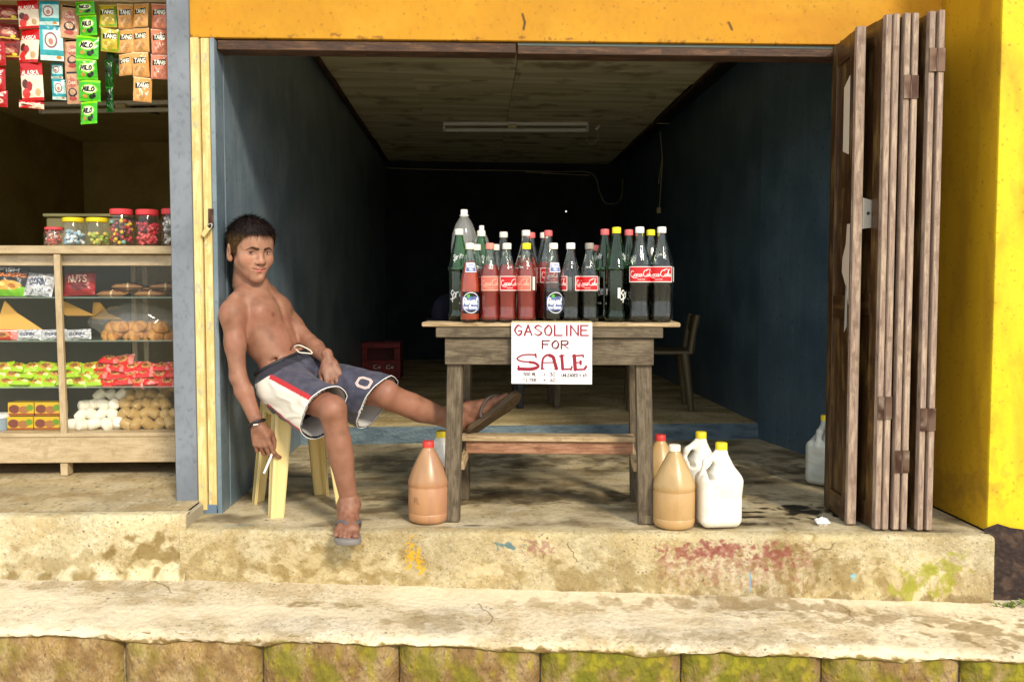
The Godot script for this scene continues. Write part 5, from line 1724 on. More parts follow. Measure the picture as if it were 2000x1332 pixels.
func build_bottles() -> void:
	var white := Color(0.82, 0.78, 0.66)
	var snow := Color(0.86, 0.86, 0.84)
	var red := Color(0.72, 0.13, 0.13)
	var salmon := Color(0.72, 0.24, 0.18)
	var yellow := Color(0.86, 0.72, 0.01)
	# front row from left to right
	bottle("cone", "bright red fuel in a smooth bottle with a blue oval label", -0.0167, 0.195, white, "bright", 0.15, 0.215)
	bottle("small", "red bottle with a salmon cap and a faded pink label", 0.0555, 0.200, salmon, "red", 0.10, 0.205, "faded")
	bottle("small", "red bottle with a white cap and a clear red label in the front row", 0.1167, 0.204, white, "red", 0.35, 0.205)
	bottle("small", "red bottle with a yellow cap and a washed-out label", 0.1873, 0.208, yellow, "red", -0.75, 0.215, "faded")
	bottle("cone", "dark bottle with a white cap and a blue oval label", 0.2841, 0.214, white, "dark", 0.2, 0.12)
	bottle("small", "dark small bottle with a white cap, two label edges meeting in front", 0.3454, 0.224, snow, "dark", 1.55, 0.108)
	bottle("small", "dark small bottle with a dull grey cap", 0.4135, 0.222, Color(0.28, 0.25, 0.21), "dark", -0.25, 0.108)
	bottle("lime", "tall dark bottle with a yellow cap and a dotted glass body", 0.5121, 0.215, yellow, "dark", -1.75, 0.185)
	bottle("large", "tall dark cola bottle with a snow white cap at the right front", 0.5929, 0.235, snow, "dark", 0.05, 0.205)
	bottle("large", "tall dark cola bottle with a cream cap, last at the right", 0.6714, 0.240, white, "dark", -0.35, 0.205)
	# behind them
	bottle("lime", "tall dark bottle with a cream cap and white slanted lettering at the left", -0.0572, 0.100, white, "dark", 0.1, 0.19)
	bottle("small", "small bottle whose cream cap just shows behind the bright red one", 0.0076, 0.110, white, "red", 0.6, 0.19)
	bottle("small", "small bottle whose cream cap shows right of the salmon cap", 0.0761, 0.115, white, "red", 0.9, 0.19)
	bottle("lime", "tall bottle with a cream cap before the small plastic bottle", 0.0255, 0.015, white, "dark", 0.8, 0.19)
	bottle("large", "tall bottle with a cream cap, third cream cap in the back row", 0.1132, -0.06, white, "red", 0.5, 0.2)
	bottle("large", "tall red bottle with a cream cap above the yellow cap", 0.1948, 0.045, white, "red", -0.9, 0.235)
	bottle("large", "tall red bottle, its red cap peeping out behind a cream cap", 0.2227, -0.09, red, "red", 0.2, 0.2)
	bottle("large", "tall dark red bottle with a red cap in the middle of the table", 0.2797, 0.035, red, "red", 0.35, 0.22)
	bottle("large", "tall bottle whose cream cap hides behind the middle red cap", 0.2735, -0.09, white, "dark", 0.0, 0.2)
	bottle("small", "short bottle with a red cap left of the slanted lettering", 0.4631, 0.07, red, "dark", 0.4, 0.18)
	bottle("lime", "tall bottle with a red cap beside the yellow-capped dotted one", 0.4842, 0.115, red, "dark", -0.9, 0.19)
	bottle("lime", "tall bottle with a red cap behind the yellow-capped dotted one", 0.5781, 0.09, red, "dark", 0.85, 0.19)
	bottle("large", "tall bottle with a yellow cap between the two rightmost cola bottles", 0.6610, 0.09, yellow, "dark", 0.4, 0.2)
	# two clear plastic bottles
	for k in 2:
		var big := k == 0
		var p := thing("plastic_bottle", "large clear plastic bottle without cap at the table's left end" if big else "small clear plastic bottle standing behind the cream-capped bottle", "plastic bottle", Vector3(-0.0402 if big else 0.028, 0.7385, -0.075 if big else -0.10))
		var s := 1.0 if big else 0.86
		var prof := [Vector3(0.001, 0.006, 0), Vector3(0.036, 0.0, 0), Vector3(0.048, 0.012, 0)]
		for n in 6:
			prof.append(Vector3(0.052, 0.03 + n * 0.036, 0))
			prof.append(Vector3(0.0525, 0.052 + n * 0.036, 0))
			prof.append(Vector3(0.0485, 0.058 + n * 0.036, 0))
		prof.append_array([Vector3(0.052, 0.25, 0), Vector3(0.0515, 0.29, 0), Vector3(0.046, 0.335, 0), Vector3(0.035, 0.368, 0), Vector3(0.022, 0.390, 0), Vector3(0.0145, 0.400, 0)])
		var neck := [Vector3(0.0145, 0.400, 0), Vector3(0.018, 0.402, 0), Vector3(0.018, 0.405, 0), Vector3(0.0138, 0.407, 0), Vector3(0.0145, 0.411, 0), Vector3(0.0138, 0.414, 0), Vector3(0.0145, 0.418, 0), Vector3(0.0138, 0.422, 0), Vector3(0.0135, 0.427, 0), Vector3(0.011, 0.427, 0)]
		for q in [prof, neck]:
			for i in q.size():
				q[i] = Vector3(q[i].x * (1.0 if big else 0.72), q[i].y * s, 0)
		part("bottle_body", Shape.new().lathe(prof, 44), pane(Color(0.9, 0.9, 0.86), 0.14, 0.10), p)
		part("bottle_neck", Shape.new().lathe(neck, 32), pane(Color(0.95, 0.93, 0.88), 0.75, 0.2), p)


# ---------------------------------------------------------------- fuel jugs
func build_jugs() -> void:
	var cone := Shape.new().lathe([Vector3(0.001, 0.004, 0), Vector3(0.062, 0.0, 0), Vector3(0.071, 0.006, 0), Vector3(0.0742, 0.018, 0), Vector3(0.0745, 0.034, 0), Vector3(0.0732, 0.036, 0), Vector3(0.0745, 0.040, 0), Vector3(0.0745, 0.128, 0), Vector3(0.0728, 0.131, 0), Vector3(0.0728, 0.133, 0), Vector3(0.0748, 0.137, 0), Vector3(0.0750, 0.150, 0), Vector3(0.0730, 0.160, 0), Vector3(0.060, 0.195, 0), Vector3(0.042, 0.233, 0), Vector3(0.026, 0.262, 0), Vector3(0.0205, 0.270, 0), Vector3(0.0195, 0.280, 0)], 60).mesh()
	var cap := Shape.new().lathe([Vector3(0.0195, 0.273, 0), Vector3(0.0212, 0.274, 0), Vector3(0.0212, 0.293, 0), Vector3(0.0195, 0.296, 0), Vector3(0.0005, 0.297, 0)], 48, Vector3.ZERO, Basis(), 24).mesh()
	var red := Color(0.62, 0.04, 0.03)
	var yellow := Color(0.85, 0.66, 0.02)
	for j in [["orange-red fuel jug with a red cap left of the table", -0.172, 0.16, Color(0.37, 0.19, 0.10), red, 1], ["tan fuel jug with a white cap right of the table", 0.718, 0.275, Color(0.50, 0.33, 0.14), Color(0.82, 0.74, 0.58), 2], ["tan fuel jug with a red cap half hidden by the table leg", 0.713, 0.048, Color(0.50, 0.32, 0.12), red, 3]]:
		var t := Tex.new(256, 160, 1.0, 1.0, j[3].linear_to_srgb())
		t.mottle(j[3].linear_to_srgb().lightened(0.25), 0.4, 1.0, -0.5, 0.7, 2000 + j[5], Vector2(2.0, 1.0), 3)
		t.mottle(j[3].linear_to_srgb().darkened(0.3), 0.35, 1.6, -0.4, 0.8, 2010 + j[5], Vector2(2.0, 1.0), 4)
		t.rect(0, 0.0, 1, 0.52, Color(0.70, 0.47, 0.36) if j[5] == 1 else Color(0.72, 0.56, 0.36), 0.45)
		t.mottle(Color(0.78, 0.62, 0.40), 0.4, 0.9, -0.2, 0.6, 2030 + j[5], Vector2(3.0, 0.6), 3)
		t.grit(220, Color(0.40, 0.27, 0.16), 0.25, 2040 + j[5])
		var g := thing("fuel_jug", j[0], "jug", Vector3(j[1], 0.002, j[2]), 0.0, "fuel jugs on the shop floor")
		var m := tm(t, 0.32)
		m.uv1_scale = Vector3(1, 2.4, 1)
		m.subsurf_scatter_enabled = true
		m.subsurf_scatter_strength = 0.12
		part("jug_body", cone, m, g)
		part("cap", cap, mt(j[4], 0.4), g)
		if j[5] == 1:
			part("written_letters", ribbon_text("FL", -0.55, 0.088, 0.009, 0.02, 0.0016, func(_y: float) -> float: return 0.0748, 0.0, 1.3), mt(Color(0.12, 0.05, 0.03), 0.7), g)
	# square white jugs with a looped handle
	var f := Field.new()
	f.rbox(Vector3(0, 0.10, 0), Vector3(0.076, 0.098, 0.060), 0.030, 0.0)
	f.cone(Vector3(0.014, 0.17, 0), Vector3(0.014, 0.262, 0), 0.066, 0.020, 0.03)
	f.cone(Vector3(0.010, 0.262, 0), Vector3(0.010, 0.285, 0), 0.019, 0.0185, 0.008)
	f.cone(Vector3(-0.006, 0.262, 0), Vector3(-0.044, 0.232, 0), 0.014, 0.014, 0.012)
	f.cone(Vector3(-0.044, 0.232, 0), Vector3(-0.060, 0.175, 0), 0.014, 0.0145, 0.012)
	f.cut(Vector3(-0.030, 0.226, -0.1), Vector3(-0.030, 0.226, 0.1), 0.009, 0.009, 0.008)
	f.cut(Vector3(-0.040, 0.205, -0.1), Vector3(-0.040, 0.205, 0.1), 0.009, 0.009, 0.008)
	f.cut(Vector3(-0.043, 0.185, -0.1), Vector3(-0.043, 0.185, 0.1), 0.010, 0.010, 0.008)
	f.cut(Vector3(-0.036, 0.215, -0.1), Vector3(-0.036, 0.215, 0.1), 0.009, 0.009, 0.008)
	var js := Shape.new()
	f.mesh_into(js, 0.0042)
	var jug := js.mesh()
	var wcap := Shape.new().lathe([Vector3(0.0185, 0.278, 0), Vector3(0.0212, 0.279, 0), Vector3(0.0212, 0.299, 0), Vector3(0.0195, 0.303, 0), Vector3(0.0005, 0.304, 0)], 48, Vector3(0.010, 0, 0), Basis(), 24).mesh()
	var milk := tm(Tex.new(128, 128, 1, 1, Color(0.92, 0.91, 0.87)).mottle(Color(0.86, 0.83, 0.75), 0.4, 1.6, -0.3, 0.8, 2100), 0.35)
	milk.subsurf_scatter_enabled = true
	milk.subsurf_scatter_strength = 0.15
	var dull := tm(Tex.new(128, 128, 1, 1, Color(0.74, 0.76, 0.74)).mottle(Color(0.64, 0.64, 0.58), 0.4, 1.6, -0.3, 0.8, 2101), 0.4)
	for j in [["large white jug with a yellow cap, front right of the table", 0.877, 0.280, 0.08, milk], ["white jug with a yellow cap behind the large white one", 0.866, 0.030, 0.15, milk], ["white jug with a yellow cap behind the orange-red jug", -0.140, -0.035, 0.0, milk], ["white jug with a yellow cap by the right wall, beside the folding door", 1.535, -0.41, 0.75, dull], ["white jug without visible cap, half hidden behind the folding door", 1.60, -0.24, 0.9, dull]]:
		var g := thing("white_jug", j[0], "jug", Vector3(j[1], 0.002, j[2]), j[3], "white jugs on the shop floor")
		part("jug_body", jug, j[4], g)
		part("cap", wcap, mt(yellow, 0.4), g)
	# bottle cap and slip of foil lying in the wet patch
	var litter := thing("crushed_cup", "small crushed white cup lying on the wet floor by the door", "litter", Vector3(1.262, 0.002, 0.28))
	part("crumpled_side", packet(0.05, 0.03, 0.022, 12, 0.5, 0.05), M.white, litter, Vector3(0, 0.011, 0)).rotation.x = -1.3


# ---------------------------------------------------------------- far end of the room
func build_back_of_room() -> void:
	# crate for bottles, standing on end
	var c := thing("bottle_crate", "red plastic bottle crate standing on the platform by the left wall", "crate", Vector3(-0.795, 0.101, -4.36))
	var rt := Tex.new(160, 160, 1, 1, Color(0.58, 0.09, 0.06))
	rt.mottle(Color(0.36, 0.05, 0.03), 0.8, 4.0, -0.1, 0.5, 3000)
	for s in [[[42, 96], [30, 100], [32, 112], [44, 112]], [[54, 102], [48, 108], [54, 112], [58, 106], [54, 102]], [[96, 98], [84, 100], [82, 112], [96, 112]], [[104, 104], [100, 110], [108, 112], [110, 104], [104, 104]]]:
		var pts := PackedVector2Array()
		for p in s:
			pts.append(Vector2(p[0] + 20, p[1]))
		rt.line(pts, 4, Color(0.85, 0.78, 0.7))
	var rm := tm(rt, 0.5)
	var dark_red := mt(Color(0.16, 0.012, 0.01), 0.5)
	for y in [[0.0, 0.165, true], [0.265, 0.31, false]]:
		var b := Shape.new().box(Vector3(0, (y[0] + y[1]) * 0.5, 0.145), Vector3(0.33, y[1] - y[0], 0.02), 0.004)
		for i in b.V.size():
			b.U[i] = Vector2(b.V[i].x / 0.33 + 0.5, 1.0 - b.V[i].y / 0.31)
		part("crate_front", b, rm, c)
	for s in [-1, 1]:
		part("crate_front", Shape.new().box(Vector3(s * 0.1375, 0.215, 0.145), Vector3(0.055, 0.10, 0.0198), 0.004), rm, c)
		part("crate_side", Shape.new().box(Vector3(s * 0.158, 0.155, 0.0), Vector3(0.014, 0.308, 0.268), 0.004), dark_red, c)
	part("crate_back", Shape.new().box(Vector3(0, 0.155, -0.14), Vector3(0.33, 0.308, 0.012), 0.003), dark_red, c)
	part("crate_floor", Shape.new().box(Vector3(0, 0.006, 0), Vector3(0.30, 0.010, 0.266), 0.002), dark_red, c)
	# plastic chair seen from its side
	var brown := mt(Color(0.10, 0.075, 0.035), 0.45)
	var ch := thing("plastic_chair", "dark brown plastic chair facing left behind the table", "chair", Vector3(1.19, 0.098, -2.32), -0.12)
	part("seat", Shape.new().box(Vector3(0, 0.365, 0), Vector3(0.40, 0.03, 0.38), 0.012), brown, ch)
	for z in [-0.17, 0.17]:
		part("leg", Shape.new().tube([Vector3(0.15, 0.36, z), Vector3(0.19, 0.0, z * 1.06)], [0.028, 0.020], 8), brown, ch)
		part("leg", Shape.new().tube([Vector3(-0.17, 0.36, z), Vector3(-0.20, 0.0, z * 1.06)], [0.028, 0.020], 8), brown, ch)
		part("back_post", Shape.new().tube([Vector3(0.185, 0.36, z), Vector3(0.20, 0.48, z), Vector3(0.225, 0.60, z)], [0.022, 0.02, 0.022], 8), brown, ch)
	part("backrest", Shape.new().box(Vector3(0.218, 0.545, 0), Vector3(0.022, 0.11, 0.36), 0.01, Basis(Vector3.BACK, -0.18)), brown, ch)
	# low wooden stool behind the sign
	var st := thing("low_stool", "low wooden stool on the platform behind the hanging sign", "stool", Vector3(0.40, 0.097, -2.42), 0.1)
	part("stool_top", bx(Vector3(0, 0.31, 0), Vector3(0.34, 0.025, 0.28), 0.004), M.old_wood, st)
	for s in [[-1, 1], [1, 1], [-1, -1], [1, -1]]:
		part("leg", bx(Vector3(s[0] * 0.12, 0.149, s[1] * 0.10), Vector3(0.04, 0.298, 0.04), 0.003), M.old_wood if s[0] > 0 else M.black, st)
	# cables
	var cm := mt(Color(0.38, 0.34, 0.2), 0.6)
	var wire := thing("wall_cable", "pair of pale cables run along the top of the back wall", "cable")
	part("cable", Shape.new().tube(smooth([Vector3(-0.96, 2.172, -6.405), Vector3(-0.4, 2.155, -6.405), Vector3(0.3, 2.15, -6.405), Vector3(0.9, 2.14, -6.405), Vector3(1.27, 2.125, -6.405), Vector3(1.36, 1.93, -6.40), Vector3(1.42, 1.81, -6.40), Vector3(1.53, 1.80, -6.40), Vector3(1.60, 1.86, -6.40), Vector3(1.615, 2.06, -6.40)], 6), 0.006, 7), cm, wire)
	part("cable", Shape.new().tube(smooth([Vector3(0.55, 2.135, -6.405), Vector3(0.95, 2.115, -6.405), Vector3(1.25, 2.105, -6.405)], 4), 0.006, 7), cm, wire)
	var feed := thing("lamp_cable", "thin cable looping from the tube lamp's end across the ceiling", "cable")
	part("cable", Shape.new().tube(smooth([Vector3(0.93, 2.17, -4.0), Vector3(0.92, 2.08, -4.0), Vector3(0.97, 2.05, -4.0), Vector3(1.02, 2.10, -4.0), Vector3(1.0, 2.19, -4.0), Vector3(1.06, 2.222, -3.95), Vector3(1.3, 2.218, -3.95), Vector3(1.59, 2.205, -3.9)], 6), 0.004, 6), cm, feed)
	part("connector", Shape.new().tube([Vector3(1.0, 2.17, -4.0), Vector3(1.025, 2.20, -3.99)], 0.011, 8), M.white, feed)
	var pull := thing("hanging_switch", "pale switch hanging on a cord near the right wall", "switch")
	part("cord", Shape.new().tube(smooth([Vector3(1.58, 2.20, -4.25), Vector3(1.585, 2.12, -4.24), Vector3(1.60, 1.95, -4.24), Vector3(1.59, 1.75, -4.24), Vector3(1.575, 1.55, -4.24)], 6), 0.0045, 6), cm, pull)
	part("loose_cord", Shape.new().tube(smooth([Vector3(1.598, 1.97, -4.235), Vector3(1.58, 1.86, -4.235), Vector3(1.565, 1.76, -4.235)], 6), 0.004, 6), cm, pull)
	part("switch_body", Shape.new().box(Vector3(1.572, 1.535, -4.24), Vector3(0.036, 0.05, 0.025), 0.006), mt(Color(0.6, 0.52, 0.25), 0.5), pull)


# ---------------------------------------------------------------- stool
func build_stool() -> void:
	var yaw := atan2(0.13, 0.256)
	var s := thing("plastic_stool", "cream yellow plastic stool under the sitting person", "stool", Vector3(-0.695, 0.0, -0.10), yaw)
	var m := mt(Color(0.80, 0.62, 0.27), 0.38)
	m.subsurf_scatter_enabled = true
	m.subsurf_scatter_strength = 0.1
	var rim := PackedVector2Array()
	for k in 32:
		var a := TAU * k / 32.0
		var c := Vector2(cos(a), sin(a))
		rim.append(Vector2(signf(c.x) * pow(absf(c.x), 0.5), signf(c.y) * pow(absf(c.y), 0.5)) * 0.135)
	part("seat", Shape.new().plate(rim, Vector3(0, 0.415, 0), Vector3.RIGHT, Vector3.FORWARD, 0.018), m, s)
	part("seat_apron", Shape.new().box(Vector3(0, 0.385, 0), Vector3(0.245, 0.045, 0.245), 0.02), m, s)
	for c in [[1, 1], [-1, 1], [-1, -1], [1, -1]]:
		var leg := Shape.new()
		# an angled channel: two flared walls meeting at a rounded corner
		for w in 2:
			var rows := []
			for j in 7:
				var t := j / 6.0
				var o := lerpf(0.118, 0.150, t)
				var half := lerpf(0.062, 0.046, t)
				var y := lerpf(0.40, 0.0, t)
				var row := []
				for e in [[0.0, 0.0], [0.003, 0.0035], [0.2, 0.0035], [0.25, 0.0], [0.75, 0.0], [0.8, 0.0035], [1.0, 0.003], [1.0, -0.003]]:
					var a: float = o - e[0] * half * 1.0
					var b: float = o + e[1]
					row.append(Vector3(c[0] * (a if w == 0 else b), y, c[1] * (b if w == 0 else a)))
				rows.append(row)
			leg.grid(rows, null, (c[0] * c[1] > 0) == (w == 0))
			for j in rows.size():
				for i in rows[j].size():
					var inn := 0.004
					rows[j][i] -= Vector3(0, 0, c[1] * inn) if w == 0 else Vector3(c[0] * inn, 0, 0)
			leg.grid(rows, null, (c[0] * c[1] > 0) != (w == 0))
		part("leg", leg, m, s)


# ---------------------------------------------------------------- solids from smooth unions
class Field:
	var T := PackedInt32Array()  # 0 tapered capsule, 1 ellipsoid, 2 rounded box
	var A := PackedVector3Array()
	var D := PackedVector3Array()
	var RA := PackedFloat32Array()
	var RB := PackedFloat32Array()
	var IL := PackedFloat32Array()
	var K := PackedFloat32Array()
	var CUT := PackedInt32Array()
	var B := []
	var BC := PackedVector3Array()
	var BR := PackedFloat32Array()

	func add(t: int, a: Vector3, d: Vector3, ra: float, rb: float, k: float, cut_: int, b: Basis, c: Vector3, r: float) -> void:
		T.append(t)
		A.append(a)
		D.append(d)
		RA.append(ra)
		RB.append(rb)
		IL.append(1.0 / maxf(d.length_squared(), 1e-9))
		K.append(maxf(k, 0.0005))
		CUT.append(cut_)
		B.append(b)
		BC.append(c)
		BR.append(r)

	func cone(a: Vector3, b: Vector3, ra: float, rb: float, k := 0.01) -> void:
		add(0, a, b - a, ra, rb - ra, k, 0, Basis(), (a + b) * 0.5, (b - a).length() * 0.5 + maxf(ra, rb))

	func cut(a: Vector3, b: Vector3, ra: float, rb: float, k := 0.01) -> void:
		add(0, a, b - a, ra, rb - ra, k, 1, Basis(), (a + b) * 0.5, (b - a).length() * 0.5 + maxf(ra, rb))

	func chain(points: Array, radii: Array, k := 0.01) -> void:
		for i in points.size() - 1:
			cone(points[i], points[i + 1], radii[i], radii[i + 1], k)

	# b's columns are the ellipsoid's own axes, r its radii along them
	func ell(c: Vector3, r: Vector3, b := Basis(), k := 0.01, cut_ := 0) -> void:
		add(1, c, r, 0, 0, k, cut_, b.transposed(), c, maxf(r.x, maxf(r.y, r.z)))

	func rbox(c: Vector3, h: Vector3, r: float, k := 0.01, b := Basis(), cut_ := 0) -> void:
		add(2, c, h - Vector3.ONE * r, r, 0, k, cut_, b.transposed(), c, h.length())

	func near(c: Vector3, half: float) -> PackedInt32Array:
		var out := PackedInt32Array()
		for i in T.size():
			if (c - BC[i]).length() - BR[i] < half + K[i] + 0.012:
				out.append(i)
		return out

	func dist(p: Vector3, list: PackedInt32Array) -> float:
		var d := 1.0
		for i in list:
			var q := p - A[i]
			var e: float
			match T[i]:
				0:
					var t := clampf(q.dot(D[i]) * IL[i], 0.0, 1.0)
					e = (q - D[i] * t).length() - RA[i] - RB[i] * t
				1:
					var w: Vector3 = B[i] * q
					var r := D[i]
					var s := w / r
					var l := s.length()
					e = l * (l - 1.0) / maxf((s / r).length(), 1e-6)
				_:
					var w: Vector3 = (B[i] * q).abs() - D[i]
					e = Vector3(maxf(w.x, 0), maxf(w.y, 0), maxf(w.z, 0)).length() + minf(maxf(w.x, maxf(w.y, w.z)), 0.0) - RA[i]
			var k := K[i]
			if CUT[i]:
				var h := maxf(k - absf(d + e), 0.0) / k
				d = maxf(d, -e) + h * h * k * 0.25
			else:
				var h := maxf(k - absf(d - e), 0.0) / k
				d = minf(d, e) - h * h * k * 0.25
		return d

	func all() -> PackedInt32Array:
		return PackedInt32Array(range(T.size()))

	# surface nets over blocks of 8 x 8 x 8 cells that the surface may cross
	func mesh_into(s: Shape, cell: float, tint = null, keep = null) -> void:
		var lo := Vector3.INF
		var hi := -Vector3.INF
		for i in T.size():
			if CUT[i] == 0:
				lo = lo.min(BC[i] - Vector3.ONE * BR[i])
				hi = hi.max(BC[i] + Vector3.ONE * BR[i])
		lo -= Vector3.ONE * cell * 3.0
		hi += Vector3.ONE * cell * 3.0
		var n := 8
		var m := n + 1
		var bs := cell * n
		var half := bs * 0.8661
		var size := ((hi - lo) / bs).ceil()
		var at := {}
		var crossings := PackedInt64Array()
		var vals := PackedFloat32Array()
		vals.resize(m * m * m)
		for bz in int(size.z):
			for by in int(size.y):
				for bx_ in int(size.x):
					var o := lo + Vector3(bx_, by, bz) * bs
					var c := o + Vector3.ONE * bs * 0.5
					var list := near(c, half)
					if list.is_empty() or absf(dist(c, list)) > half * 1.25:
						continue
					var i := 0
					for z in m:
						for y in m:
							for x in m:
								vals[i] = dist(o + Vector3(x, y, z) * cell, list)
								i += 1
					for z in n:
						for y in n:
							for x in n:
								var b := x + m * (y + m * z)
								var v0 := vals[b]
								var v1 := vals[b + 1]
								var v2 := vals[b + m]
								var v3 := vals[b + m + 1]
								var v4 := vals[b + m * m]
								var v5 := vals[b + m * m + 1]
								var v6 := vals[b + m * m + m]
								var v7 := vals[b + m * m + m + 1]
								var neg := int(v0 < 0) + int(v1 < 0) + int(v2 < 0) + int(v3 < 0) + int(v4 < 0) + int(v5 < 0) + int(v6 < 0) + int(v7 < 0)
								if neg == 0 or neg == 8:
									continue
								var gx := bx_ * n + x
								var gy := by * n + y
								var gz := bz * n + z
								var key := (gx * 4096 + gy) * 4096 + gz
								var sum := Vector3.ZERO
								var cnt := 0
								for e in [[v0, v1, 0, 0, 0, 0], [v2, v3, 0, 1, 0, 0], [v4, v5, 0, 0, 1, 0], [v6, v7, 0, 1, 1, 0], [v0, v2, 0, 0, 0, 1], [v1, v3, 1, 0, 0, 1], [v4, v6, 0, 0, 1, 1], [v5, v7, 1, 0, 1, 1], [v0, v4, 0, 0, 0, 2], [v1, v5, 1, 0, 0, 2], [v2, v6, 0, 1, 0, 2], [v3, v7, 1, 1, 0, 2]]:
									if (e[0] < 0) != (e[1] < 0):
										var q := Vector3(e[2], e[3], e[4])
										q[e[5]] += e[0] / (e[0] - e[1])
										sum += q
										cnt += 1
								var g := Vector3(v1 + v3 + v5 + v7 - v0 - v2 - v4 - v6, v2 + v3 + v6 + v7 - v0 - v1 - v4 - v5, v4 + v5 + v6 + v7 - v0 - v1 - v2 - v3).normalized()
								var p := o + (Vector3(x, y, z) + sum / cnt) * cell
								# a finer normal from the field itself
								var h := cell * 0.6
								g = Vector3(dist(p + Vector3(h, 0, 0), list) - dist(p - Vector3(h, 0, 0), list), dist(p + Vector3(0, h, 0), list) - dist(p - Vector3(0, h, 0), list), dist(p + Vector3(0, 0, h), list) - dist(p - Vector3(0, 0, h), list)).normalized()
								var col := Color.WHITE
								if tint != null:
									col = tint.call(p, g)
								at[key] = s.v(p, g, Vector2(p.x + p.z * 0.5, p.y + p.z * 0.3) * 10.0, col)
								if (v0 < 0) != (v1 < 0):
									crossings.append(key * 4)
								if (v0 < 0) != (v2 < 0):
									crossings.append(key * 4 + 1)
								if (v0 < 0) != (v4 < 0):
									crossings.append(key * 4 + 2)
		var ax := 4096 * 4096
		var ay := 4096
		for cr in crossings:
			var axis := cr % 4
			var key := cr / 4
			var u: int = [ay, 1, ax][axis]
			var w: int = [1, ax, ay][axis]
			if at.has(key - u) and at.has(key - w) and at.has(key - u - w):
				var q := [at[key], at[key - u], at[key - u - w], at[key - w]]
				if keep != null and not (keep.call(s.V[q[0]]) and keep.call(s.V[q[2]])):
					continue
				s.quad(q[0], q[1], q[2], q[3])


# ---------------------------------------------------------------- the sitting person
func foot(f: Field, heel: Vector3, fwd: Vector3, up: Vector3, medial: Vector3, s: float) -> Callable:
	var at := func(x: float, y: float, z: float) -> Vector3: return heel + (medial * x + up * y + fwd * z) * s
	f.ell(at.call(0.0, 0.030, 0.028), Vector3(0.031, 0.030, 0.036) * s, Basis(medial, up, fwd), 0.01)
	f.cone(at.call(0.0, 0.072, 0.044), at.call(0.002, 0.042, 0.085), 0.028 * s, 0.029 * s, 0.03)
	f.cone(at.call(0.002, 0.040, 0.085), at.call(0.020, 0.023, 0.165), 0.031 * s, 0.021 * s, 0.02)
	f.cone(at.call(-0.004, 0.030, 0.06), at.call(-0.024, 0.018, 0.150), 0.027 * s, 0.018 * s, 0.02)
	f.cone(at.call(0.010, 0.030, 0.10), at.call(0.0, 0.020, 0.165), 0.030 * s, 0.019 * s, 0.02)
	f.cone(at.call(0.024, 0.018, 0.165), at.call(0.026, 0.014, 0.212), 0.0135 * s, 0.0118 * s, 0.006)
	var len_ := [0.212, 0.203, 0.193, 0.180]
	for k in 4:
		var x := 0.0045 - 0.0145 * k
		f.cone(at.call(x, 0.019, 0.150 - 0.006 * k), at.call(x - 0.001, 0.017, len_[k] - 0.018), 0.0085 * s, 0.0085 * s, 0.004)
		f.cone(at.call(x - 0.001, 0.017, len_[k] - 0.018), at.call(x - 0.002, 0.010, len_[k]), 0.0085 * s, 0.0082 * s, 0.003)
	# two small bones at the ankle
	f.ell(at.call(0.026, 0.078, 0.040), Vector3.ONE * 0.011 * s, Basis(), 0.02)
	f.ell(at.call(-0.026, 0.070, 0.036), Vector3.ONE * 0.011 * s, Basis(), 0.02)
	return at


func flip_flop(heel: Vector3, fwd: Vector3, up: Vector3, medial: Vector3, s: float, parent: Node, sole_m: Material, strap_m: Material) -> void:
	var f := part("flip_flop", sole_shape(heel, fwd, up, medial, s), sole_m, parent)
	var at := func(x: float, y: float, z: float) -> Vector3: return heel + (medial * x + up * y + fwd * z) * s
	for side in [1, -1]:
		var pts: Array
		if side == 1:
			pts = [at.call(0.013, 0.002, 0.178), at.call(0.014, 0.026, 0.172), at.call(0.030, 0.040, 0.150), at.call(0.042, 0.034, 0.118), at.call(0.043, 0.012, 0.085), at.call(0.040, -0.004, 0.075)]
		else:
			pts = [at.call(0.013, 0.004, 0.178), at.call(0.011, 0.028, 0.171), at.call(-0.012, 0.044, 0.145), at.call(-0.036, 0.032, 0.110), at.call(-0.041, 0.012, 0.085), at.call(-0.038, -0.004, 0.075)]
		part("strap", Shape.new().tube(smooth(pts, 6), 0.0062, 10), strap_m, f)


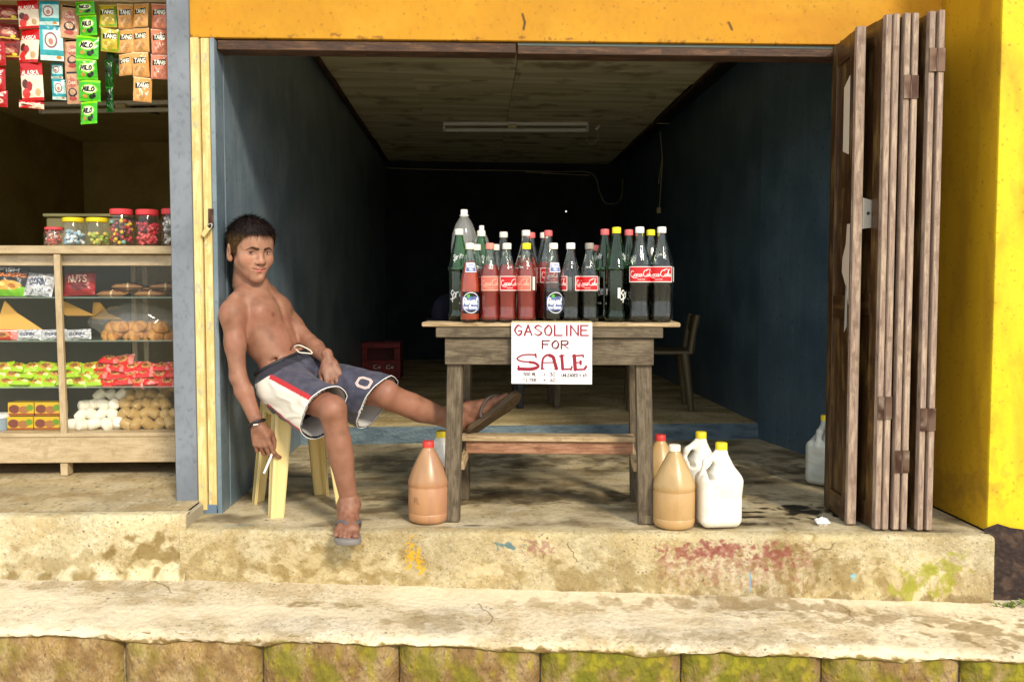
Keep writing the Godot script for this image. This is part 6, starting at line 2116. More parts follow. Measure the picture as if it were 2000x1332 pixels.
func sole_shape(heel: Vector3, fwd: Vector3, up: Vector3, medial: Vector3, s: float) -> Shape:
	var half := [[0.0, -0.012, 0.012], [-0.0, 0.0, 0.0]]
	var pts := []
	# outline: lateral side then medial side, heel to toe
	for p in [[0.0, -0.010], [-0.022, -0.004], [-0.034, 0.015], [-0.036, 0.05], [-0.037, 0.09], [-0.043, 0.13], [-0.047, 0.165], [-0.040, 0.20], [-0.022, 0.226], [0.005, 0.238], [0.030, 0.232], [0.043, 0.21], [0.046, 0.175], [0.042, 0.13], [0.036, 0.09], [0.035, 0.05], [0.033, 0.015], [0.022, -0.004], [0.0, -0.010]]:
		pts.append(Vector3(p[0], p[1], 0))
	var ring := smooth(pts, 3)
	ring.pop_back()
	var out := Shape.new()
	var rows := []
	for lv in [[-0.020, 0.93], [-0.0195, 0.97], [-0.016, 1.0], [-0.004, 1.0], [-0.001, 0.975], [0.0, 0.94]]:
		var row := []
		for p in ring:
			var bend: float = 0.012 * pow(maxf(0.0, (p.y - 0.15) / 0.09), 2.0)
			row.append(heel + (medial * p.x * lv[1] + up * (lv[0] + bend) + fwd * (0.115 + (p.y - 0.115) * lv[1])) * s)
		rows.append(row)
	out.grid(rows, null, up.dot(medial.cross(fwd)) > 0, null, true)
	for e in [0, 5]:
		var n: Vector3 = up * (-1.0 if e == 0 else 1.0)
		var mid := Vector3.ZERO
		for p in rows[e]:
			mid += p / rows[e].size()
		var c := out.v(mid, n, Vector2(0.5, 0.5))
		var ids := []
		for k in ring.size():
			ids.append(out.v(rows[e][k], n, Vector2(ring[k].x * 8.0, ring[k].y * 8.0)))
		for k in ring.size():
			out.tri(c, ids[k], ids[(k + 1) % ring.size()])
	return out


# palm and five bent fingers; back is the hand's back, lat points to the thumb
func hand(f: Field, wrist: Vector3, dir: Vector3, back: Vector3, lat: Vector3, s: float, curls: Array, thumb: Array) -> void:
	var at := func(x: float, y: float, z: float) -> Vector3: return wrist + (lat * x + dir * y + back * z) * s
	var xs := [0.0310, 0.0105, -0.0105, -0.0300]
	var ks := [0.083, 0.087, 0.082, 0.073]
	f.cone(at.call(0.0, -0.03, 0.0), at.call(0.0, 0.012, 0.0), 0.0255 * s, 0.0235 * s, 0.01)
	for k in 4:
		f.cone(at.call(xs[k] * 0.55, 0.012, 0.0), at.call(xs[k], ks[k], 0.001), 0.0150 * s, 0.0106 * s, 0.010)
	f.cone(at.call(0.012, 0.02, -0.006), at.call(0.026, 0.045, -0.012), 0.017 * s, 0.016 * s, 0.016)
	f.cone(at.call(-0.020, 0.02, -0.006), at.call(-0.026, 0.055, -0.008), 0.014 * s, 0.012 * s, 0.014)
	var seg := [[0.043, 0.026, 0.021], [0.047, 0.030, 0.022], [0.044, 0.028, 0.021], [0.034, 0.021, 0.019]]
	for k in 4:
		var p: Vector3 = at.call(xs[k], ks[k], 0.001)
		var a := 0.0
		var spread: float = (xs[k] / 0.029) * 0.13
		var r := [0.0098, 0.0091, 0.0083, 0.0073]
		for j in 3:
			a += curls[k][j]
			var d: Vector3 = (dir * cos(a) - back * sin(a) + lat * spread).normalized()
			var q: Vector3 = p + d * seg[k][j] * s
			f.cone(p, q, r[j] * s * (0.9 if k == 3 else 1.0), r[j + 1] * s * (0.9 if k == 3 else 1.0), 0.004)
			p = q
	var t0: Vector3 = at.call(0.018, 0.018, -0.006)
	var t1: Vector3 = at.call(thumb[0].x, thumb[0].y, thumb[0].z)
	var t2: Vector3 = at.call(thumb[1].x, thumb[1].y, thumb[1].z)
	var t3: Vector3 = at.call(thumb[2].x, thumb[2].y, thumb[2].z)
	f.cone(t0, t1, 0.0165 * s, 0.0125 * s, 0.012)
	f.cone(t1, t2, 0.0120 * s, 0.0105 * s, 0.004)
	f.cone(t2, t3, 0.0108 * s, 0.0085 * s, 0.003)


func build_person() -> void:
	var skin_noise := FastNoiseLite.new()
	skin_noise.seed = 9
	skin_noise.frequency = 18.0
	skin_noise.fractal_octaves = 4
	var tone := Color(0.305, 0.146, 0.092)
	var tone_dark := Color(0.195, 0.084, 0.050)
	var tone_face := Color(0.42, 0.218, 0.142)

	# joints
	var r_sh := Vector3(-0.912, 0.782, 0.040)
	var l_sh := Vector3(-0.812, 0.792, -0.225)
	var r_el := Vector3(-0.884, 0.530, 0.070)
	var l_el := Vector3(-0.648, 0.646, -0.105)
	var r_wr := Vector3(-0.805, 0.350, 0.105)
	var l_wr := Vector3(-0.556, 0.586, 0.020)
	var r_hip := Vector3(-0.735, 0.490, 0.000)
	var l_hip := Vector3(-0.665, 0.490, -0.150)
	var r_kn := Vector3(-0.5008, 0.436, 0.295)
	var l_kn := Vector3(-0.3345, 0.461, 0.095)
	var r_an := Vector3(-0.4465, 0.088, 0.270)
	var l_an := Vector3(-0.0650, 0.338, -0.025)
	var neck := Vector3(-0.853, 0.850, -0.090)
	var head := Vector3(-0.858, 1.000, -0.050)
	var up := Vector3(-0.346, 0.937, -0.03).normalized()
	var side := (l_sh - r_sh).normalized()
	side = (side - up * side.dot(up)).normalized()
	var fwd := side.cross(up).normalized()
	var tb := Basis(side, up, fwd)
	var chest := Vector3(-0.815, 0.722, -0.092)
	var ch := func(x: float, y: float, z: float) -> Vector3: return chest + tb * Vector3(x, y, z)

	var f := Field.new()
	# trunk: ribs, belly, pelvis, breast, shoulders
	f.ell(chest, Vector3(0.120, 0.160, 0.084), tb, 0.02)
	f.ell(ch.call(0, 0.085, -0.005), Vector3(0.112, 0.080, 0.066), tb, 0.04)
	f.ell(Vector3(-0.762, 0.600, -0.080), Vector3(0.106, 0.120, 0.074), tb, 0.05)
	f.ell(Vector3(-0.715, 0.505, -0.080), Vector3(0.145, 0.095, 0.105), tb, 0.05)
	for s in [-1, 1]:
		f.ell(ch.call(0.055 * s, 0.040, 0.052), Vector3(0.060, 0.044, 0.034), tb, 0.04)
		f.cone(ch.call(0.018 * s, 0.128, 0.046), ch.call(0.125 * s, 0.130, 0.005), 0.009, 0.011, 0.016)
		f.cone(neck + up * 0.02, ch.call(0.115 * s, 0.108, -0.02), 0.032, 0.028, 0.04)
		f.ell(ch.call(0.085 * s, -0.03, -0.015), Vector3(0.030, 0.09, 0.05), tb, 0.04)
	f.cone(neck - up * 0.03, head + Vector3(-0.004, -0.050, -0.020), 0.045, 0.042, 0.03)
	# arms
	for a in [[r_sh, r_el, r_wr], [l_sh, l_el, l_wr]]:
		var ua: Vector3 = a[1] - a[0]
		var fa: Vector3 = a[2] - a[1]
		f.ell(a[0] + ua * 0.06, Vector3(0.045, 0.052, 0.045), Basis(), 0.03)
		f.cone(a[0] + ua * 0.1, a[0] + ua * 0.55, 0.039, 0.0365, 0.03)
		f.cone(a[0] + ua * 0.5, a[1], 0.0365, 0.0300, 0.02)
		f.cone(a[1], a[1] + fa * 0.3, 0.0305, 0.0330, 0.015)
		f.cone(a[1] + fa * 0.3, a[2], 0.0330, 0.0225, 0.015)
	# legs
	for a in [[r_hip, r_kn, r_an, Vector3(-0.10, 0.0, -1.0)], [l_hip, l_kn, l_an, Vector3(-0.25, -0.85, -0.25)]]:
		var th: Vector3 = a[1] - a[0]
		var sh: Vector3 = a[2] - a[1]
		var calf: Vector3 = a[3].normalized()
		f.cone(a[0], a[1], 0.072, 0.046, 0.04)
		f.ell(a[1] - calf * 0.010 + th.normalized() * 0.006, Vector3(0.043, 0.046, 0.043), Basis(), 0.02)
		f.cone(a[1], a[1] + sh * 0.35, 0.042, 0.039, 0.02)
		f.cone(a[1] + sh * 0.35, a[2], 0.038, 0.0275, 0.02)
		f.ell(a[1] - calf * 0.030 + sh * 0.01, Vector3(0.024, 0.024, 0.022), Basis(), 0.022)
		f.cone(a[1] - calf * 0.018 + sh * 0.18, a[1] - calf * 0.014 + sh * 0.75, 0.020, 0.012, 0.03)
		f.cone(a[1] + sh * 0.12 + calf * 0.014, a[1] + sh * 0.48 + calf * 0.012, 0.033, 0.036, 0.03)
		f.cone(a[1] + sh * 0.5 + calf * 0.010, a[1] + sh * 0.85 + calf * 0.008, 0.033, 0.020, 0.03)
		f.cone(a[2], a[2] + sh.normalized() * 0.02, 0.028, 0.028, 0.02)
	# shallow hollows: breastbone, belly line, navel, folds over the waist, collar notch
	f.cut(ch.call(0, 0.110, 0.083), ch.call(0, -0.03, 0.097), 0.004, 0.004, 0.026)
	f.cut(ch.call(0, -0.06, 0.096), ch.call(0.0, -0.15, 0.088), 0.003, 0.003, 0.018)
	f.cut(ch.call(-0.105, -0.150, 0.036), ch.call(0.0, -0.128, 0.086), 0.003, 0.003, 0.020)
	f.cut(ch.call(0.0, -0.128, 0.086), ch.call(0.085, -0.120, 0.055), 0.003, 0.003, 0.020)
	var nip_r: Vector3 = ch.call(-0.064, 0.018, 0.080)
	var nip_l: Vector3 = ch.call(0.066, 0.018, 0.078)
	var s := Shape.new()
	f.mesh_into(s, 0.0075, func(p: Vector3, _n: Vector3) -> Color:
		var k := skin_noise.get_noise_3dv(p)
		var c := tone.lerp(tone_dark, clampf(0.25 + k * 0.9, 0.0, 1.0))
		c = c.lerp(Color(0.36, 0.14, 0.09), clampf(skin_noise.get_noise_3dv(p * 0.35 + Vector3(7, 3, 1)) * 1.2, 0.0, 0.3))
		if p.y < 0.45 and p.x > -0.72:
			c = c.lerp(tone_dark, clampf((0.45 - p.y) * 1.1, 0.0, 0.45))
		var kn := minf(p.distance_to(r_kn), p.distance_to(l_kn))
		c = c.lerp(Color(0.30, 0.12, 0.075), clampf(0.5 - kn * 5.0, 0.0, 0.35))
		var nd := minf(p.distance_to(nip_r), p.distance_to(nip_l))
		c = c.lerp(Color(0.16, 0.055, 0.04), clampf(1.6 - nd * 110.0, 0.0, 0.85))
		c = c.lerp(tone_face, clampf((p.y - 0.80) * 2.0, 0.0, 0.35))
		return c)

	# hands
	var hand_tint := func(p: Vector3, _n: Vector3) -> Color:
		return tone.lerp(tone_dark, clampf(0.40 + skin_noise.get_noise_3dv(p * 2.0) * 0.9, 0.0, 1.0))
	var d := Vector3(0.22, -0.975, 0.04).normalized()
	var n := Vector3(-0.12, 0.0, 1.0)
	n = (n - d * n.dot(d)).normalized()
	var lat := n.cross(d)
	var rh := Field.new()
	hand(rh, r_wr, d, n, lat, 0.90, [[0.25, 0.55, 0.35], [0.45, 0.85, 0.6], [0.55, 0.95, 0.7], [0.6, 0.95, 0.7]], [Vector3(0.040, 0.045, -0.022), Vector3(0.040, 0.078, -0.030), Vector3(0.034, 0.106, -0.030)])
	rh.mesh_into(s, 0.0032, hand_tint)
	var d2 := Vector3(0.30, -0.86, 0.40).normalized()
	var n2 := Vector3(0.22, 0.40, 0.89)
	n2 = (n2 - d2 * n2.dot(d2)).normalized()
	var lat2 := d2.cross(n2)
	var lh := Field.new()
	hand(lh, l_wr, d2, n2, lat2, 0.90, [[0.05, 0.40, 0.25], [0.30, 0.60, 0.4], [0.22, 0.6, 0.4], [0.50, 0.8, 0.5]], [Vector3(0.040, 0.040, -0.020), Vector3(0.046, 0.072, -0.030), Vector3(0.042, 0.100, -0.036)])
	lh.mesh_into(s, 0.0032, hand_tint)

	# feet
	var rf := Vector3(0.14, -0.10, 0.985).normalized()
	var ru := Vector3(0, 1, 0)
	ru = (ru - rf * ru.dot(rf)).normalized()
	var r_heel := Vector3(-0.462, 0.021, 0.215)
	var fr := Field.new()
	fr.cone(r_an + Vector3(-0.005, 0.03, 0), r_an, 0.0298, 0.0296, 0.01)
	var _a: Callable = foot(fr, r_heel, rf, ru, ru.cross(rf), 0.97)
	fr.cone(r_an, r_heel + rf * 0.045 + ru * 0.04, 0.0296, 0.029, 0.03)
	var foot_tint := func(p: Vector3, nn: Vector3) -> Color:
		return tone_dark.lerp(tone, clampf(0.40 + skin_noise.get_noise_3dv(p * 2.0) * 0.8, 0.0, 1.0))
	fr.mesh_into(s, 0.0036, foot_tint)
	var lf := Vector3(0.775, 0.585, 0.24).normalized()
	var lu := Vector3(-0.57, 0.69, -0.48)
	lu = (lu - lf * lu.dot(lf)).normalized()
	var l_heel := Vector3(-0.022, 0.318, 0.000)
	var fl := Field.new()
	var l_mid := l_heel + lf * 0.04 + lu * 0.05
	fl.cone(l_an + (l_kn - l_an).normalized() * 0.03, l_an, 0.0298, 0.0296, 0.01)
	fl.cone(l_an, l_mid, 0.0296, 0.030, 0.03)
	var _b: Callable = foot(fl, l_heel, lf, lu, lf.cross(lu), 0.97)
	fl.mesh_into(s, 0.0036, foot_tint)

	build_head(s, head, tone, tone_face, tone_dark, skin_noise)

	var skin := mt(Color.WHITE, 0.50)
	skin.metallic_specular = 0.42
	skin.vertex_color_use_as_albedo = true
	skin.subsurf_scatter_enabled = true
	skin.subsurf_scatter_strength = 0.06
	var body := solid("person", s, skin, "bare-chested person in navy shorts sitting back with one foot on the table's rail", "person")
	build_hair(body, head)
	build_shorts(body, up, side, fwd, r_hip, l_hip, r_kn, l_kn)
	# flip-flops
	var grey := mt(Color(0.20, 0.185, 0.175), 0.6)
	var strap_grey := mt(Color(0.11, 0.105, 0.11), 0.5)
	flip_flop(r_heel, rf, ru, ru.cross(rf), 0.99, body, grey, strap_grey)
	var brown := tm(Tex.new(64, 128, 1, 1, Color(0.33, 0.27, 0.20)).mottle(Color(0.20, 0.16, 0.12), 0.8, 3.0, -0.2, 0.5, 70).mottle(Color(0.45, 0.36, 0.2), 0.5, 5.0, 0.0, 0.5, 71), 0.7)
	flip_flop(l_heel, lf, lu, lf.cross(lu), 1.06, body, brown, mt(Color(0.07, 0.055, 0.045), 0.5))
	# rubber bracelet
	var ax := (r_wr - r_el).normalized()
	var u1 := ax.cross(Vector3.UP).normalized()
	var u2 := ax.cross(u1)
	var c := r_wr - ax * 0.012
	var ring := []
	for k in 33:
		var a := TAU * k / 32.0
		ring.append(c + (u1 * cos(a) + u2 * sin(a)) * 0.0300)
	var br := part("bracelet", Shape.new().tube(ring, 0.0055, 8, false), M.black, body)
	part("printed_letters", Shape.new().box(c + Vector3(0.004, -0.001, 0.0357), Vector3(0.018, 0.004, 0.001), 0.0, Basis(Vector3.BACK, 0.15)), M.white, br)
	# the cigarette held between thumb and finger
	var cig := thing("cigarette", "white cigarette held pointing down in the sitting person's lowered hand", "cigarette")
	var c0 := r_wr + d * 0.112 + lat * 0.026 - n * 0.010
	var c1 := c0 + Vector3(-0.026, -0.070, 0.028)
	part("paper_tube", Shape.new().tube([c0, c1], 0.0042, 12), mt(Color(0.85, 0.84, 0.80), 0.7), cig)
	part("filter", Shape.new().tube([c0, c0 + (c0 - c1).normalized() * 0.018], 0.0043, 12), mt(Color(0.65, 0.4, 0.15), 0.7), cig)


func head_basis() -> Basis:
	var fw := Vector3(0.600, -0.13, 0.79).normalized()
	var x := Vector3.UP.cross(fw).normalized()
	return Basis(x, fw.cross(x), fw)


func build_head(s: Shape, head: Vector3, tone: Color, tone_face: Color, tone_dark: Color, noise: FastNoiseLite) -> void:
	# built in the head's own axes: x to its left, y up, z to the front
	var hb := Basis()
	var whole := s
	s = Shape.new()
	var at := func(x: float, y: float, z: float) -> Vector3: return Vector3(x, y * (0.94 if y < 0.0 else 1.0), z)
	var f := Field.new()
	f.ell(at.call(0, 0.036, -0.014), Vector3(0.074, 0.078, 0.092), hb, 0.01)
	f.ell(at.call(0, -0.022, 0.022), Vector3(0.0590, 0.074, 0.058), hb, 0.03)
	f.ell(at.call(0, 0.045, 0.040), Vector3(0.060, 0.045, 0.046), hb, 0.03)
	for k in [-1, 1]:
		f.cone(at.call(0.043 * k, -0.048, 0.006), at.call(0.010 * k, -0.094, 0.060), 0.016, 0.0145, 0.030)
		f.ell(at.call(0.038 * k, -0.026, 0.052), Vector3(0.022, 0.021, 0.018), hb, 0.032)
		f.cone(at.call(0.010 * k, 0.021, 0.0775), at.call(0.045 * k, 0.020, 0.057), 0.0068, 0.007, 0.016)
	f.ell(at.call(0, -0.095, 0.061), Vector3(0.016, 0.013, 0.014), hb, 0.018)
	f.ell(at.call(0, -0.062, 0.066), Vector3(0.030, 0.024, 0.018), hb, 0.022)
	for k in [-1, 1]:
		f.ell(at.call(0.0315 * k, 0.002, 0.089), Vector3(0.019, 0.0125, 0.016), hb, 0.012, 1)
		f.ell(at.call(0.0315 * k, 0.001, 0.0635), Vector3(0.0158, 0.0125, 0.0125), hb, 0.006)
	# nose
	f.cone(at.call(0, 0.012, 0.074), at.call(0, -0.026, 0.092), 0.0085, 0.0105, 0.012)
	f.ell(at.call(0, -0.031, 0.0935), Vector3(0.0125, 0.0105, 0.011), hb, 0.008)
	for k in [-1, 1]:
		f.ell(at.call(0.0130 * k, -0.034, 0.0835), Vector3(0.0085, 0.0075, 0.0100), hb, 0.007)
		f.ell(at.call(0.0075 * k, -0.0425, 0.0900), Vector3(0.0040, 0.0030, 0.0050), hb, 0.003, 1)
	# mouth: upper lip in two, lower lip, and the line between
	for k in [-1, 1]:
		f.cone(at.call(0.004 * k, -0.0575, 0.0835), at.call(0.0245 * k, -0.0590, 0.0725), 0.0056, 0.0030, 0.005)
		f.cone(at.call(0.0, -0.0695, 0.0815), at.call(0.0215 * k, -0.0622, 0.0730), 0.0072, 0.0038, 0.005)
		f.cut(at.call(0.0, -0.0630, 0.0900), at.call(0.0270 * k, -0.0580, 0.0770), 0.0018, 0.0016, 0.003)
	f.cut(at.call(0, -0.0810, 0.0880), at.call(0, -0.0810, 0.090), 0.006, 0.006, 0.014)
	f.cut(at.call(0, -0.0470, 0.0930), at.call(0, -0.0530, 0.0915), 0.0025, 0.0025, 0.006)
	# ears
	for k in [-1, 1]:
		var eb: Basis = hb * Basis(Vector3.UP, 0.55 * k)
		f.ell(at.call(0.081 * k, -0.004, -0.012), Vector3(0.0085, 0.033, 0.020), eb, 0.008)
		f.ell(at.call(0.076 * k, -0.030, -0.005), Vector3(0.007, 0.011, 0.009), eb, 0.008)
		f.ell(at.call(0.092 * k, -0.002, -0.006), Vector3(0.009, 0.021, 0.011), eb, 0.006, 1)
	# neck below the jaw
	f.cone(at.call(0, -0.05, -0.020), at.call(0, -0.135, -0.030), 0.052, 0.052, 0.02)
	f.mesh_into(s, 0.0027, func(p: Vector3, nn: Vector3) -> Color:
		var q := Vector3(p.x, p.y / (0.94 if p.y < 0.0 else 1.0), p.z)
		var k := noise.get_noise_3dv(p * 2.0)
		var c := tone_face.lerp(tone, clampf(0.25 + k * 0.8, 0.0, 1.0))
		var ax := absf(q.x)
		# ruddy cheeks and nose, darker eye sockets
		c = c.lerp(Color(0.52, 0.20, 0.125), clampf(1.0 - Vector2((ax - 0.044) / 0.025, (q.y + 0.024) / 0.03).length(), 0.0, 1.0) * 0.45)
		c = c.lerp(Color(0.50, 0.20, 0.13), clampf(1.0 - Vector2(q.x / 0.02, (q.y + 0.033) / 0.014).length(), 0.0, 1.0) * 0.4 * float(q.z > 0.07))
		if q.z > 0.03:
			c = c.lerp(tone_dark, clampf(1.0 - Vector2((ax - 0.0315) / 0.022, (q.y - 0.004) / 0.014).length(), 0.0, 1.0) * 0.75)
			# brows
			var by := 0.0165 + 0.005 * smoothstep(0.010, 0.032, ax) - 0.010 * smoothstep(0.034, 0.052, ax)
			var bw := 0.0058 - 0.0026 * smoothstep(0.02, 0.052, ax)
			if ax > 0.010 and ax < 0.051:
				c = c.lerp(Color(0.018, 0.010, 0.007), clampf((bw - absf(q.y - by)) * 420.0, 0.0, 0.88 + k * 0.2))
			# lips
			var lip := Vector2(q.x / 0.025, (q.y + 0.0640 - 0.004 * pow(ax / 0.0255, 2.0)) / (0.0110 * (1.0 - 0.55 * ax / 0.025))).length()
			c = c.lerp(Color(0.50, 0.165, 0.135), clampf((1.1 - lip) * 5.0, 0.0, 0.85))
			if ax < 0.0255 and absf(q.y + 0.0630 - 0.0048 * pow(ax / 0.0255, 2.0)) < 0.0017:
				c = c.lerp(Color(0.10, 0.03, 0.025), 0.75)
			if Vector2((ax - 0.0078) / 0.005, (q.y + 0.0420) / 0.0035).length() < 1.0:
				c = c.lerp(Color(0.10, 0.03, 0.02), 0.8)
			# faint shade of beard
			c = c.lerp(tone_dark, clampf(1.0 - Vector2(q.x / 0.035, (q.y + 0.053) / 0.007).length(), 0.0, 1.0) * 0.3)
		if q.y < -0.105:
			c = c.lerp(tone, clampf((-0.105 - q.y) * 40.0, 0.0, 1.0))
		return c)
	# eyes: a curved almond with iris and pupil, a dark line of lashes over it
	for k in [-1, 1]:
		var c: Vector3 = at.call(0.0315 * k, 0.0005, 0.0635)
		var rows := []
		var cols := []
		for j in 13:
			var row := []
			var col := []
			for i in 25:
				var u := i / 12.0 - 1.0
				var v := j / 6.0 - 1.0
				var x := u * 0.0138
				var open_ := pow(maxf(0.0, 1.0 - u * u), 0.55)
				var y: float = v * 0.0042 * open_ + 0.0018 + 0.0010 * u * k
				var z := sqrt(maxf(0.0, 1.0 - pow(x / 0.0160, 2.0) - pow(y / 0.0127, 2.0))) * 0.0129
				row.append(c + hb * Vector3(x, y, z))
				var gx := x + 0.0038
				var rr := Vector2(gx, y - 0.0014).length()
				var e := Color(0.50, 0.43, 0.39)
				if rr < 0.0058:
					e = Color(0.045, 0.020, 0.010)
				if rr < 0.0024:
					e = Color(0.004, 0.003, 0.003)
				col.append(e)
			rows.append(row)
			cols.append(col)
		s.grid(rows, null, true, cols)
		for lid in [[1.0, 0.0019, Color(0.02, 0.010, 0.008)], [-1.0, 0.0008, Color(0.20, 0.085, 0.06)]]:
			var pts := []
			for i in 15:
				var u: float = i / 7.0 - 1.0
				var x: float = u * 0.0144
				var y: float = lid[0] * 0.0043 * pow(maxf(0.0, 1.0 - u * u), 0.55) + 0.0018 + 0.0010 * u * k
				var z := sqrt(maxf(0.0, 1.0 - pow(x / 0.0162, 2.0) - pow(y / 0.013, 2.0))) * 0.0131
				pts.append(c + hb * Vector3(x, y, z))
			s.tube(pts, lid[1], 6, true, lid[2])
	var t := Transform3D(head_basis().scaled(Vector3.ONE * HEAD), head)
	var first := whole.V.size()
	for i in s.V.size():
		whole.v(t * s.V[i], t.basis * s.N[i] / HEAD, s.U[i], s.C[i])
	for i in s.I:
		whole.I.append(first + i)


const HEAD := 1.03


# the lower edge of the hair: head angle from the front, height
func hairline(q: Vector3) -> float:
	var a := atan2(absf(q.x), q.z + 0.012)
	var t := [[0.0, 0.072], [0.35, 0.070], [0.62, 0.062], [0.80, 0.040], [1.0, 0.022], [1.12, -0.014], [1.30, -0.022], [1.42, 0.004], [1.62, 0.022], [1.9, 0.012], [2.1, -0.035], [3.2, -0.060]]
	for i in t.size() - 1:
		if a <= t[i + 1][0]:
			return lerpf(t[i][1], t[i + 1][1], (a - t[i][0]) / (t[i + 1][0] - t[i][0]))
	return -0.06


func build_hair(body: Node3D, head: Vector3) -> void:
	var hb := head_basis()
	var inv := hb.transposed()
	var f := Field.new()
	f.ell(head + hb * Vector3(0, 0.044, -0.016), Vector3(0.0860, 0.0905, 0.1030), hb, 0.01)
	f.ell(head + hb * Vector3(0, 0.066, 0.036), Vector3(0.070, 0.050, 0.060), hb, 0.03)
	f.ell(head + hb * Vector3(0, -0.010, -0.045), Vector3(0.066, 0.060, 0.060), hb, 0.03)
	f.ell(head + hb * Vector3(0, -0.012, 0.010), Vector3(0.0745, 0.05, 0.047), hb, 0.02)
	var s := Shape.new()
	var shade := func(q: Vector3, j: float) -> Color:
		var c := Color(0.009, 0.006, 0.005)
		var warm := smoothstep(0.085, 0.045, q.y) * smoothstep(-0.03, 0.015, q.y) * smoothstep(0.03, 0.06, absf(q.x))  # light caught on the sides, put into the colour as brown
		return c.lerp(Color(0.20, 0.115, 0.045), clampf(warm * (0.25 + j), 0.0, 0.85))
	f.mesh_into(s, 0.0035, func(p: Vector3, _n: Vector3) -> Color:
		return shade.call(inv * (p - head), 0.0), func(p: Vector3) -> bool:
		var q := inv * (p - head)
		return q.y > hairline(q))
	# short strands lying over it
	var rr := RandomNumberGenerator.new()
	rr.seed = 3
	var list := f.all()
	for k in 5200:
		var dir := Vector3(rr.randfn(), rr.randfn(), rr.randfn()).normalized()
		var o := head + hb * Vector3(0, 0.036, -0.010)
		var p := o + hb * dir * 0.02
		for i in 9:
			p += hb * dir * maxf(0.0, -f.dist(p, list))
		var q := inv * (p - head)
		if q.y < hairline(q) - 0.001:
			continue
		var h := 0.003
		var nrm := (p - (head + hb * Vector3(0, 0.03, -0.014))).normalized()
		# hair grows from the crown outward and down
		var flow := (hb * (q - Vector3(0, 0.12, -0.05))).normalized()
		flow = (flow - nrm * flow.dot(nrm)).normalized()
		flow = (flow + hb * Vector3(rr.randfn() * 0.25, rr.randfn() * 0.2, rr.randfn() * 0.25)).normalized()
		var top := smoothstep(0.03, 0.09, q.y)
		var length := lerpf(0.010, 0.026, top) * rr.randf_range(0.7, 1.25)
		var lift := lerpf(0.10, 0.38, top) * rr.randf_range(0.4, 1.5)
		var w := rr.randf_range(0.0006, 0.0011)
		var across := flow.cross(nrm).normalized() * w
		var tip := p + (flow + nrm * lift).normalized() * length
		var mid := p + (flow * 0.5 + nrm * (lift * 0.8)) * length * 0.55
		var c: Color = shade.call(q, rr.randf_range(-0.1, 0.8))
		if rr.randf() < 0.25:
			c = c.lerp(Color(0.05, 0.032, 0.02), 0.6)
		var n1 := (nrm + flow * 0.3).normalized()
		var a := s.v(p - across, n1, Vector2.ZERO, c)
		var b := s.v(p + across, n1, Vector2.ZERO, c)
		var m0 := s.v(mid + across * 0.9, n1, Vector2.ZERO, c)
		var m1 := s.v(mid - across * 0.9, n1, Vector2.ZERO, c)
		var e := s.v(tip, n1, Vector2.ZERO, c)
		s.quad(a, b, m0, m1)
		s.tri(m1, m0, e)
	var m := mt(Color.WHITE, 0.55)
	m.metallic_specular = 0.25
	m.vertex_color_use_as_albedo = true
	part("hair", s, m, body)


func shorts_field(shrink: float, up: Vector3, side: Vector3, fwd: Vector3, r_hip: Vector3, l_hip: Vector3, r_kn: Vector3, l_kn: Vector3) -> Field:
	var g := Field.new()
	var tb := Basis(side, up, fwd)
	g.ell(Vector3(-0.712, 0.505, -0.078), Vector3(0.158, 0.115, 0.118) - Vector3.ONE * shrink, tb, 0.03)
	g.ell(Vector3(-0.748, 0.580, -0.080), Vector3(0.136, 0.095, 0.092) - Vector3.ONE * shrink, tb, 0.03)
	for a in [[r_hip, r_kn, Vector3(-0.70, 0.445, 0.03), Vector3(-0.545, 0.372, 0.25)], [l_hip, l_kn, Vector3(-0.62, 0.455, -0.11), Vector3(-0.425, 0.402, 0.045)]]:
		var d: Vector3 = a[1] - a[0]
		g.cone(a[0], a[0] + d * 1.05, 0.092 - shrink, 0.071 - shrink, 0.04)
		g.cone(a[2], a[3], 0.076 - shrink, 0.066 - shrink, 0.05)
	return g


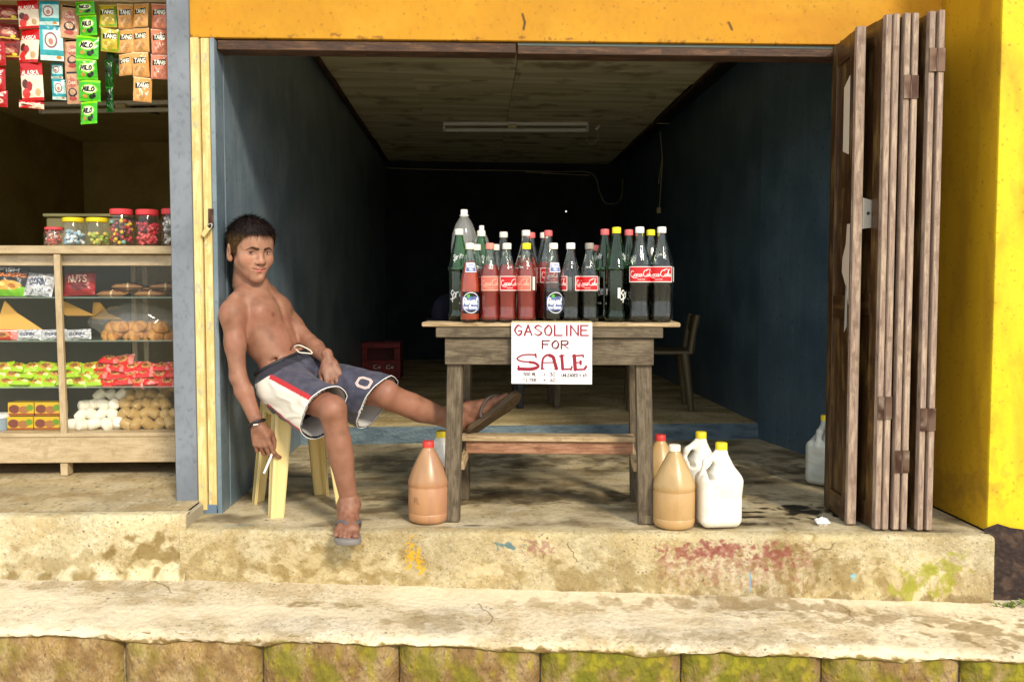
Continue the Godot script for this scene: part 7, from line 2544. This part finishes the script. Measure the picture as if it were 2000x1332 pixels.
func build_shorts(body: Node3D, up: Vector3, side: Vector3, fwd: Vector3, r_hip: Vector3, l_hip: Vector3, r_kn: Vector3, l_kn: Vector3) -> void:
	var wave := FastNoiseLite.new()
	wave.seed = 21
	wave.frequency = 7.0
	wave.fractal_octaves = 3
	var waist_n := Vector3(-0.45, 0.89, -0.05)
	var hem_r := Vector3(0.61, -0.54, 0.78)
	var hem_l := Vector3(0.80, -0.66, 0.60)
	var r_dir := (r_kn - r_hip).normalized()
	var l_dir := (l_kn - l_hip).normalized()
	var is_right := func(p: Vector3) -> bool:
		var q := p - r_hip
		var w := p - l_hip
		return (q - r_dir * q.dot(r_dir)).length() < (w - l_dir * w.dot(l_dir)).length()
	var keep := func(p: Vector3) -> bool:
		if waist_n.dot(p) > 0.852:
			return false
		return hem_r.dot(p) < -0.363 if is_right.call(p) else hem_l.dot(p) < -0.538
	var navy := Color(0.042, 0.042, 0.068)
	var cream := Color(0.80, 0.76, 0.66)
	var red := Color(0.50, 0.015, 0.02)
	var e1 := -side
	e1 = (e1 - r_dir * e1.dot(r_dir)).normalized()
	var e2 := r_dir.cross(e1)
	if e2.y < 0:
		e2 = -e2
	var tint := func(p: Vector3, n: Vector3) -> Color:
		var k := wave.get_noise_3dv(p * 3.0)
		var c := navy.lerp(Color(0.078, 0.078, 0.115), clampf(0.3 + k, 0.0, 1.0))
		if waist_n.dot(p) > 0.815:
			c = navy.darkened(0.55)
		elif is_right.call(p):
			var q := p - r_hip
			var t := q.dot(r_dir)
			var h := q.dot(e2)
			var facing := n.dot(e1)
			# the pale side panel, jagged like steps, between two red bands
			var mid := 0.002 - 0.10 * clampf(t, -0.2, 0.5)
			var half := 0.043 + 0.05 * clampf(t, 0.0, 0.4) + (0.010 if fposmod(t, 0.14) < 0.05 and t < 0.1 else 0.0)
			var off := absf(h - mid) - half
			if facing > -0.45 and q.dot(e1) > 0.0:
				if off < 0.0:
					c = cream
				elif off < 0.015:
					c = red
		return c
	var soft := FastNoiseLite.new()
	soft.seed = 4
	soft.frequency = 6.0
	soft.fractal_octaves = 2
	soft.fractal_gain = 0.3
	# soft folds running from the crotch and waist out along the thighs
	var fold := func(p: Vector3) -> float:
		var q := p - Vector3(-0.66, 0.54, -0.02)
		var along := Vector3(q.dot(Vector3(0.66, -0.1, 0.74)) * 0.45, q.y * 1.5, q.dot(Vector3(0.74, 0.0, -0.66)) * 1.1)
		return soft.get_noise_3dv(along) * 0.011 + maxf(0.0, 0.25 - absf(soft.get_noise_3dv(along * 1.3 + Vector3(3, 1, 2)))) * 0.018
	var g := shorts_field(0.0, up, side, fwd, r_hip, l_hip, r_kn, l_kn)
	var s := Shape.new()
	g.mesh_into(s, 0.0033, tint, keep)
	for i in s.V.size():
		s.V[i] += s.N[i] * (fold.call(s.V[i]) as float)
	s = renormal(s)
	var cloth := mt(Color.WHITE, 0.62)
	cloth.vertex_color_use_as_albedo = true
	cloth.rim_enabled = true
	cloth.rim = 0.25
	var shorts := part("shorts", s, cloth, body)
	# pale mesh lining inside the legs
	var li := shorts_field(0.007, up, side, fwd, r_hip, l_hip, r_kn, l_kn)
	var ls := Shape.new()
	li.mesh_into(ls, 0.007, func(_p: Vector3, _n: Vector3) -> Color: return Color(0.72, 0.71, 0.70), func(p: Vector3) -> bool:
		return keep.call(p) and (hem_r.dot(p) > -0.55 if is_right.call(p) else hem_l.dot(p) > -0.70))
	for i in ls.V.size():
		ls.V[i] += ls.N[i] * (fold.call(ls.V[i]) as float)
		ls.N[i] = -ls.N[i]
	for i in range(0, ls.I.size(), 3):
		var t := ls.I[i]
		ls.I[i] = ls.I[i + 1]
		ls.I[i + 1] = t
	part("lining", ls, cloth, shorts)
	# piping along both hems and the waistband, where the cloth meets the cutting plane
	var list := g.all()
	for h in [[hem_r, -0.3645, r_kn + Vector3(-0.03, -0.02, -0.03), "hem", M.white, 0.0019], [hem_l, -0.5395, l_kn + Vector3(-0.05, -0.03, -0.03), "hem", M.white, 0.0017], [waist_n, 0.850, Vector3(-0.735, 0.575, -0.08), "waistband", M.black, 0.0065]]:
		var n: Vector3 = h[0]
		var nn := n.normalized()
		var c: Vector3 = h[2] - nn * ((n.dot(h[2]) - h[1]) / n.length())
		var a := nn.cross(Vector3.UP).normalized()
		var b := nn.cross(a)
		var pts := []
		for k in 73:
			var ang := TAU * k / 72.0
			var dir := a * cos(ang) + b * sin(ang)
			var p := c
			for i in 40:
				var dd := g.dist(p, list)
				if dd > -0.0004:
					break
				p += dir * maxf(-dd * 0.8, 0.0008)
			p += (p - c).normalized() * (fold.call(p) as float)
			pts.append(p)
		part(h[3], Shape.new().tube(pts, h[5], 8, false), h[4], shorts)
	# outlined 0 on the left leg, laid on the cloth
	var zero := Shape.new()
	var outline := [Vector2(-0.6, -1), Vector2(0.6, -1), Vector2(1, -0.55), Vector2(1, 0.55), Vector2(0.6, 1), Vector2(-0.6, 1), Vector2(-1, 0.55), Vector2(-1, -0.55), Vector2(-0.6, -1)]
	var ex := Vector3(0.80, -0.14, 0.60)
	var ey := Vector3(0.42, 0.80, -0.42)
	var mid := Vector3(-0.405, 0.53, 0.14)
	var lay := func(x: float, y: float) -> Vector3:
		var p: Vector3 = mid + ex * x + ey * y + Vector3(0, 0.04, 0.09)
		var dir := Vector3(-0.05, -0.45, -0.89).normalized()
		for i in 60:
			var dd := g.dist(p, list) - (fold.call(p) as float)
			if dd < 0.0024:
				break
			p += dir * maxf(dd * 0.7, 0.0005)
		return p
	for band in [[0.62, 1.0, Color(0.80, 0.70, 0.66)], [0.70, 0.92, Color(0.78, 0.42, 0.36)]]:
		var rows := []
		var cols := []
		for k in 8:
			for i in 5:
				var o: Vector2 = outline[k].lerp(outline[k + 1], i / 5.0)
				var row := []
				var col := []
				for j in 3:
					var sc: float = lerpf(band[0], band[1], j / 2.0)
					row.append((lay.call(o.y * 0.036 * (sc * 0.8 + 0.2), o.x * 0.024 * sc) as Vector3) + Vector3(0, 0.0003, 0.0006) * (1.0 if band[0] > 0.65 else 0.0))
					col.append(band[2])
				rows.append(row)
				cols.append(col)
		rows.append(rows[0])
		cols.append(cols[0])
		zero.grid(rows, null, true, cols)
	part("number_print", zero, M.paint, shorts)
	# drawstring hanging in a loop over the waistband
	var ds := []
	for q in [[0.0, 0.0, 0.0], [-0.006, 0.008, 0.010], [0.008, 0.014, 0.018], [0.026, 0.007, 0.016], [0.040, -0.002, 0.012], [0.043, -0.010, 0.012], [0.028, -0.008, 0.020], [0.010, -0.006, 0.019], [0.0, 0.0, 0.004]]:
		ds.append(Vector3(-0.676, 0.626, 0.010) + Vector3(q[0], q[1], q[2]) * 1.35)
	ds = smooth(ds, 6)
	part("drawstring", Shape.new().tube(ds, 0.0024, 8), mt(Color(0.78, 0.72, 0.58), 0.7), shorts)


# smooth normals again after the points have been moved
func renormal(s: Shape) -> Shape:
	var n := PackedVector3Array()
	n.resize(s.V.size())
	for k in range(0, s.I.size(), 3):
		var a := s.I[k]
		var b := s.I[k + 1]
		var c := s.I[k + 2]
		var g := (s.V[c] - s.V[a]).cross(s.V[b] - s.V[a])
		n[a] += g
		n[b] += g
		n[c] += g
	for i in n.size():
		if n[i].length_squared() > 0.0:
			s.N[i] = n[i].normalized()
	return s
